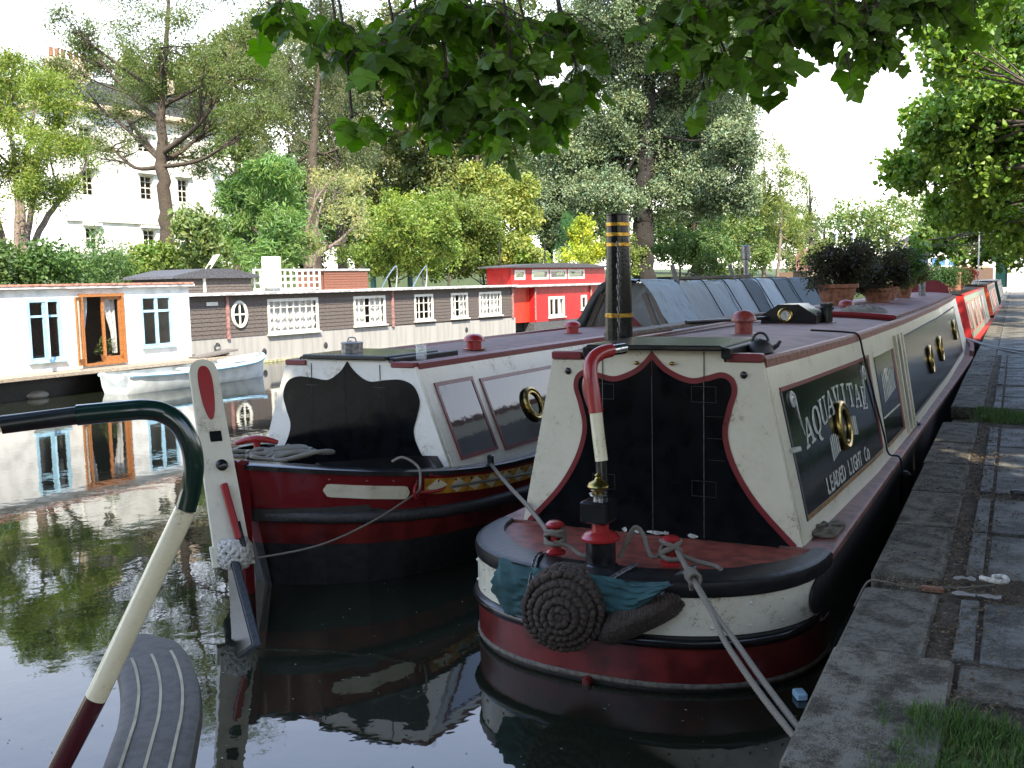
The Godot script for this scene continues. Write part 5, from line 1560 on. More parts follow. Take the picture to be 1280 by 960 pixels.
func window(parent: Node, x0: float, z0: float, z1: float, y0: float, y1: float, fw: float, zb: Array, yb: Array, m: Material, curtain := 0.0, sill := true, called := "window") -> Node3D:
	# frame bars, glazing bars at the given fractions, a pane, a curtain filling a share of the opening from either side
	var g := G.new()
	var cz := (z0 + z1) * 0.5; var cy := (y0 + y1) * 0.5; var w := z0 - z1; var h := y1 - y0
	var d := 0.05
	g.box(Vector3(x0, y1 - fw * 0.5, cz), Vector3(d, fw, w)); g.box(Vector3(x0, y0 + fw * 0.5, cz), Vector3(d, fw, w))
	for s in [-1.0, 1.0]: g.box(Vector3(x0, cy, cz + s * (w - fw) * 0.5), Vector3(d, h - 2.0 * fw, fw))
	var f := part(parent, called, g, m)
	for u in zb:
		var b := G.new(); b.box(Vector3(x0 - 0.004, cy, z0 - w * u[0]), Vector3(d * 0.7, h - 2.0 * fw, u[1])); part(f, "glazing_bar", b, m)
	for u in yb:
		var b := G.new(); b.box(Vector3(x0 - 0.007, y0 + h * u[0], cz), Vector3(d * 0.6, u[1], w - 2.0 * fw)); part(f, "glazing_bar", b, m)
	var p := G.new(); p.quad(Vector3(x0 - 0.012, y0 + fw, z1 + fw), Vector3(x0 - 0.012, y1 - fw, z1 + fw), Vector3(x0 - 0.012, y1 - fw, z0 - fw), Vector3(x0 - 0.012, y0 + fw, z0 - fw)); part(f, "pane", p, M.pane)
	if curtain > 0.0:
		for s in [0, 1]:
			var cg := G.new(); cg.crease = 60
			var rows := []
			var cw := w * 0.5 * curtain
			var n := maxi(6, int(cw / 0.03))
			for i in n + 1:
				var u := float(i) / n
				var zz: float = z0 - fw * 0.6 - cw * u if s == 0 else z1 + fw * 0.6 + cw * u
				var xx := x0 - 0.1 + 0.018 * sin(u * n * 1.1)
				rows.append(PackedVector3Array([Vector3(xx, y0 + 0.02, zz), Vector3(xx, y1 - 0.02, zz)]))
			cg.loft(rows, false, false); part(f, "curtain", cg, M.curtain)
	if sill:
		var sg := G.new(); sg.box(Vector3(x0 + 0.04, y0 - 0.025, cz), Vector3(0.12, 0.05, w + 0.1), 0.006); part(f, "sill", sg, m)
	return f

func boards(g: G, x0: float, za: float, zb: float, ya: float, yb: float, holes: Array, bh := 0.115) -> G:
	# lapped weatherboarding
	var n := int(round((yb - ya) / bh))
	for k in n:
		var y0 := ya + (yb - ya) * k / n; var y1 := ya + (yb - ya) * (k + 1) / n
		var cuts := [[za, zb]]
		for h in holes:
			if y1 > h[2] + 0.01 and y0 < h[3] - 0.01:
				var nc := []
				for c in cuts:
					if h[1] >= c[0] or h[0] <= c[1]: nc.append(c)
					else:
						if h[0] < c[0]: nc.append([c[0], h[0]])
						if h[1] > c[1]: nc.append([h[1], c[1]])
				cuts = nc
		for c in cuts:
			g.quad(Vector3(x0 + 0.02, y0, c[1]), Vector3(x0 + 0.004, y1, c[1]), Vector3(x0 + 0.004, y1, c[0]), Vector3(x0 + 0.02, y0, c[0]))
			g.quad(Vector3(x0 + 0.02, y0, c[0]), Vector3(x0 - 0.02, y0, c[0]), Vector3(x0 - 0.02, y0, c[1]), Vector3(x0 + 0.02, y0, c[1]))
	return g

func white_houseboat() -> void:
	var H := thing("houseboat", "white flat-roofed houseboat with pale blue windows and open orange wooden doors", "houseboat", Vector3(-19.0, 0, -16.6), -3.0)
	var hl := G.new(); hl.box(Vector3(-2.0, 0.08, 3.0), Vector3(3.9, 0.72, 11.0), 0.03); part(H, "pontoon", hl, M.hull_black)
	var dk := G.new(); dk.box(Vector3(-1.75, 0.5, 2.7), Vector3(4.6, 0.09, 12.6), 0.01); part(H, "deck", dk, M.wood_pale)
	var holes := [[1.93, 1.1, 0.8, 2.16], [0.62, -0.56, 0.62, 2.24], [-1.1, -2.04, 0.92, 2.16], [5.2, 4.2, 0.9, 2.1]]
	var w := G.new(); holed(w, 0.0, 0.1, 7.2, -2.62, 0.55, 2.36, holes); part(H, "front_wall", w, M.white_wall)
	var ew := G.new(); ew.box(Vector3(-2.05, 1.455, -2.57), Vector3(3.9, 1.81, 0.1)); part(H, "end_wall", ew, M.white_wall)
	var bw := G.new(); bw.box(Vector3(-4.0, 1.455, 2.3), Vector3(0.1, 1.81, 9.8)); part(H, "back_wall", bw, M.white_wall)
	var fl := G.new(); fl.box(Vector3(-2.05, 0.58, 2.3), Vector3(3.8, 0.04, 9.7)); part(H, "floor", fl, M.wood)
	var bk := G.new(); bk.box(Vector3(-2.0, 1.455, 0.0), Vector3(0.06, 1.78, 4.9)); part(H, "inner_wall", bk, M.clad)
	var rf := G.new(); rf.box(Vector3(-2.02, 2.4, 2.3), Vector3(4.25, 0.07, 10.1), 0.01); part(H, "roof", rf, M.roof_white)
	var rt := G.new(); rt.box(Vector3(0.08, 2.455, 2.3), Vector3(0.08, 0.05, 10.0), 0.006); part(H, "roof_edge", rt, M.terracotta_pale)
	window(H, -0.02, 1.93, 1.1, 0.8, 2.16, 0.07, [[0.52, 0.09]], [[0.72, 0.05]], M.pale_blue, 0.0)
	window(H, -0.02, -1.1, -2.04, 0.92, 2.16, 0.06, [[0.5, 0.09]], [[0.7, 0.06]], M.pale_blue, 0.0)
	window(H, -0.02, 5.2, 4.2, 0.9, 2.1, 0.07, [[0.5, 0.08]], [], M.pale_blue, 0.5)
	# one casement of the left window stands open
	var oc := G.new()
	var b2 := Basis(Vector3.UP, deg_to_rad(55))
	for q in [[Vector3(0, 0.6, 0.19), Vector3(0.04, 0.06, 0.4)], [Vector3(0, -0.6, 0.19), Vector3(0.04, 0.06, 0.4)], [Vector3(0, 0, 0.02), Vector3(0.04, 1.14, 0.06)], [Vector3(0, 0, 0.36), Vector3(0.04, 1.14, 0.06)]]:
		oc.box(Vector3(0.02, 1.48, 1.46) + b2 * q[0], q[1], 0.0, b2)
	part(H, "casement", oc, M.pale_blue)
	# double doors: frame, one leaf folded out, one leaf ajar, curtains inside
	var dg := G.new()
	dg.box(Vector3(0.01, 2.21, 0.03), Vector3(0.12, 0.07, 1.2)); dg.box(Vector3(0.01, 0.62, 0.03), Vector3(0.14, 0.05, 1.2))
	dg.box(Vector3(0.01, 1.41, 0.59), Vector3(0.12, 1.53, 0.06)); dg.box(Vector3(0.01, 1.41, -0.53), Vector3(0.12, 1.53, 0.06))
	var dr := part(H, "door_frame", dg, M.orange_wood)
	for q in [[Vector3(0.04, 1.41, 0.6), 40.0, 0.5, M.pale_door], [Vector3(0.0, 1.41, -0.5), 3.0, -0.52, M.orange_wood]]:
		var b := Basis(Vector3.UP, deg_to_rad(q[1])) if q[2] > 0 else Basis(Vector3.UP, deg_to_rad(-q[1]))
		var lf := G.new()
		var L: float = absf(q[2])
		var s := 1.0
		for r in [[Vector3(0, 0.73, L * 0.5), Vector3(0.04, 0.08, L)], [Vector3(0, -0.7, L * 0.5), Vector3(0.04, 0.14, L)], [Vector3(0, 0, 0.035), Vector3(0.04, 1.4, 0.07)], [Vector3(0, 0, L - 0.035), Vector3(0.04, 1.4, 0.07)]]:
			lf.box(q[0] + b * r[0], r[1], 0.0, b)
		var dn := part(H, "door", lf, M.orange_wood)
		var pn := G.new(); pn.quad(q[0] + b * Vector3(0, -0.63, 0.07), q[0] + b * Vector3(0, 0.69, 0.07), q[0] + b * Vector3(0, 0.69, L - 0.07), q[0] + b * Vector3(0, -0.63, L - 0.07)); part(dn, "pane", pn, M.pane)
	for q in [[0.54, 0.3, -1.0], [-0.12, -0.46, 1.0]]:
		var cg := G.new(); cg.crease = 60
		var rows := []
		for i in 14:
			var u := i / 13.0
			var r := PackedVector3Array()
			for j in 9:
				var v := j / 8.0
				var pull := 1.0 - 0.55 * smoothstep(0.1, 0.75, v)
				var z: float = lerpf(q[0], q[1], u * pull if q[2] < 0 else 1.0 - (1.0 - u) * pull)
				r.append(Vector3(-0.14 + 0.02 * sin(u * 16.0), 2.18 - 1.35 * v, z))
			rows.append(r)
		cg.loft(rows, false, false); part(H, "curtain", cg, M.curtain)
	# pot plant on the door step
	var pp := thing("potted_plant", "small house plant just inside open orange houseboat doors", "plant pot", H.transform * Vector3(-0.25, 0.6, -0.22), 0)
	var pg := G.new(); pg.lathe([[0.09, 0.0], [0.13, 0.2], [0.12, 0.2]], 14); part(pp, "pot", pg, M.terracotta)
	var xs := []; var tn := []
	for i in 60:
		xs.append(Transform3D(rbasis().scaled(Vector3.ONE * 0.7), Vector3(rng.randf_range(-0.15, 0.15), rng.randf_range(0.22, 0.6), rng.randf_range(-0.15, 0.15)))); tn.append(Color(0.1, 0.13, 0.04) * rng.randf_range(0.6, 1.3))
	copies(pp, "foliage", leaf_mesh("clump_small"), M.leaf, xs, tn)
	# rowing dinghy alongside
	var D := thing("dinghy", "pale blue and white blunt-ended dinghy tied alongside a white houseboat", "dinghy", Vector3(-17.9, 0, -17.0), -3.0)
	var dz := [0.0, 0.25, 1.2, 2.4, 3.6, 4.3, 4.6]; var dw := [0.5, 0.62, 0.72, 0.75, 0.66, 0.4, 0.08]; var dh := [0.46, 0.45, 0.42, 0.42, 0.46, 0.54, 0.6]
	var hr := []; var rr := []
	for i in dz.size():
		var r := PackedVector3Array()
		for q in [[-1.0, 1.0], [-0.9, 0.35], [-0.6, -0.35], [0.6, -0.35], [0.9, 0.35], [1.0, 1.0], [0.92, 1.0], [0.8, 0.3], [-0.8, 0.3], [-0.92, 1.0]]:
			r.append(Vector3(dw[i] * q[0], dh[i] * q[1] if q[1] > 0 else q[1] * 0.4, 1.1 - dz[i]))
		hr.append(r)
	var hg := G.new(); hg.loft(hr); part(D, "hull", hg, M.dinghy_white)
	for s in [-1.0, 1.0]:
		var gp := []
		for i in dz.size(): gp.append(Vector3(s * dw[i], dh[i] - 0.04, 1.1 - dz[i]))
		var gg := G.new(); gg.tube(G.resample(gp, 0.2), 0.045, 6); part(D, "gunwale", gg, M.pale_blue)
	var fd := G.new(); fd.box(Vector3(0, 0.47, -2.75), Vector3(0.7, 0.04, 0.9), 0.01); part(D, "foredeck", fd, M.dinghy_white)
	for z in [0.3, -1.3]:
		var th := G.new(); th.box(Vector3(0, 0.36, z), Vector3(1.3, 0.04, 0.24), 0.005); part(D, "thwart", th, M.dinghy_white)
	# float on the water
	var b := thing("float", "low round grey white mooring float lying on the water before a black pontoon", "float", pixy(42, 497, 0.0), 0)
	var fg := G.new(); fg.crease = 60; fg.ball(Vector3(0, 0.06, 0), Vector3(0.34, 0.12, 0.3), 16, 8); part(b, "body", fg, M.conc_hull)
	var fr := []
	for i in 9: fr.append(Vector3(0.08 * cos(PI * i / 8.0), 0.17 + 0.05 * sin(PI * i / 8.0), 0))
	var fg2 := G.new(); fg2.tube(fr, 0.014, 5); part(b, "ring", fg2, M.rope)
	# gangway board at the end of the deck
	var gb := G.new(); gb.bar(H.transform * Vector3(0.3, 0.56, -2.4), H.transform * Vector3(0.35, 0.68, -3.7), 0.4, 0.05)
	gb.bar(H.transform * Vector3(0.1, 0.5, -2.9), H.transform * Vector3(0.3, 0.6, -3.6), 0.06, 0.06)
	solo("gangway", "short timber gangway jutting from the deck end of a white houseboat", "gangway", gb, M.wood_grey)

func brown_houseboat() -> void:
	var H := thing("houseboat", "long brown weatherboarded houseboat with white lattice windows on a pale grey hull", "houseboat", Vector3(-20.74, 0, -22.05), -6.2)
	# hull: slightly rising sheer towards the near end
	var rings := []
	for q in [[1.9, 1.02], [0.9, 0.96], [0.0, 0.9], [-8.0, 0.82], [-16.2, 0.78]]:
		var bw: float = -1.2 if q[0] > 1.5 else -0.0
		rings.append(PackedVector3Array([Vector3(-3.9, -0.4, q[0]), Vector3(bw, -0.4, q[0]), Vector3(bw, q[1], q[0]), Vector3(-3.9, q[1], q[0])]))
	var hl := G.new(); hl.crease = 15; hl.loft(rings); part(H, "hull", hl, M.conc_hull)
	var wl := G.new(); wl.box(Vector3(0.03, 0.04, -8.1), Vector3(0.05, 0.07, 16.2)); part(H, "rubbing_band", wl, M.scum_yellow)
	var wins := [[-2.09, -4.3, 0.86, 1.94, 8, 4, 1.0], [-6.01, -7.67, 0.92, 1.93, 6, 3, 0.8], [-9.32, -10.45, 0.94, 1.92, 4, 3, 0.25], [-11.59, -12.7, 0.94, 1.92, 4, 3, 0.6], [-13.49, -15.1, 0.95, 1.92, 6, 3, 0.9]]
	var holes := []
	for w in wins: holes.append([w[0], w[1], w[2], w[3]])
	var wall := G.new(); holed(wall, -0.03, 0.08, 1.0, -16.0, 0.8, 2.1, holes); part(H, "front_wall", wall, M.clad)
	var cl := G.new(); boards(cl, 0.0, 0.98, -15.98, 0.86, 2.06, holes); part(H, "weatherboarding", cl, M.clad)
	var e := G.new(); e.box(Vector3(-1.95, 1.45, 0.97), Vector3(3.8, 1.3, 0.06)); part(H, "end_wall", e, M.clad)
	var e2 := G.new(); e2.box(Vector3(-1.95, 1.45, -15.97), Vector3(3.8, 1.3, 0.06)); part(H, "end_wall", e2, M.clad)
	var e3 := G.new(); e3.box(Vector3(-3.85, 1.45, -7.5), Vector3(0.06, 1.3, 16.8)); part(H, "back_wall", e3, M.clad)
	var iw := G.new(); iw.box(Vector3(-1.5, 1.4, -7.5), Vector3(0.05, 1.25, 16.8)); part(H, "inner_wall", iw, M.wood)
	var rf := G.new(); rf.box(Vector3(-1.9, 2.13, -7.5), Vector3(4.3, 0.09, 17.2), 0.01); part(H, "roof", rf, M.roof_white)
	for w in wins:
		var zb := []; var yb := []
		for i in range(1, w[4]): zb.append([float(i) / w[4], 0.03])
		for i in range(1, w[5]): yb.append([float(i) / w[5], 0.03])
		window(H, 0.01, w[0], w[1], w[2], w[3], 0.09, zb, yb, M.white, w[6])
	for z in [-0.5, -8.05, -15.95]:
		var ps := G.new(); ps.box(Vector3(0.045, 1.45, z), Vector3(0.06, 1.3, 0.1), 0.006); part(H, "corner_post", ps, M.pink)
	# oval window
	var ov := []
	for i in 24: ov.append(Vector3(0.035, 1.52 + 0.37 * sin(TAU * i / 24.0), -0.96 + 0.27 * cos(TAU * i / 24.0)))
	var og := G.new(); og.tube(ov, 0.05, 6, false, true); var on := part(H, "oval_window", og, M.white)
	var gl := G.new(); gl.fan(PackedVector3Array(ov), false); part(on, "pane", gl, M.glass_dark)
	var ob := G.new(); ob.box(Vector3(0.045, 1.52, -0.96), Vector3(0.03, 0.7, 0.05)); ob.box(Vector3(0.043, 1.52, -0.96), Vector3(0.03, 0.05, 0.5)); part(on, "glazing_bar", ob, M.white)
	var np := G.new(); np.box(Vector3(0.035, 1.86, 0.05), Vector3(0.02, 0.11, 0.42), 0.005); part(H, "name_plate", np, M.white)
	var rg := []
	for i in 16: rg.append(Vector3(0.04, 0.62 + 0.1 * sin(TAU * i / 16.0), -0.05 + 0.1 * cos(TAU * i / 16.0)))
	var rgg := G.new(); rgg.tube(rg, 0.02, 6, false, true); part(H, "mooring_ring", rgg, M.steel)
	for q in [[-1.9, 0.34], [-4.6, 0.36], [-5.8, 0.35], [-12.6, 0.45]]:
		var ft := G.new(); ft.ball(Vector3(0.0, q[1], q[0]), Vector3(0.03, 0.11, 0.1), 12, 6); part(H, "hull_fitting", ft, M.strake)
	# --- roof structures
	var cab := G.new(); boards(cab, -0.28, 1.0, -1.75, 2.18, 2.62, [], 0.09); cab.box(Vector3(-1.3, 2.4, -0.4), Vector3(2.0, 0.44, 2.75)); part(H, "roof_cabin", cab, M.clad)
	var cr := G.new()
	cr.prism(PackedVector2Array([Vector2(-1.62, 2.6), Vector2(1.62, 2.6), Vector2(1.58, 2.68), Vector2(0.5, 2.88), Vector2(-0.5, 2.88), Vector2(-1.58, 2.68)]), -2.4, -0.15, Transform3D(Basis(Vector3(0, 0, -1), Vector3(0, 1, 0), Vector3(1, 0, 0)), Vector3(0, 0, -0.4))); part(H, "cabin_roof", cr, M.roof_felt)
	var vw := G.new(); vw.box(Vector3(-0.25, 2.4, 0.05), Vector3(0.04, 0.4, 0.08)); part(H, "cabin_post", vw, M.white)
	var tr := G.new()
	for i in 12: tr.box(Vector3(-0.35, 2.52, -1.95 - i * 0.26), Vector3(0.03, 0.66, 0.07))
	part(H, "trellis_uprights", tr, M.white)
	var tr2 := G.new()
	for j in 4: tr2.box(Vector3(-0.353, 2.24 + j * 0.2, -3.38), Vector3(0.025, 0.06, 2.95))
	part(H, "trellis_rails", tr2, M.white)
	var bx := G.new(); boards(bx, -0.3, -4.95, -7.15, 2.18, 2.78, [], 0.085); bx.box(Vector3(-0.95, 2.48, -6.05), Vector3(1.2, 0.6, 2.2)); part(H, "roof_locker", bx, M.clad_red)
	var bt := G.new(); bt.box(Vector3(-0.92, 2.83, -6.05), Vector3(1.35, 0.07, 2.36), 0.01); part(H, "locker_lid", bt, M.roof_white)
	# reclining chairs on the roof
	for q in [[Vector3(-0.1, 2.18, -2.45), -43.0, "white slatted reclining chair upright against the houseboat trellis", 1.0], [Vector3(-0.9, 2.86, -0.7), -115.0, "white slatted reclining chair lying on the dark cabin roof", 0.42]]:
		var C := thing("deck_chair", q[2], "chair", H.transform * q[0], -6.2 + q[1], "white chairs on a houseboat roof")
		var s: float = q[3]
		var fr := G.new()
		for x in [-0.27, 0.27]: fr.tube([Vector3(0.12 * s, 0.0, x), Vector3(-0.05, 0.35 * s, x), Vector3(-0.25, 1.05 * s, x)], 0.018, 6)
		part(C, "frame", fr, M.white)
		for k in 9:
			var t := k / 8.0
			var sl := G.new(); sl.box(Vector3(-0.06 - 0.19 * t, (0.38 + 0.66 * t) * s, 0), Vector3(0.02, 0.062 * s, 0.56), 0.0, Basis(Vector3(0, 0, 1), 0.27)); part(C, "slat", sl, M.white)
		if s < 0.9: continue
		var ct := G.new(); ct.box(Vector3(0.02, 0.33 * s, 0), Vector3(0.1, 0.5 * s, 0.46), 0.03, Basis(Vector3(0, 0, 1), 0.3)); part(C, "cushion", ct, M.white)
	# handrail hoops on the roof
	for z in [-8.1, -9.9]:
		var hp := G.new(); hp.tube(G.resample([H.transform * Vector3(-0.5, 2.17, z), H.transform * Vector3(-0.6, 2.6, z - 0.5), H.transform * Vector3(-0.65, 2.98, z - 1.05), H.transform * Vector3(-0.65, 2.7, z - 1.1), H.transform * Vector3(-0.6, 2.17, z - 0.95)], 0.2), 0.022, 6)
		solo("roof_hoop", ["thin bent metal hoop beside the brown roof locker", "thin bent metal hoop standing well beyond the brown roof locker"][int(z < -9.0)], "hoop", hp, M.chrome, "metal hoops on the long houseboat roof")

func red_houseboat() -> void:
	var H := thing("houseboat", "bright red two-tier houseboat with white windows and curved black roof", "houseboat", Vector3(-18.99, 0, -39.35), -6.2)
	var hl := G.new(); hl.crease = 15
	hl.loft([PackedVector3Array([Vector3(-3.6, -0.3, -0.5), Vector3(-0.0, -0.3, -0.5), Vector3(0, 0.5, -0.5), Vector3(-3.6, 0.5, -0.5)]), PackedVector3Array([Vector3(-3.6, -0.3, -14.0), Vector3(0, -0.3, -14.0), Vector3(0, 0.6, -14.0), Vector3(-3.6, 0.6, -14.0)])])
	part(H, "hull", hl, M.grey_hull)
	var hb := G.new(); hb.box(Vector3(-1.8, 0.3, 0.5), Vector3(2.6, 0.4, 2.2), 0.05); part(H, "stern", hb, M.hull_black)
	var lb := G.new(); lb.box(Vector3(0.02, 0.05, -7.2), Vector3(0.06, 0.08, 13.4)); part(H, "rubbing_band", lb, M.scum_yellow)
	var holes := [[-1.8, -3.25, 0.66, 1.6], [-4.82, -5.4, 0.9, 1.6], [-7.2, -8.4, 0.8, 1.6]]
	var w := G.new(); holed(w, 0.0, 0.1, -0.55, -13.5, 0.5, 2.06, holes); part(H, "side_wall", w, M.house_red)
	var e := G.new(); e.box(Vector3(-1.85, 1.28, -0.55), Vector3(3.5, 1.56, 0.1)); part(H, "end_wall", e, M.house_red)
	var ann := G.new(); ann.box(Vector3(-0.85, 1.27, 0.2), Vector3(1.3, 1.5, 1.5)); part(H, "stern_cabin", ann, M.house_red2)
	var bw := G.new(); bw.box(Vector3(-3.55, 1.28, -7.0), Vector3(0.1, 1.56, 13.0)); part(H, "back_wall", bw, M.house_red)
	var rb := G.new(); rb.box(Vector3(-1.78, 2.1, -6.4), Vector3(4.0, 0.1, 15.4), 0.01); part(H, "lower_roof", rb, M.roof_white)
	var uh := [[0.9, 0.06, 2.38, 2.8], [-0.5, -1.92, 2.38, 2.82], [-2.05, -3.55, 2.38, 2.82], [-3.7, -5.3, 2.38, 2.82]]
	var u := G.new(); holed(u, -0.05, 0.1, 1.15, -7.4, 2.14, 2.95, uh); part(H, "upper_wall", u, M.house_red)
	for q in [[1.1, 0.1], [-7.35, 0.1]]:
		var uw := G.new(); uw.box(Vector3(-0.72, 2.55, q[0]), Vector3(1.2, 0.82, q[1])); part(H, "upper_end", uw, M.house_red)
	var ur := G.new(); var rp := PackedVector2Array([Vector2(1.6, 2.9)])
	for i in 11: rp.append(Vector2(1.6 - 9.4 * i / 10.0, 2.95 + 0.16 * sin(PI * i / 10.0)))
	rp.append(Vector2(-7.8, 2.9))
	ur.prism(rp, -1.5, 0.15, Transform3D(Basis(Vector3(0, 0, 1), Vector3(0, 1, 0), Vector3(1, 0, 0)), Vector3.ZERO)); part(H, "upper_roof", ur, M.roof_felt)
	for q in uh: window(H, -0.06, q[0], q[1], q[2], q[3], 0.09, [], [], M.white, 0.0, false)
	window(H, -0.01, -1.8, -3.25, 0.66, 1.6, 0.13, [[0.34, 0.14], [0.66, 0.14]], [], M.white, 0.3)
	window(H, -0.01, -4.82, -5.4, 0.9, 1.6, 0.12, [], [], M.white, 0.0)
	window(H, -0.01, -7.2, -8.4, 0.8, 1.6, 0.12, [[0.5, 0.1]], [], M.white, 0.0)
	for z in [-0.6, -5.75]:
		var dp := G.new(); dp.tube([Vector3(0.05, 0.6, z), Vector3(0.05, 2.05, z)], 0.04, 6); part(H, "drain_pipe", dp, M.pink)
	for q in [[645, 0.9], [700, -2.9]]:
		var mg := G.new(); mg.tube([H.transform * Vector3(-0.8, 2.1, q[1]), H.transform * Vector3(-0.8, 4.0, q[1])], 0.03, 6)
		solo("aerial_mast", ["thin dark aerial mast beside the small square upper window", "thin dark aerial mast before the row of wide upper windows"][int(q[0] > 650)], "mast", mg, M.hull_black, "aerial masts on the red houseboat")
	# green frame between the houseboats
	var F := thing("timber_gantry", "dark green timber frame with crossbar standing behind the long houseboat roof", "frame", H.transform * Vector3(-3.9, 0.5, 3.2), -6.2)
	for z in [0.0, 2.4]:
		var g := G.new(); g.box(Vector3(0, 1.2, z), Vector3(0.16, 2.4, 0.16)); part(F, "post", g, M.green_iron)
	var g2 := G.new(); g2.box(Vector3(0, 2.48, 1.0), Vector3(0.25, 0.18, 3.6)); part(F, "crossbar", g2, M.green_iron)
	var st := G.new(); st.bar(Vector3(0.1, 0.4, -0.4), Vector3(0.1, 2.5, -0.9), 0.06, 0.06); part(F, "stay", st, M.chrome)

func simple_boat(called: String, label: String, at: Vector3, turn: float, cols: Dictionary, length: float, deck := true) -> Node3D:
	var B := thing(called, label, "narrowboat", at, turn)
	var zz := [1.0, 0.85, 0.5, 0.0, -1.0, -length + 2.0, -length + 1.0, -length]; var ww := [0.45, 0.75, 0.98, 1.06, 1.06, 1.06, 0.8, 0.1]
	var pts := []
	for i in range(zz.size() - 1, -1, -1): pts.append(Vector3(-ww[i], 0, zz[i]))
	for i in zz.size(): pts.append(Vector3(ww[i], 0, zz[i]))
	var pl := plan(pts)
	var h := G.new(); h.sweep(pl[0], pl[1], rect(-0.05, 0.0, -0.3, 0.58)); part(B, "hull", h, M.hull_black)
	var gw := G.new(); gw.sweep(pl[0], pl[1], rect(-0.2, 0.02, 0.58, 0.63)); part(B, "gunwale", gw, cols.rail)
	var poly := PackedVector2Array()
	for p in pl[0]: poly.append(Vector2(p.x * 0.97, -p.z))
	var dk := G.new(); dk.prism(poly, 0.5, 0.57, Transform3D(Basis(Vector3(1, 0, 0), Vector3(0, 0, -1), Vector3(0, 1, 0)), Vector3.ZERO)); part(B, "deck", dk, M.hull_black)
	var c := {"z": [0.0, -length], "top": [0.7, 0.7], "base": [0.95, 0.95], "yb": 0.6, "yt": 1.72}
	for s in [-1.0, 1.0]:
		var w := G.new(); slab(w, c, s, -0.04, -length + 2.4, 0.58, 1.715, -0.04, 0.04); part(B, "cabin_side", w, cols.side)
	roof(B, c, 0.0, -length + 2.4, 0.05, cols.roof, cols.rail)
	var wl := G.new(); wl.prism(PackedVector2Array([Vector2(-0.95, 0.58), Vector2(0.95, 0.58), Vector2(0.7, 1.715), Vector2(-0.7, 1.715)]), -0.04, 0.0); part(B, "stern_bulkhead", wl, cols.end)
	var half := smooth2([Vector2(0, 1.6), Vector2(0.3, 1.55), Vector2(0.5, 1.52), Vector2(0.56, 1.35), Vector2(0.45, 1.1), Vector2(0.55, 0.85), Vector2(0.82, 0.62)], 5)
	var hf := Array(half); hf.append(Vector2(0, 0.62))
	var pn := G.new(); pn.prism(mirror(hf), 0.0, 0.008); part(B, "door_panel", pn, cols.panel)
	var k := 0
	for z in range(-1, int(-length) + 3, -1):
		k += 1
		if k % 2 == 0: continue
		var q := G.new(); slab(q, c, 1.0, float(z) + 0.55, float(z) - 0.35, 0.8, 1.5, 0.0, 0.008); var pp := part(B, "side_panel", q, [cols.p1, cols.p2][(k / 2) % 2])
		part(pp, "edging", frame4(c, 1.0, float(z) + 0.6, float(z) - 0.4, 0.77, 1.53, 0.04, 0.0, 0.012), cols.rail)
	return B

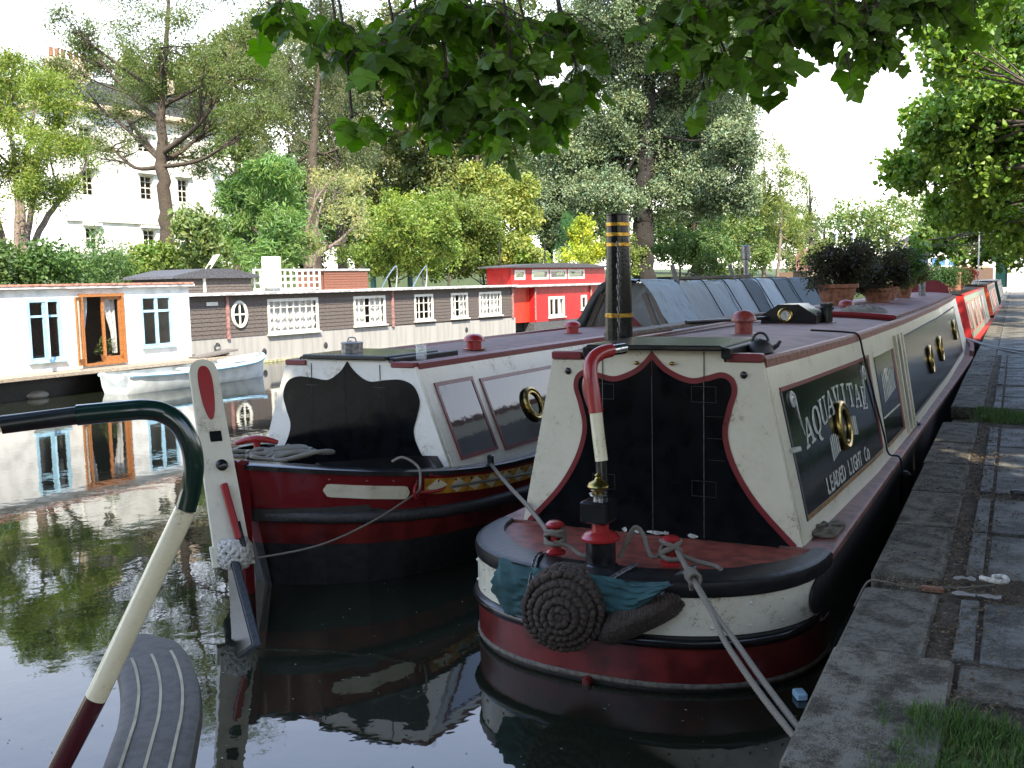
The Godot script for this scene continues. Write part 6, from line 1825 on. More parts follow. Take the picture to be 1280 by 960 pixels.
func boats_beyond() -> void:
	var b2 := simple_boat("narrowboat", "red and dark green narrowboat stern with plants on its roof", Vector3(-1.85, 0, -27.3), -0.7, {"side": M.pale_green, "rail": M.signal_red, "roof": M.rim_black, "end": M.signal_red, "panel": M.dark_green, "p1": M.dark_green, "p2": M.sign_black}, 14.0)
	var np := G.new(); np.box(Vector3(0.85, 0.5, 0.62), Vector3(0.3, 0.2, 0.02), 0.0, Basis(Vector3.UP, 0.6)); part(b2, "white_plate", np, M.white)
	simple_boat("narrowboat", "dark narrowboat with orange red trim and a red flower trough on its roof", Vector3(-1.7, 0, -43.5), -0.4, {"side": M.hull_black, "rail": M.orange_red, "roof": M.rim_black, "end": M.orange_red, "panel": M.dark_green, "p1": M.orange_red, "p2": M.dark_green}, 13.0)
	simple_boat("narrowboat", "far dark narrowboat lying beyond the flower-decked ones", Vector3(-1.6, 0, -60.0), -0.2, {"side": M.hull_black, "rail": M.hull_black, "roof": M.rim_black, "end": M.dark_green, "panel": M.hull_black, "p1": M.dark_green, "p2": M.sign_black}, 15.0)
	var X := b2.transform
	for q in [[-0.3, -1.4, 0.35, Color(0.04, 0.09, 0.02), "pot of green leaves on the roof of a red and green boat"], [0.1, -3.2, 0.3, Color(0.06, 0.12, 0.03), "bushy green plant further along the roof of a red and green boat"], [-0.1, -16.6, 0.34, Color(0.5, 0.02, 0.015), "red geraniums in a trough on the roof of an orange trimmed boat"], [0.2, -6.5, 0.3, Color(0.07, 0.11, 0.03), "small green pot plant beside a terracotta chimney on a boat roof"]]:
		var P := thing("potted_plant", q[4], "plant pot", X * Vector3(q[0], 1.75, q[1]), 0, "pots on the boats beyond")
		var pg := G.new(); pg.lathe([[0.15, 0.0], [0.2, 0.22], [0.18, 0.22]], 14); part(P, "pot", pg, M.terracotta)
		var xs := []; var tn := []
		for i in 260:
			var p := rv(1.0).normalized() * pow(rng.randf(), 0.4) * Vector3(q[2] * 1.2, q[2], q[2] * 1.2) + Vector3(0, 0.2 + q[2] * 0.7, 0)
			xs.append(Transform3D(rbasis().scaled(Vector3.ONE * rng.randf_range(0.5, 1.0)), p))
			var green := Color(0.05, 0.1, 0.025)
			tn.append((q[3] if rng.randf() < 0.75 else green) * rng.randf_range(0.7, 1.4))
		copies(P, "foliage", leaf_mesh("clump_small"), M.leaf, xs, tn)
	var fl := G.new(); fl.crease = 30; fl.lathe([[0.1, 0.0], [0.085, 0.45], [0.11, 0.5], [0.09, 0.55]], 14, Transform3D(Basis(), X * Vector3(0.25, 1.74, -5.2)))
	solo("flue", "short terracotta coloured flue on the roof of a red and green boat", "chimney", fl, M.terracotta)
	var fl2 := G.new(); fl2.crease = 30; fl2.lathe([[0.07, 0.0], [0.06, 1.0], [0.08, 1.02], [0.08, 1.12]], 14, Transform3D(Basis(), X * Vector3(-0.45, 1.74, -3.0)))
	solo("flue", "tall dark flue with a brass band beside roof plants on a red and green boat", "chimney", fl2, M.hull_black)
	var ms := G.new(); ms.tube([X * Vector3(0.3, 1.7, -17.0), X * Vector3(0.3, 4.0, -17.0)], 0.03, 6)
	solo("flag_pole", "thin white pole rising from the boat with red geraniums", "pole", ms, M.white)
	for k in 2:
		var a := X * Vector3(0.7, 0.75, 0.8); var b := Vector3(0.25, 0.64, -22.2 - k * 0.9)
		var g := G.new(); g.rope([a, a.lerp(b, 0.5) + Vector3(0, -0.06, 0), b], 0.016)
		solo("mooring_rope", "thin pale mooring line from the red and green stern across the path edge", "rope", g, M.rope_pale, "lines of the red and green boat")
	# bow fender of the near boat and scattered small boat gear are on their boats

func foreground_boat() -> void:
	var B := thing("boat_stern", "boat stern with a swan-neck tiller in dark green, cream and maroon", "boat", Vector3.ZERO)
	var t := func(x, y, d): return pix(x, y, d)
	# tiller: maroon foot, cream middle, green swan neck
	var p0: Vector3 = pix(-20, 1140, 1.78); var p1: Vector3 = pix(120, 872, 1.76); var p2: Vector3 = pix(232, 637, 1.75)
	var a := G.new(); a.crease = 60; a.tube([p0, p0.lerp(p1, 0.5), p1], 0.0188, 20); part(B, "tiller_foot", a, M.maroon_gloss)
	var b := G.new(); b.crease = 60; b.tube([p1, p1.lerp(p2, 0.5), p2], 0.0188, 20); part(B, "tiller_bar", b, M.cream_gloss)
	var neck := [p2]
	for q in [[239, 610, 1.75], [242, 580, 1.745], [237, 553, 1.74], [224, 530, 1.735], [204, 516, 1.73], [180, 512, 1.72], [150, 514, 1.71], [96, 519, 1.69]]: neck.append(pix(q[0], q[1], q[2]))
	var c := G.new(); c.crease = 60; c.tube(G.resample(neck, 0.008), 0.0178, 20); part(B, "swan_neck", c, M.green_paint)
	var d := G.new(); d.crease = 60; d.tube([pix(99, 519, 1.69), pix(50, 525, 1.67), pix(2, 531, 1.65)], 0.0155, 20); part(B, "handle", d, M.handle_dark)
	# stock and deck that carry it, just out of the picture
	var foot := p0
	var ftop := Vector3(foot.x, 0.86, foot.z)
	var st := G.new(); st.crease = 50; st.lathe([[0.09, 0.0], [0.09, foot.y - 0.9], [0.05, foot.y - 0.86], [0.045, foot.y - 0.8]], 18, Transform3D(Basis(), ftop)); part(B, "rudder_stock", st, M.black)
	var dk := G.new(); dk.box(Vector3(-1.95, 0.8, 0.52), Vector3(2.0, 0.1, 4.24), 0.04); part(B, "stern_deck", dk, M.deck_red)
	var hl := G.new(); hl.box(Vector3(-1.95, 0.27, 0.52), Vector3(2.1, 0.96, 4.2), 0.06); part(B, "hull", hl, M.hull_black)
	# curved grey board with pale grip strips
	var rail := []; var path := [[152, 806], [178, 808], [200, 830], [208, 870], [202, 920], [186, 975], [160, 1050]]
	var ctr := []
	for q in [[170, 818, 2.02], [192, 838, 2.01], [203, 868, 2.0], [200, 905, 1.99], [190, 945, 1.98], [172, 1000, 1.97], [150, 1060, 1.96]]: ctr.append(pix(q[0], q[1], q[2]))
	# a level curved board: its centre line runs back under the camera
	var cl := []
	var h0 := 1.46
	for q in [[166, 806], [190, 832], [201, 868], [200, 906], [192, 940], [180, 985], [164, 1040]]: cl.append(pixy(q[0], q[1], h0))
	var sm := G.resample(cl, 0.02)
	var lft := []
	var n := sm.size()
	var wv := func(tt: float) -> float: return 0.079 * minf(1.0, sqrt(clampf(1.0 - pow(1.0 - minf(tt / 0.12, 1.0), 2.0), 0.05, 1.0)))
	for i in n:
		var dr: Vector3 = (sm[mini(i + 1, n - 1)] - sm[maxi(i - 1, 0)]).normalized()
		var s := dr.cross(Vector3.UP).normalized()
		var w: float = wv.call(float(i) / (n - 1))
		var r := PackedVector3Array()
		for k in 12:
			var an := TAU * k / 12.0
			r.append(sm[i] + s * w * signf(cos(an)) * pow(absf(cos(an)), 0.45) + Vector3(0, 0.026 * signf(sin(an)) * pow(absf(sin(an)), 0.6), 0))
		lft.append(r)
	var bg := G.new(); bg.crease = 50; bg.loft(lft); var bd := part(B, "grip_board", bg, M.grey_board)
	for o in [-0.042, 0.0, 0.042]:
		var sp := []
		for i in range(int(n * 0.2), int(n * 0.86)):
			var dr: Vector3 = (sm[mini(i + 1, n - 1)] - sm[maxi(i - 1, 0)]).normalized()
			var s := dr.cross(Vector3.UP).normalized()
			sp.append(PackedVector3Array([sm[i] + s * (o - 0.0028) + Vector3(0, 0.023, 0), sm[i] + s * (o - 0.0028) + Vector3(0, 0.0275, 0), sm[i] + s * (o + 0.0028) + Vector3(0, 0.0275, 0), sm[i] + s * (o + 0.0028) + Vector3(0, 0.023, 0)]))
		var sg := G.new(); sg.loft(sp); part(bd, "grip_strip", sg, M.stripe)
	for i in [int(n * 0.75), n - 4]:
		var pg := G.new(); pg.tube([sm[i], Vector3(sm[i].x, 0.84, sm[i].z)], 0.02, 10); part(B, "board_post", pg, M.black)

func house() -> void:
	var H := thing("villa", "large white stucco villa with sash windows behind the bankside trees", "house", Vector3(-47, 0, -50), -3.0)
	var cols := [[9.35, 8.5], [5.3, 4.3], [2.4, 1.5], [-1.0, -1.9]]
	var holes := []
	for c in cols:
		holes.append([c[0], c[1], 7.75, 9.2]); holes.append([c[0], c[1], 4.7, 5.95]); holes.append([c[0], c[1], 10.6, 11.6])
	var w := G.new(); holed(w, 0.0, 0.35, 10.6, -4.0, 2.0, 12.6, holes); part(H, "front_wall", w, M.stucco)
	for z in [10.5, -3.9]:
		var e := G.new(); e.box(Vector3(-6.0, 7.3, z), Vector3(11.7, 10.6, 0.3)); part(H, "side_wall", e, M.stucco)
	var b := G.new(); b.box(Vector3(-11.8, 7.3, 3.3), Vector3(0.3, 10.6, 14.5)); part(H, "back_wall", b, M.stucco)
	var iw := G.new(); iw.box(Vector3(-3.0, 7.3, 3.3), Vector3(0.2, 10.4, 14.0)); part(H, "inner_wall", iw, M.stucco_beige)
	var cg := G.new(); cg.box(Vector3(-5.8, 12.75, 3.3), Vector3(12.6, 0.3, 15.4), 0.05); part(H, "cornice", cg, M.stucco_beige)
	var sc := G.new(); sc.box(Vector3(0.06, 6.4, 3.3), Vector3(0.12, 0.25, 14.5)); part(H, "string_course", sc, M.stucco)
	var rf := G.new()
	rf.prism(PackedVector2Array([Vector2(-4.2, 12.9), Vector2(10.8, 12.9), Vector2(8.0, 14.3), Vector2(-1.0, 14.3)]), -11.8, -0.1, Transform3D(Basis(Vector3(0, 0, 1), Vector3(0, 1, 0), Vector3(1, 0, 0)), Vector3.ZERO)); part(H, "roof", rf, M.roof_felt)
	for z in [8.2, 6.9, 0.5]:
		var ch := G.new(); ch.box(Vector3(-3.0, 14.4, z), Vector3(0.9, 3.0, 1.3), 0.04); var cn := part(H, "chimney", ch, M.stucco_beige)
		for k in 3:
			var pt := G.new(); pt.lathe([[0.14, 0.0], [0.12, 0.5], [0.15, 0.55]], 10, Transform3D(Basis(), Vector3(-3.0, 15.9, z - 0.4 + 0.4 * k))); part(cn, "chimney_pot", pt, M.terracotta)
	for c in cols:
		for q in [[7.75, 9.2], [4.7, 5.95], [10.6, 11.6]]:
			window(H, -0.18, c[0], c[1], q[0], q[1], 0.07, [[0.5, 0.04]], [[0.5, 0.07], [0.25, 0.03], [0.75, 0.03]], M.white, 0.0)
			var hd := G.new(); hd.box(Vector3(0.08, q[1] + 0.18, (c[0] + c[1]) * 0.5), Vector3(0.2, 0.16, c[0] - c[1] + 0.4)); part(H, "hood_mould", hd, M.stucco)

func bridge() -> void:
	# iron bridge with blue and white parapet, far along the canal
	var B := thing("road_bridge", "far road bridge with blue and white ironwork parapet and stone pier", "bridge", Vector3(-12.6, 0, -97.0), 0)
	var dk := G.new(); dk.box(Vector3(2.5, 2.45, -2.0), Vector3(16, 0.6, 7.0)); part(B, "deck", dk, M.stucco_beige)
	for x in [-6.0, 9.5]:
		var ab := G.new(); ab.box(Vector3(x, 1.0, -2.0), Vector3(2.6, 3.2, 7.2)); part(B, "abutment", ab, M.brick)
	var pr := G.new(); pr.prism(PackedVector2Array([Vector2(-0.8, 2.7), Vector2(0.8, 2.7), Vector2(0.8, 4.2), Vector2(0.0, 4.75), Vector2(-0.8, 4.2)]), -0.4, 0.5, Transform3D(Basis(), Vector3(-4.8, 0, 1.5))); part(B, "pier_cap", pr, M.pink)
	for k in 9:
		var x := -3.6 + k * 1.35
		var po := G.new(); po.box(Vector3(x, 3.5, 1.5), Vector3(0.16, 1.6, 0.2)); part(B, "parapet_post", po, M.white)
		var pn := G.new(); pn.box(Vector3(x + 0.67, 3.2, 1.5), Vector3(1.1, 0.75, 0.06)); part(B, "parapet_panel", pn, M.blue_iron)
		for j in 6:
			var ba := G.new(); ba.box(Vector3(x + 0.12 + j * 0.2, 3.85, 1.5), Vector3(0.06, 0.5, 0.05)); part(B, "baluster", ba, M.white)
	for y in [2.8, 3.6, 4.15]:
		var rl := G.new(); rl.box(Vector3(1.8, y, 1.52), Vector3(11.0, 0.1, 0.14)); part(B, "parapet_rail", rl, M.white)
	for q in [[1045, 300, "white street lantern on a thin post beside the far bridge pier"], [1066, 300, "white street lantern directly above the pointed pier of the far bridge"]]:
		var p := pix(q[0], 335, 92); var tpp := pix(q[0], 292, 92)
		var L := thing("street_lamp", q[2], "street lamp", Vector3(p.x, 2.7, p.z), 0, "lamps by the far bridge")
		var h := tpp.y - 2.7
		var po := G.new(); po.tube([Vector3(0, -1.8, 0), Vector3(0, h - 0.6, 0)], [0.1, 0.06], 8); part(L, "post", po, M.white)
		var ln := G.new(); ln.lathe([[0.12, 0.0], [0.26, 0.5], [0.3, 0.55], [0.1, 0.85], [0.03, 0.95]], 8, Transform3D(Basis(), Vector3(0, h - 0.6, 0))); part(L, "lantern", ln, M.lantern)
	var T_ := thing("gabled_house", "low grey roofed house half hidden by trees beyond the far bridge", "house", Vector3(-5.0, 0, -100.0), 0)
	var hw := G.new(); hw.box(Vector3(0, 2.6, -3), Vector3(9, 5.0, 6)); part(T_, "wall", hw, M.stucco)
	var hr := G.new(); hr.prism(PackedVector2Array([Vector2(-5, 5.1), Vector2(5, 5.1), Vector2(1.5, 7.0), Vector2(-1.5, 7.0)]), -6.5, 0.5); part(T_, "roof", hr, M.roof_felt)
	var U := thing("white_hut", "plain white towpath hut with one small dark window", "hut", Vector3(1.9, 0.6, -88.0), 0)
	var uw := G.new(); uw.box(Vector3(0, 1.6, -1.5), Vector3(5.0, 3.2, 3.0)); part(U, "wall", uw, M.white_wall)
	var ur := G.new(); ur.box(Vector3(0, 3.28, -1.5), Vector3(5.3, 0.16, 3.4)); part(U, "roof", ur, M.roof_felt)
	var ug := G.new(); ug.box(Vector3(-1.9, 2.1, 0.01), Vector3(0.6, 0.3, 0.04)); part(U, "window", ug, M.glass_dark)
	var ud := G.new(); ud.box(Vector3(-2.9, 1.7, -0.4), Vector3(0.9, 2.6, 0.5)); part(U, "side_door", ud, M.dark_green)

func small_things() -> void:
	# thin cable and white scraps lying across the path
	var g := G.new(); g.rope([Vector3(-0.76, 0.45, -5.71), Vector3(-0.69, 0.6, -5.7), Vector3(-0.6, 0.614, -5.69), Vector3(-0.45, 0.61, -5.66), Vector3(-0.2, 0.618, -5.73), Vector3(-0.06, 0.63, -5.8)], 0.006)
	solo("path_cable", "thin grey cable lying over the quay edge into a coping gap", "cable", g, M.rope)
	var hk := [Vector3(-0.13, 0.65, -5.84), Vector3(-0.04, 0.652, -5.79), Vector3(0.0, 0.65, -5.83), Vector3(-0.02, 0.652, -5.9), Vector3(-0.07, 0.65, -5.88)]
	var hg := G.new(); hg.tube(G.resample(hk, 0.02), 0.014, 8); solo("white_hook", "white plastic hook at the end of a cable on the path", "hook", hg, M.rope_white)
	var labels := ["flat white scrap of paper beside the white hook", "torn white scrap lying on the litter before the paving", "second torn white scrap next to a paving frame"]
	var k := 0
	for q in [[-0.21, -5.86], [-0.2, -5.56], [-0.08, -5.57]]:
		var s := G.new(); s.crease = 60
		var rows := []
		for i in 6:
			var r := PackedVector3Array()
			for j in 5: r.append(Vector3(q[0] + (i - 2.5) * 0.022 + rng.randf_range(-0.004, 0.004), 0.628 + rng.randf_range(0, 0.014), q[1] + (j - 2.0) * 0.014 + rng.randf_range(-0.004, 0.004)))
			rows.append(r)
		s.loft(rows, false, false)
		solo("paper_scrap", labels[k], "litter", s, M.rope_pale); k += 1
	var br := G.new(); br.box(Vector3(-0.36, 0.612, -5.65), Vector3(0.12, 0.03, 0.05), 0.008, Basis(Vector3.UP, 0.1)); solo("brick_fragment", "broken orange brick lying in the gap between coping stones", "brick", br, M.terracotta)
	var rg := []
	for i in 16: rg.append(Vector3(0.06 + 0.05 * cos(TAU * i / 16.0), 0.645 + 0.02 * sin(TAU * i / 16.0), -8.28 + 0.05 * sin(TAU * i / 16.0)))
	var rgg := G.new(); rgg.tube(rg, 0.011, 8, false, true); solo("mooring_ring", "rusty iron mooring ring set in the path between slabs", "ring", rgg, M.steel)
	var pin := G.new(); pin.tube([Vector3(-0.2, 0.5, -2.85), Vector3(-0.2, 0.78, -2.83)], 0.016, 8); solo("mooring_pin", "steel mooring pin driven into the grass by the quay edge", "pin", pin, M.steel)
	# floating scraps on the water
	var lf := G.new(); lf.quad(Vector3(-0.008, 0, 0), Vector3(0, 0.001, -0.006), Vector3(0.009, 0, 0), Vector3(0, 0.001, 0.006))
	var xs := []; var tn := []
	var nz := FastNoiseLite.new(); nz.frequency = 0.9; nz.seed = 12
	for i in 9000:
		var p := Vector3(rng.randf_range(-7.0, -0.8), 0.0025, rng.randf_range(-7.0, -3.2))
		var kk := 0.03 + 0.9 * smoothstep(0.3, 0.62, nz.get_noise_2d(p.x, p.z)) * 0.35
		if rng.randf() > kk: continue
		xs.append(Transform3D(Basis(Vector3.UP, rng.randf() * TAU).scaled(Vector3.ONE * rng.randf_range(0.2, 1.1)), p))
		tn.append(Color(0.3, 0.28, 0.2) * rng.randf_range(0.3, 1.2))
	var o := copies(self, "floating_debris", lf.flat(), M.grass, xs, tn)
	o.set_meta("label", "pale seed fluff and leaf scraps floating on dark canal water"); o.set_meta("category", "debris")
	var bx := G.new(); bx.box(Vector3.ZERO, Vector3(0.06, 0.04, 0.09), 0.006, Basis(Vector3.UP, 0.5))
	var cb := solo("floating_carton", "small blue and white carton floating by the quay wall", "litter", bx, M.pale_blue)
	cb.position = pixy(1000, 868, 0.02)
# ------------------------------------------------------------------ vegetation
var leaf_cache := {}
func leaf_mesh(key: String) -> ArrayMesh:
	if leaf_cache.has(key): return leaf_cache[key]
	var r := RandomNumberGenerator.new(); r.seed = hash(key)
	var g := G.new()
	var spec: Array = {"clump_small": [9, 0.075, 0.04, 0.1], "broad": [11, 0.16, 0.1, 0.3], "fine": [16, 0.12, 0.036, 0.3], "poplar": [14, 0.11, 0.09, 0.3], "plane": [9, 0.19, 0.17, 0.34], "needle": [22, 0.13, 0.02, 0.28], "willow": [16, 0.2, 0.045, 0.3]}[key]
	for i in spec[0]:
		var b := Basis(Quaternion(r.randfn(), r.randfn(), r.randfn(), r.randfn() + 0.01).normalized())
		var o: Vector3 = Vector3(r.randfn(), r.randfn(), r.randfn()).normalized() * spec[3] * pow(r.randf(), 0.5)
		if key == "willow": b = Basis(Vector3(r.randfn(), 0.0, r.randfn()).normalized(), r.randf_range(-0.5, 0.5)) * Basis(Vector3.UP, r.randf() * TAU) * Basis(Vector3(0, 0, 1), PI + 0.2)
		var s := r.randf_range(0.7, 1.25)
		var L: float = spec[1] * s; var W: float = spec[2] * s * 0.5
		var p := [Vector3.ZERO, Vector3(-W, L * 0.42, W * 0.35), Vector3(-W * 0.6, L * 0.75, W * 0.1), Vector3(0, L, -W * 0.3), Vector3(W * 0.6, L * 0.75, W * 0.1), Vector3(W, L * 0.42, W * 0.35)]
		for k in 6: p[k] = o + b * p[k]
		g.tri(p[0], p[1], p[2]); g.tri(p[0], p[2], p[3]); g.tri(p[0], p[3], p[4]); g.tri(p[0], p[4], p[5])
	leaf_cache[key] = g.flat()
	return leaf_cache[key]

# lobes: [centre, radii] in world space relative to base
func tree(called: String, label: String, category: String, group: String, base: Vector3, trunk: Array, lobes: Array, o := {}) -> Node3D:
	var Tn := thing(called, label, category, base, 0.0, group)
	var bark: Material = o.get("bark", M.bark)
	var tg := G.new(); tg.crease = 70
	var stems: Array = trunk if trunk.size() > 0 and trunk[0] is Array and trunk[0][0] is Array else [trunk]
	var tips := []
	for s in stems:
		var pts := []; var rad := []
		for q in s: pts.append(q[0])
		var fine := G.resample(pts, 0.4)
		for i in fine.size():
			var u: float = i / maxf(1.0, fine.size() - 1.0) * (s.size() - 1.0)
			var k := mini(int(u), s.size() - 2)
			rad.append(lerpf(s[k][1], s[k + 1][1], u - k) * (1.0 + (0.5 * exp(-i * 0.8) if i < 5 else 0.0)))
			if i > 0 and i < fine.size() - 1: fine[i] += rv(rad[i] * 0.25)
		tg.tube(fine, rad, 9)
		for i in range(int(fine.size() * o.get("fork", 0.45)), fine.size()): tips.append([fine[i], rad[i]])
	# limbs towards each lobe and twigs inside it
	for l in lobes:
		var c: Vector3 = l[0]; var r: Vector3 = l[1]
		var best = tips[0]; var bd := 1e9
		for t in tips:
			var hz := Vector2(t[0].x - c.x, t[0].z - c.z).length()
			var d: float = t[0].distance_to(c) + maxf(0.0, t[0].y - (c.y - 0.7 * hz)) * 2.5
			if d < bd: bd = d; best = t
		var lr: float = minf(best[1] * 0.6, 0.035 + 0.03 * r.length())
		var mid: Vector3 = best[0].lerp(c, 0.5) + rv(0.1 * minf(bd, 3.0)) + Vector3(0, -0.05 * minf(bd, 4.0), 0)
		var lp := G.resample([best[0], mid, c], 0.5)
		var lrad := []
		for i in lp.size(): lrad.append(lerpf(lr, lr * 0.35, i / maxf(1.0, lp.size() - 1.0)))
		tg.tube(lp, lrad, 6, false)
		for k in int(o.get("twigs", 7)):
			var d := rv(1.0).normalized()
			var e := c + d * r * rng.randf_range(0.65, 0.98)
			var st: Vector3 = lp[rng.randi_range(lp.size() / 2, lp.size() - 1)]
			var m2 := st.lerp(e, 0.5) + rv(0.1 * st.distance_to(e))
			tg.tube([st, st.lerp(m2, 0.5) + rv(0.05), m2, m2.lerp(e, 0.5) + rv(0.06), e], [lr * 0.4, lr * 0.33, lr * 0.25, lr * 0.17, lr * 0.07], 4, false)
			if o.has("branchy"):
				for j in 3:
					var e2 := m2 + rv(1.0).normalized() * r * 0.5
					tg.tube([m2, m2.lerp(e2, 0.5) + rv(0.1), e2], [lr * 0.2, lr * 0.13, lr * 0.05], 4, false)
	part(Tn, "trunk", tg, bark)
	var s: float = o.get("s", 1.0)
	var dens: float = 3.0 * o.get("dens", 20.0) / (s * s)
	var tint: Color = o.get("tint", Color(0.075, 0.13, 0.025))
	var var_: float = o.get("var", 0.28)
	var gap: float = o.get("gap", -0.25)
	var nz := FastNoiseLite.new(); nz.frequency = o.get("gf", 0.55) / s; nz.seed = rng.randi() % 1000
	var xf := []; var tn := []
	for l in lobes:
		var c: Vector3 = l[0]; var r: Vector3 = l[1]
		var n := int(dens * PI * maxf(r.x, r.z) * r.y)
		var subs := []
		for i in int(clampf(7.0 + 2.2 * r.length(), 8.0, 22.0)):
			var sd := Vector3(rng.randfn(), rng.randfn() * 0.9 + 0.1, rng.randfn()).normalized()
			subs.append([c + sd * r * rng.randf_range(0.55, 0.95), r * rng.randf_range(0.24, 0.46)])
		for i in n:
			var d := Vector3(rng.randfn(), rng.randfn(), rng.randfn()).normalized()
			var p: Vector3
			if rng.randf() < 0.8:
				var sb = subs[rng.randi() % subs.size()]
				p = sb[0] + d * sb[1] * pow(rng.randf(), 0.5) * (1.0 + 0.3 * nz.get_noise_3dv((c + d * r) * 2.0))
			else:
				p = c + d * r * pow(rng.randf(), o.get("shell", 0.3))
			if nz.get_noise_3dv(p + base) < gap: continue
			if p.y + base.y < 0.5: continue
			var q := s * rng.randf_range(0.7, 1.3)
			var bb := rbasis() if not o.get("upright", false) else Basis(Vector3.UP, rng.randf() * TAU)
			xf.append(Transform3D(bb.scaled(Vector3(q, q, q)), p))
			var b := clampf(1.0 + var_ * rng.randfn() * 0.5 + var_ * 0.9 * nz.get_noise_3dv(p * 0.7 + Vector3(50, 0, 0)), 0.45, 1.8)
			var hue := rng.randfn() * 0.1
			tn.append(Color(tint.r * b * (1.0 + hue), tint.g * b, tint.b * b * (1.0 - hue)))
	copies(Tn, "crown", leaf_mesh(o.get("leaf", "broad")), o.get("lm", M.leaf), xf, tn)
	return Tn

# lobes given by where they show in the photograph, at the tree's own distance: [x, y, rx, ry, depth shift]
func pl(base: Vector3, d: float, list: Array) -> Array:
	var out := []
	for l in list:
		var dd: float = d + (l[4] if l.size() > 4 else rng.randf_range(-0.06, 0.06) * d)
		var k := dd / 1250.0
		out.append([pix(l[0], l[1], dd) - base, Vector3(l[2] * k, l[3] * k, maxf(l[2], l[3] * 0.7) * k)])
	return out

# distance at which a tree seen at this pixel stands on the far bank, behind the houseboats
func bank_d(px: float, d: float) -> float:
	while d < 140.0:
		var p := pix(px, 345, d)
		if p.x < -24.9 + maxf(0.0, -p.z - 20.0) * 0.095: break
		d += 0.5
	return d

func root(px: float, d: float, y: float) -> Vector3:
	var p := pix(px, 345, d)
	return Vector3(p.x, y, p.z)

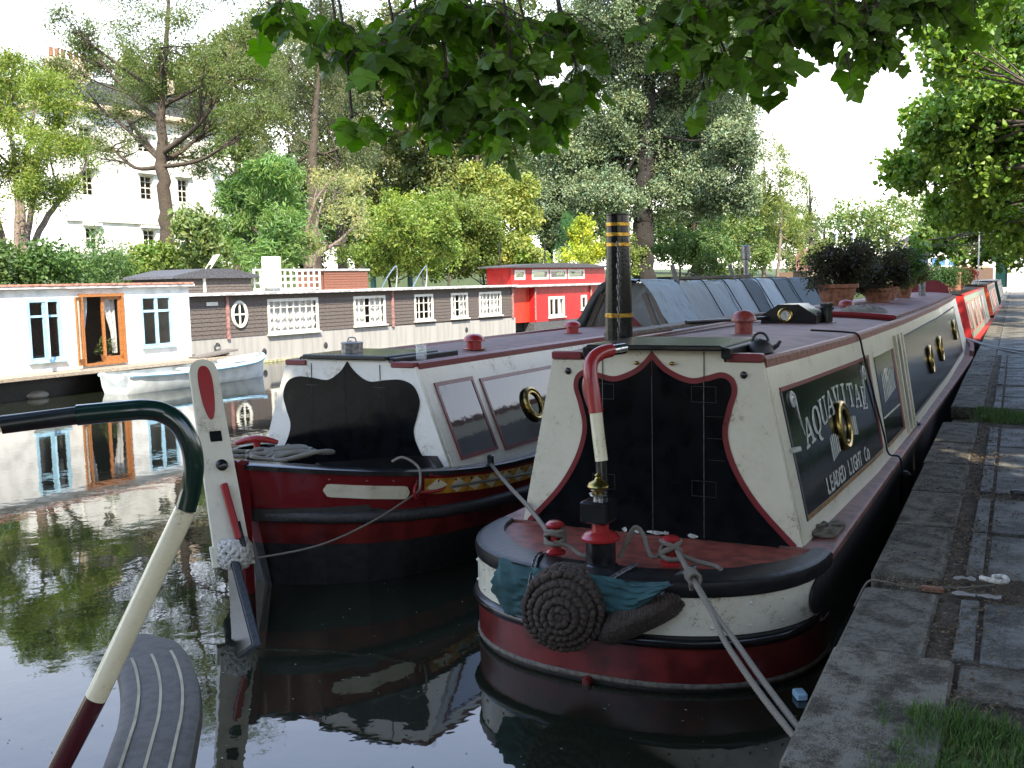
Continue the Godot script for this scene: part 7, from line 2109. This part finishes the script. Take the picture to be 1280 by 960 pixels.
func trees_far() -> void:
	var b: Vector3
	var D: float
	var g := "trees on the far bank"
	# pale-stemmed shrub tree at the left
	D = bank_d(24, 31)
	b = root(24, D, 1.0)
	var S := []
	for q in [[[18, 345], [22, 250], [10, 150], [-10, 90]], [[28, 345], [40, 260], [52, 190], [95, 130]], [[30, 345], [28, 240], [40, 160], [45, 110]], [[26, 345], [60, 270], [100, 220], [118, 170]], [[14, 345], [-8, 260], [-30, 180], [-50, 120]]]:
		var st := []
		for i in 4: st.append([pix(q[i][0], q[i][1], D + 0.5 * (i - 1)) - b, [0.11, 0.09, 0.06, 0.025][i]])
		S.append(st)
	tree("garden_tree", "multi-stemmed tree with bare pale branches under yellow-green foliage", "tree", g, b, S, pl(b, D, [[20, 110, 55, 38], [80, 120, 42, 30], [-30, 150, 50, 50], [60, 170, 50, 32], [25, 210, 30, 30], [95, 190, 22, 30], [10, 90, 30, 20], [-60, 240, 50, 80], [60, 240, 40, 30]]), {"tint": Color(0.210, 0.266, 0.042), "dens": 46.0, "gap": -0.25, "bark": M.bark_pale, "leaf": "fine", "twigs": 9, "shell": 0.45})
	# tall airy ash
	D = bank_d(210, 38)
	b = root(210, D, 1.4)
	tree("ash_tree", "tall airy ash tree with a bare lower trunk in front of the white villa", "tree", g, b, [[Vector3(0, 0, 0), 0.36], [pix(207, 260, D) - b, 0.27], [pix(202, 200, D) - b, 0.24], [pix(203, 120, D) - b, 0.17], [pix(210, 20, D) - b, 0.08], [pix(212, -60, D) - b, 0.03]], pl(b, D, [[200, 60, 75, 50], [120, 70, 55, 40], [90, 40, 40, 30], [290, 90, 60, 45], [150, 140, 48, 26], [270, 150, 60, 30], [140, 185, 45, 20], [240, 195, 38, 22], [215, -40, 110, 60], [330, 40, 45, 40], [60, 90, 32, 24], [200, 120, 50, 35], [320, 150, 40, 40]]), {"tint": Color(0.140, 0.175, 0.049), "dens": 30.0, "gap": -0.08, "leaf": "fine", "twigs": 10, "branchy": true, "fork": 0.45, "shell": 0.55, "gf": 0.8})
	# leafy green tree
	D = bank_d(345, 33)
	b = root(345, D, 1.2)
	tree("garden_tree", "bright green broad-leaved tree directly behind the houseboat sun chairs", "tree", g, b, [[Vector3.ZERO, 0.14], [Vector3(0, 1.6, 0), 0.1], [pix(345, 230, D) - b, 0.05]], pl(b, D, [[335, 250, 48, 48], [300, 290, 36, 42], [365, 290, 38, 40], [345, 215, 30, 24], [290, 250, 18, 20], [330, 325, 45, 25]]), {"tint": Color(0.168, 0.280, 0.077), "dens": 24.0, "gap": -0.3, "leaf": "willow", "shell": 0.3})
	# pale shrub with pinkish branches
	D = bank_d(388, 32)
	b = root(388, D, 1.2)
	S = []
	for q in [[[388, 345], [388, 320], [398, 270], [410, 230]], [[390, 345], [395, 320], [425, 300], [455, 270]], [[388, 345], [380, 310], [395, 250], [430, 210]]]:
		var st := []
		for i in 4: st.append([pix(q[i][0], q[i][1], D) - b, [0.12, 0.1, 0.05, 0.02][i]])
		S.append(st)
	tree("flowering_shrub", "loose pale cream-green shrub tree with pinkish forked stems", "tree", g, b, S, pl(b, D, [[420, 240, 38, 34], [440, 275, 30, 32], [400, 290, 22, 26], [450, 225, 18, 18], [400, 225, 18, 16]]), {"tint": Color(0.364, 0.364, 0.154), "dens": 15.0, "gap": -0.05, "bark": M.bark_pale, "leaf": "fine", "twigs": 9, "shell": 0.45})
	# tall trees behind
	D = bank_d(395, 58)
	b = root(395, D, 2.4)
	tree("eucalyptus_tree", "tall grey-green feathery tree rising behind the cream shrub", "tree", g, b, [[Vector3.ZERO, 0.4], [Vector3(0, 6, 0), 0.32], [pix(400, 60, D) - b, 0.12], [pix(400, -40, D) - b, 0.05]], pl(b, D, [[390, 130, 50, 60], [420, 60, 45, 60], [360, 70, 35, 45], [430, 180, 40, 50], [400, 0, 50, 40], [350, 200, 40, 45], [410, -60, 55, 50], [330, 140, 28, 34]]), {"tint": Color(0.154, 0.175, 0.084), "dens": 24.0, "s": 1.35, "gap": -0.1, "leaf": "fine", "shell": 0.5, "branchy": true})
	D = bank_d(430, 66)
	b = root(430, D, 2.6)
	tree("pine_tree", "dark pine with layered branches between the pale feathery trees", "tree", g, b, [[Vector3.ZERO, 0.35], [Vector3(0, 8, 0), 0.25], [pix(432, 60, D) - b, 0.08]], pl(b, D, [[425, 110, 30, 22], [440, 150, 36, 22], [415, 85, 20, 18], [400, 140, 20, 16], [450, 200, 40, 26], [440, 60, 22, 18]]), {"tint": Color(0.042, 0.070, 0.031), "dens": 12.0, "s": 1.3, "leaf": "needle", "gap": -0.1})
	D = bank_d(300, 62)
	b = root(300, D, 2.6)
	tree("lime_tree", "mid green rounded tree between the villa and the tall feathery tree", "tree", g, b, [[Vector3.ZERO, 0.35], [Vector3(0, 5, 0), 0.28], [pix(300, 150, D) - b, 0.1]], pl(b, D, [[300, 200, 45, 45], [330, 240, 50, 50], [285, 150, 28, 28], [320, 170, 35, 30], [360, 260, 50, 50]]), {"tint": Color(0.119, 0.168, 0.045), "dens": 14.0, "s": 1.3, "gap": -0.15})
	# dense yellow-green bushes behind the long houseboat
	var bushes := [
		[490, 36, [[480, 295, 48, 42], [520, 280, 45, 40], [470, 325, 50, 25], [530, 320, 50, 28], [500, 260, 30, 22]], Color(0.210, 0.280, 0.049), "poplar", "dense yellow-green laurel bush beside the roof hoops"],
		[560, 39, [[560, 300, 42, 42], [590, 275, 40, 34], [555, 255, 26, 22], [600, 315, 42, 28], [540, 330, 40, 18]], Color(0.182, 0.238, 0.049), "poplar", "dense green bush with brownish new shoots by the green frame"],
		[620, 44, [[610, 245, 38, 32], [640, 270, 34, 34], [590, 225, 22, 18], [650, 240, 22, 20], [630, 315, 48, 22]], Color(0.280, 0.308, 0.070), "broad", "yellow-green small-leaved tree above the red houseboat stern"],
		[610, 38, [[600, 325, 50, 14], [650, 322, 40, 14], [560, 330, 40, 14]], Color(0.224, 0.322, 0.056), "broad", "low climbing hedge trailing over the green mooring frame"],
		[726, 50, [[728, 290, 18, 18], [735, 310, 18, 18], [715, 318, 20, 14]], Color(0.420, 0.462, 0.042), "poplar", "small bright golden shrub beside the black banded chimney"],
		[708, 50, [[708, 300, 8, 22], [708, 278, 6, 12], [704, 320, 12, 14]], Color(0.070, 0.182, 0.056), "needle", "slim green conifer next to the golden shrub"],
		[770, 56, [[770, 305, 22, 30], [790, 325, 22, 18]], Color(0.224, 0.294, 0.070), "poplar", "light green bush under the poplar behind the banded chimney"],
		[62, 27, [[60, 330, 40, 26], [20, 335, 40, 22], [90, 338, 30, 20]], Color(0.084, 0.154, 0.035), "poplar", "dark green bush at the foot of the pale-stemmed tree"],
		[132, 28, [[132, 320, 24, 34], [122, 340, 30, 20], [150, 335, 26, 22]], Color(0.126, 0.224, 0.070), "fine", "young feathery sapling behind the white houseboat roof"],
		[195, 28, [[190, 330, 36, 26], [215, 325, 26, 30], [170, 340, 30, 16]], Color(0.168, 0.238, 0.049), "poplar", "yellow-green bush below the ash tree trunk"],
		[245, 27, [[242, 300, 20, 40], [250, 330, 30, 24], [232, 280, 12, 22], [262, 322, 22, 26]], Color(0.168, 0.224, 0.070), "broad", "tall thin sapling beside the dark roof cabin"],
		[-40, 27, [[-40, 330, 50, 40], [-80, 300, 60, 60]], Color(0.098, 0.154, 0.042), "poplar", "dark bush at the left end of the far bank hedge"],
	]
	for q in bushes:
		D = bank_d(q[0], q[1])
		b = root(q[0], D, 0.9)
		var low: Vector3 = pix(q[2][0][0], q[2][0][1], D) - b
		tree("bush", q[5], "bush", "bushes along the far bank", b, [[Vector3.ZERO, 0.06], [low * 0.5, 0.05], [low, 0.02]], pl(b, D, q[2]), {"tint": q[3], "dens": 30.0, "gap": -0.32, "leaf": q[4], "twigs": 5, "shell": 0.28})
	# big silvery poplar
	D = bank_d(803, 60)
	b = root(803, D, 1.6)
	tree("poplar_tree", "huge silvery green poplar with a dark trunk beyond the red houseboat", "tree", g, b, [[Vector3.ZERO, 0.75], [Vector3(0, 3, 0), 0.6], [pix(806, 220, D) - b, 0.45], [pix(815, 60, D) - b, 0.25], [pix(820, -80, D) - b, 0.1]], pl(b, D, [[830, 70, 105, 75], [745, 150, 70, 60], [885, 150, 72, 62], [800, 190, 85, 55], [905, 225, 48, 45], [715, 220, 48, 50], [775, 10, 80, 60], [850, -50, 100, 70], [880, 60, 60, 50], [700, 265, 36, 40], [850, 240, 60, 40], [915, 180, 35, 30], [760, 250, 50, 30]]), {"tint": Color(0.161, 0.210, 0.105), "lm": M.leaf_silver, "dens": 52.0, "s": 1.25, "gap": -0.35, "leaf": "poplar", "bark": M.bark_dark, "shell": 0.33, "gf": 0.7, "var": 0.4})
	D = bank_d(690, 66)
	b = root(690, D, 1.8)
	tree("lime_tree", "shaded tree with a leaning grey trunk left of the poplar", "tree", g, b, [[Vector3.ZERO, 0.4], [pix(683, 300, D) - b, 0.32], [pix(675, 250, D) - b, 0.2]], pl(b, D, [[675, 265, 38, 36], [650, 230, 40, 40], [700, 290, 30, 26]]), {"tint": Color(0.084, 0.119, 0.042), "dens": 12.0, "s": 1.3, "gap": -0.1, "bark": M.bark_dark})
	for q in [[850, 62, [[850, 310, 40, 30], [880, 300, 36, 36], [900, 325, 30, 22]], Color(0.140, 0.210, 0.070), "pale green bush below the poplar behind the tall steel flue"], [925, 68, [[925, 290, 30, 36], [940, 320, 34, 26]], Color(0.196, 0.266, 0.084), "light green bush to the right of the tall steel flue"], [1010, 64, [[1005, 325, 36, 20], [1040, 330, 30, 16]], Color(0.238, 0.266, 0.112), "low pale bush behind the dark roof tub"]]:
		D = bank_d(q[0], q[1])
		b = root(q[0], D, 0.9)
		tree("bush", q[4], "bush", "bushes along the far bank", b, [[Vector3.ZERO, 0.1], [Vector3(0, 1.0, 0), 0.08], [Vector3(0, 2.5, 0), 0.04]], pl(b, D, q[2]), {"tint": q[3], "dens": 16.0, "s": 1.3, "gap": -0.25, "leaf": "broad", "twigs": 5})
	D = bank_d(955, 74)
	b = root(955, D, 1.0)
	tree("willow_tree", "slender yellow-green willow with thin pale trunks right of the poplar", "tree", g, b, [[[Vector3.ZERO, 0.2], [Vector3(0, 4, 0), 0.16], [pix(955, 200, D) - b, 0.06]], [[Vector3(1.0, 0, 0), 0.16], [Vector3(1.3, 4, 0), 0.12], [pix(975, 220, D) - b, 0.05]]], pl(b, D, [[965, 225, 34, 45], [985, 260, 38, 45], [950, 280, 34, 40], [1000, 300, 34, 34], [960, 185, 20, 20], [930, 240, 24, 34]]), {"tint": Color(0.210, 0.252, 0.070), "dens": 10.0, "s": 1.5, "gap": -0.12, "leaf": "willow", "bark": M.bark_pale, "shell": 0.4})
	D = bank_d(1015, 100)
	b = root(1015, D, 1.0)
	tree("pine_tree", "distant dark conifer beside the willow near the open sky", "tree", g, b, [[Vector3.ZERO, 0.3], [pix(1012, 230, D) - b, 0.08]], pl(b, D, [[1012, 270, 20, 26], [1016, 240, 12, 18], [1020, 300, 24, 24], [1008, 218, 7, 10]]), {"tint": Color(0.070, 0.105, 0.042), "dens": 8.0, "s": 2.0, "leaf": "needle"})
	for q in [[1065, 118, [[1065, 290, 34, 26], [1050, 270, 24, 20], [1085, 275, 28, 26]], "rounded distant tree above the street lanterns"], [1110, 122, [[1110, 270, 32, 28], [1130, 290, 30, 26], [1095, 300, 28, 20]], "rounded distant tree above the blue bridge parapet"], [1160, 112, [[1150, 265, 30, 26], [1180, 280, 36, 34], [1165, 310, 34, 24]], "distant tree beside the low grey roof"], [1210, 105, [[1210, 270, 40, 40], [1240, 290, 40, 44], [1270, 270, 40, 50], [1225, 325, 40, 20]], "dark distant tree closing the view along the towpath"], [1030, 124, [[1030, 300, 34, 26], [1000, 290, 34, 30], [960, 280, 50, 40]], "distant tree behind the dark conifer"]]:
		D = bank_d(q[0], q[1])
		b = root(q[0], D, 1.0)
		tree("lime_tree", q[3], "tree", "distant trees by the bridge", b, [[Vector3.ZERO, 0.4], [Vector3(0, 4, 0), 0.3], [Vector3(0, 7, 0), 0.12]], pl(b, D, q[2]), {"tint": Color(0.182, 0.238, 0.070), "dens": 9.0, "s": 2.2, "gap": -0.25})
	D = bank_d(1122, 78)
	b = root(1122, D, 0.8)
	tree("bush", "olive bush standing on the bank in front of the bridge end", "bush", "bushes along the far bank", b, [[Vector3.ZERO, 0.1], [Vector3(0, 1.2, 0), 0.06], [Vector3(0, 2.0, 0), 0.03]], pl(b, D, [[1122, 322, 24, 17], [1138, 330, 20, 14]]), {"tint": Color(0.182, 0.210, 0.070), "dens": 14.0, "s": 1.5})
	# backdrop trees behind the gardens: closing the view
	for q in [[480, 92, [[470, 210, 55, 60], [520, 190, 55, 50], [540, 250, 70, 50], [460, 270, 60, 50]], Color(0.196, 0.224, 0.077), "tall pale tree with reddish tints behind the laurel bush"], [590, 98, [[580, 210, 50, 50], [620, 180, 45, 45], [640, 240, 50, 50], [560, 280, 60, 40]], Color(0.140, 0.182, 0.056), "green backdrop tree between the laurel bushes and poplar"], [380, 100, [[380, 290, 70, 50], [320, 300, 60, 40]], Color(0.084, 0.126, 0.042), "dark backdrop tree low behind the cream shrub"], [730, 105, [[730, 270, 60, 60], [690, 200, 40, 50]], Color(0.084, 0.119, 0.042), "dark backdrop tree behind the poplar trunk"], [870, 110, [[860, 290, 70, 45], [920, 300, 60, 45]], Color(0.098, 0.140, 0.049), "dark backdrop tree to the right behind the poplar"], [250, 88, [[250, 120, 60, 60], [310, 90, 55, 55], [200, 190, 50, 60], [270, 220, 70, 60], [180, 100, 40, 40]], Color(0.13, 0.155, 0.05), "airy pale tree behind the villa corner and the ash"], [450, 84, [[440, 80, 55, 60], [400, 150, 60, 60], [480, 130, 60, 60], [350, 60, 50, 60], [520, 60, 60, 60], [430, 210, 70, 50]], Color(0.15, 0.165, 0.07), "tall hazy grey-green tree behind the feathery ones"], [600, 88, [[590, 120, 60, 70], [640, 60, 60, 70], [560, 190, 60, 50]], Color(0.12, 0.145, 0.05), "tall green tree showing between hanging boughs and poplar"], [60, 70, [[20, 200, 60, 90], [-60, 170, 80, 110], [60, 280, 60, 50]], Color(0.126, 0.168, 0.042), "green backdrop tree left of the villa"]]:
		D = bank_d(q[0], q[1])
		b = root(q[0], D, 2.8)
		tree("lime_tree", q[4], "tree", "backdrop trees", b, [[Vector3.ZERO, 0.5], [Vector3(0, 5, 0), 0.4], [Vector3(0, 11, 0), 0.15]], pl(b, D, q[2]), {"tint": q[3], "dens": 20.0, "s": 1.9, "gap": -0.35})

func trees_towpath() -> void:
	# row of plane trees along the towpath: the far ones show at the right, the near ones shade the boats
	var g := "plane trees along the towpath"
	var b := Vector3(4.6, 0.8, -30.0)
	var tr := [[Vector3.ZERO, 0.45], [Vector3(-0.2, 3.0, 0), 0.38], [Vector3(-0.6, 6.5, 0.5), 0.3], [Vector3(-0.8, 11, 0.3), 0.12]]
	tree("plane_tree", "large bright green plane tree leaning over the moored boats beyond", "tree", g, b, tr, pl(b, 30.0, [[1195, 70, 52, 40, -2.0], [1250, 120, 75, 60, 0.0], [1185, 150, 58, 45, 1.0], [1260, 210, 85, 50, 1.0], [1165, 205, 48, 36, 3.0], [1215, 255, 55, 38, 4.0], [1135, 215, 30, 20, 4.0], [1270, 40, 60, 50, 2.0], [1330, 140, 90, 110, 0.0], [1290, 290, 50, 30, 3.0]]), {"tint": Color(0.17, 0.27, 0.035), "dens": 24.0, "gap": -0.22, "leaf": "plane", "shell": 0.35, "gf": 0.9})
	b = Vector3(5.0, 0.8, -46.0)
	tree("plane_tree", "second plane tree further along the towpath over the flower-decked boats", "tree", g, b, tr, pl(b, 46.0, [[1200, 280, 50, 34], [1160, 300, 34, 22], [1240, 260, 55, 50], [1270, 310, 45, 22], [1290, 220, 60, 80], [1215, 315, 34, 14]]) + [[Vector3(-3, 9, 7), Vector3(5, 2.5, 5)], [Vector3(0, 9, -6), Vector3(5, 2.5, 5)]], {"tint": Color(0.12, 0.19, 0.03), "dens": 20.0, "s": 1.2, "gap": -0.25, "leaf": "plane", "shell": 0.35})
	b = Vector3(4.6, 0.8, -66.0)
	tree("plane_tree", "third plane tree far along the towpath near the white hut", "tree", g, b, tr, [[Vector3(-2, 6, 0), Vector3(5, 3.2, 4)], [Vector3(2, 8, -3), Vector3(5, 4, 4)], [Vector3(-4, 4.5, -5), Vector3(3, 2.2, 4)]], {"tint": Color(0.07, 0.11, 0.025), "dens": 9.0, "s": 1.7, "leaf": "plane"})
	# shading row, crowns above and to the right of the picture
	for q in [[Vector3(5.2, 0.8, -16.0), [[Vector3(-7.4, 9.2, 3.5), Vector3(3.2, 1.6, 4.5)], [Vector3(-3.6, 8.8, 1), Vector3(3.6, 2.3, 4.6)], [Vector3(-0.5, 11, 2), Vector3(5.0, 3, 5.5)], [Vector3(1, 8, -2), Vector3(4.5, 3, 5)], [Vector3(0, 9.5, 6), Vector3(5, 3, 4)]], "plane tree with its crown spread above the long narrowboat"],
			[Vector3(5.4, 0.8, 7.5), [[Vector3(-4.0, 9, -3), Vector3(4.5, 2.8, 4)], [Vector3(0, 12, 0), Vector3(5.5, 3.2, 5)], [Vector3(1, 9, 4), Vector3(5, 3, 4)], [Vector3(-1, 8, -5), Vector3(4.5, 2.6, 3.5)]], "plane tree rooted beside the path behind the viewpoint"],
			[Vector3(5.0, 0.8, 19.0), [[Vector3(-4.5, 6, 0), Vector3(5, 4, 6)], [Vector3(0, 9, 2), Vector3(6, 4, 6)], [Vector3(-2, 4.5, 5), Vector3(5, 3, 5)]], "low-crowned plane tree further back along the towpath"],
			[Vector3(-26.0, 0.8, 24.0), [[Vector3(2, 6, 0), Vector3(7, 5.5, 8)], [Vector3(0, 9, 6), Vector3(7, 5, 7)], [Vector3(8, 5, 8), Vector3(6, 4.5, 6)]], "broad plane tree on the opposite bank behind the viewpoint"],
			[Vector3(-27.0, 0.8, 42.0), [[Vector3(3, 6, 0), Vector3(8, 6, 8)], [Vector3(0, 10, 4), Vector3(8, 5, 8)]], "second plane tree on the opposite bank behind the viewpoint"],
			[Vector3(-14.0, 0.8, 66.0), [[Vector3(-4, 6, 0), Vector3(9, 6.5, 6)], [Vector3(7, 6, 0), Vector3(9, 6.5, 6)], [Vector3(0, 12, 0), Vector3(10, 5, 6)]], "broad tree closing the canal behind the viewpoint"]]:
		tree("plane_tree", q[2], "tree", g, q[0], [[Vector3.ZERO, 0.5], [Vector3(0, 4, 0), 0.42], [Vector3(-0.4, 9, 0.3), 0.25], [Vector3(-0.4, 12, 0.3), 0.1]], q[1], {"tint": Color(0.07, 0.12, 0.025), "dens": 20.0, "s": 1.25, "gap": -0.45, "leaf": "plane", "shell": 0.6})
	# clipped hedge beyond the verge
	var hl := ["behind the viewpoint verge", "facing the lettered cabin side", "facing the long glossy panel", "opposite the boat bow", "opposite the red and green boat", "opposite the boat with red geraniums", "opposite the far dark boat", "nearest the white hut"]
	for k in 8:
		var hb := Vector3(6.4, 0.95, 4.0 - k * 8.0)
		var lobes := []
		for j in 5: lobes.append([Vector3(0.1 * (j % 2), 1.1, 3.2 - j * 1.6), Vector3(0.85, 1.35, 1.25)])
		tree("hedge", "tall green hedge run " + hl[k], "hedge", "hedge beside the towpath", hb, [[Vector3.ZERO, 0.06], [Vector3(0, 0.5, 0), 0.05], [Vector3(0, 1.0, 0), 0.02]], lobes, {"tint": Color(0.06, 0.1, 0.025), "dens": 14.0, "gap": -0.5, "leaf": "broad", "twigs": 3})

func plane_leaf(fold: float, droop: float) -> ArrayMesh:
	var h := [Vector2(0, 0), Vector2(0.1, -0.09), Vector2(0.27, -0.1), Vector2(0.48, 0.02), Vector2(0.44, 0.12), Vector2(0.42, 0.2), Vector2(0.56, 0.3), Vector2(0.62, 0.48), Vector2(0.47, 0.49), Vector2(0.36, 0.52), Vector2(0.31, 0.68), Vector2(0.15, 0.86), Vector2(0, 1.0)]
	var poly := PackedVector2Array(h)
	for i in range(h.size() - 2, 0, -1): poly.append(Vector2(-h[i].x, h[i].y))
	var g := G.new()
	# fans either side of the midrib so that the blade can fold and droop
	var z := func(p: Vector2) -> Vector3: return Vector3(p.x, p.y, -fold * absf(p.x) - droop * p.y * p.y + 0.05 * sin(p.x * 9.0 + p.y * 5.0))
	var mid := [Vector2(0, 0.16), Vector2(0, 0.4), Vector2(0, 0.62)]
	var seq := [[0, 1, 0], [1, 2, 0], [2, 3, 0], [3, 4, 0], [4, 5, 0], [5, 6, 1], [6, 7, 1], [7, 8, 1], [8, 9, 1], [9, 10, 2], [10, 11, 2], [11, 12, 2]]
	for s in [1.0, -1.0]:
		var last := -1
		for q in seq:
			var a: Vector2 = h[q[0]] * Vector2(s, 1); var b: Vector2 = h[q[1]] * Vector2(s, 1)
			if last >= 0 and q[2] != last:
				g.tri(z.call(mid[last]), z.call(mid[q[2]]), z.call(a))
			g.tri(z.call(mid[q[2]]), z.call(a), z.call(b))
			last = q[2]
	g.crease = 25
	return g.mesh()

func overhang() -> void:
	# the near plane tree: trunk beside the camera, crown overhead, one bough hanging into the picture
	var b := Vector3(3.6, 0.7, -4.5)
	var Tn := tree("plane_tree", "nearest plane tree whose leafy boughs hang into the top of the picture", "tree", "plane trees along the towpath", b, [[Vector3.ZERO, 0.42], [Vector3(-0.1, 3, 0), 0.36], [Vector3(-0.3, 7, 0), 0.26], [Vector3(-0.4, 11, 0.2), 0.12]], [[Vector3(-3.6, 7.9, 1.0), Vector3(3.8, 2.0, 4.4)], [Vector3(0, 9.5, 0), Vector3(5.0, 3.0, 5.0)], [Vector3(1.5, 7.5, -4), Vector3(4, 2.6, 3.5)], [Vector3(-6.3, 8.3, -1.0), Vector3(2.6, 1.6, 3.6)], [Vector3(-1, 8.2, 5), Vector3(4.5, 2.4, 3.5)], [Vector3(-7.6, 8.2, -4.6), Vector3(3.0, 1.5, 3.6)], [Vector3(-8.5, 8.9, 0.5), Vector3(3.2, 1.6, 4.0)], [Vector3(-9.5, 9.0, -6.0), Vector3(3.0, 1.5, 4.0)], [Vector3(-4.5, 9.2, -6.5), Vector3(3.5, 1.8, 4.0)]], {"tint": Color(0.07, 0.12, 0.025), "dens": 24.0, "s": 1.15, "gap": -0.5, "leaf": "plane", "shell": 0.6})
	var ell := [[560, 40, 140, 45, 5.2], [640, 115, 80, 55, 5.0], [500, 100, 80, 45, 5.0], [635, 175, 50, 34, 4.9], [440, 155, 40, 14, 4.9], [540, 150, 60, 22, 5.0], [680, 150, 30, 30, 5.0], [350, 30, 40, 22, 5.0], [700, 50, 60, 50, 5.4], [560, 130, 60, 40, 5.1], [420, 55, 40, 40, 5.2], [720, 100, 30, 30, 5.2], [600, 60, 110, 50, 5.8],
		[950, 30, 150, 45, 5.6], [870, 75, 48, 40, 5.4], [910, 95, 50, 36, 5.5], [1010, 50, 100, 36, 5.6], [1090, 45, 70, 30, 5.8], [1150, 20, 90, 34, 5.9], [1062, 92, 10, 16, 5.6], [882, 135, 14, 16, 5.4], [1210, 10, 90, 24, 6.0], [850, 30, 50, 40, 5.5], [970, 95, 30, 26, 5.7], [1110, 75, 40, 22, 5.9], [900, 20, 110, 40, 6.3], [1060, 15, 130, 30, 6.4]]
	var twig := G.new(); twig.crease = 70
	var leaves := []
	# bough rising from the trunk and arching out over the water
	var bough := [b + Vector3(-0.15, 4.2, 0), Vector3(2.0, 5.6, -4.9), Vector3(0.3, 5.5, -5.4), Vector3(-1.4, 5.1, -5.6), Vector3(-3.2, 4.6, -5.2), Vector3(-4.6, 4.2, -4.6)]
	var bp := G.resample(bough, 0.15)
	var br := []
	for i in bp.size(): br.append(lerpf(0.075, 0.018, float(i) / bp.size()))
	var bg := G.new(); bg.crease = 70; bg.tube(bp, br, 9)
	var bn := part(Tn, "bough", bg, M.bark)
	bn.position = -b
	for e in ell:
		var c := pix(e[0], e[1] - e[3] * 0.6, e[4])
		var best: Vector3 = bp[0]
		for p in bp:
			if p.distance_to(c) < best.distance_to(c): best = p
		var m := best.lerp(c, 0.55) + Vector3(0, 0.05, 0) + rv(0.06)
		twig.tube(G.resample([best, m, c], 0.1), 0.008, 5, false)
		var n := int(e[2] * e[3] * PI / 180.0) + 2
		var per := 4
		for k in maxi(1, n / per):
			var a := rng.randf() * TAU; var r := sqrt(rng.randf())
			var tip := pix(e[0] + e[2] * r * cos(a), e[1] + e[3] * r * sin(a), e[4] + rng.randf_range(-0.35, 0.35))
			var md := c.lerp(tip, 0.5) + Vector3(0, 0.06, 0) + rv(0.04)
			var tp := G.resample([c, md, tip], 0.06)
			twig.tube(tp, 0.0032, 4, false)
			for j in per:
				var at: Vector3 = tp[clampi(int(tp.size() * (1.0 - 0.2 * j)) - 1, 0, tp.size() - 1)]
				var out := Vector3(rng.randfn(), rng.randf_range(-1.1, -0.1), rng.randfn()).normalized()
				var pos := at + out * 0.045
				var up := (Vector3.UP + rv(0.75)).normalized()
				var y := (out + Vector3(0, -0.25, 0)).normalized()
				var zz := (up - y * up.dot(y)).normalized()
				if absf(zz.length()) < 0.5: continue
				var x := y.cross(zz)
				var s := rng.randf_range(0.075, 0.15)
				leaves.append(Transform3D(Basis(x * s, y * s, zz * s), pos))
				twig.tube([at, at.lerp(pos, 0.5) + Vector3(0, 0.006, 0), pos], 0.0014, 3, false)
	var tw := part(Tn, "twig_spray", twig, M.bark)
	tw.position = -b
	var shapes := [plane_leaf(0.12, 0.1), plane_leaf(0.3, 0.22), plane_leaf(0.2, 0.35)]
	# the largest in view are leaves of their own
	leaves.sort_custom(func(p, q): return p.basis.y.length() / cam.position.distance_to(p.origin) > q.basis.y.length() / cam.position.distance_to(q.origin))
	var mats := []
	for i in 5:
		var k: float = [0.7, 0.9, 1.1, 1.35, 1.7][i]
		mats.append(mt("plane_leaf_%d" % i, lin(0.12 * k, 0.215 * k, 0.032 * k), 0.55, {"back": Color(0.8, 1.0, 0.12), "tex": "grime", "s": 6.0, "spec": 0.3}))
	var rest := []; var tint := []
	for i in leaves.size():
		var t: Transform3D = leaves[i]
		t.origin -= b
		if i < 300:
			var o := part(Tn, "leaf", shapes[i % 3], mats[rng.randi() % 5])
			o.transform = t
		else:
			rest.append(t); var k := rng.randf_range(0.75, 1.4); tint.append(Color(0.12 * k, 0.215 * k, 0.032 * k))
	print("overhang leaves ", leaves.size())
	if rest.size() > 0: copies(Tn, "leaf_spray", shapes[1], M.leaf_near, rest, tint)
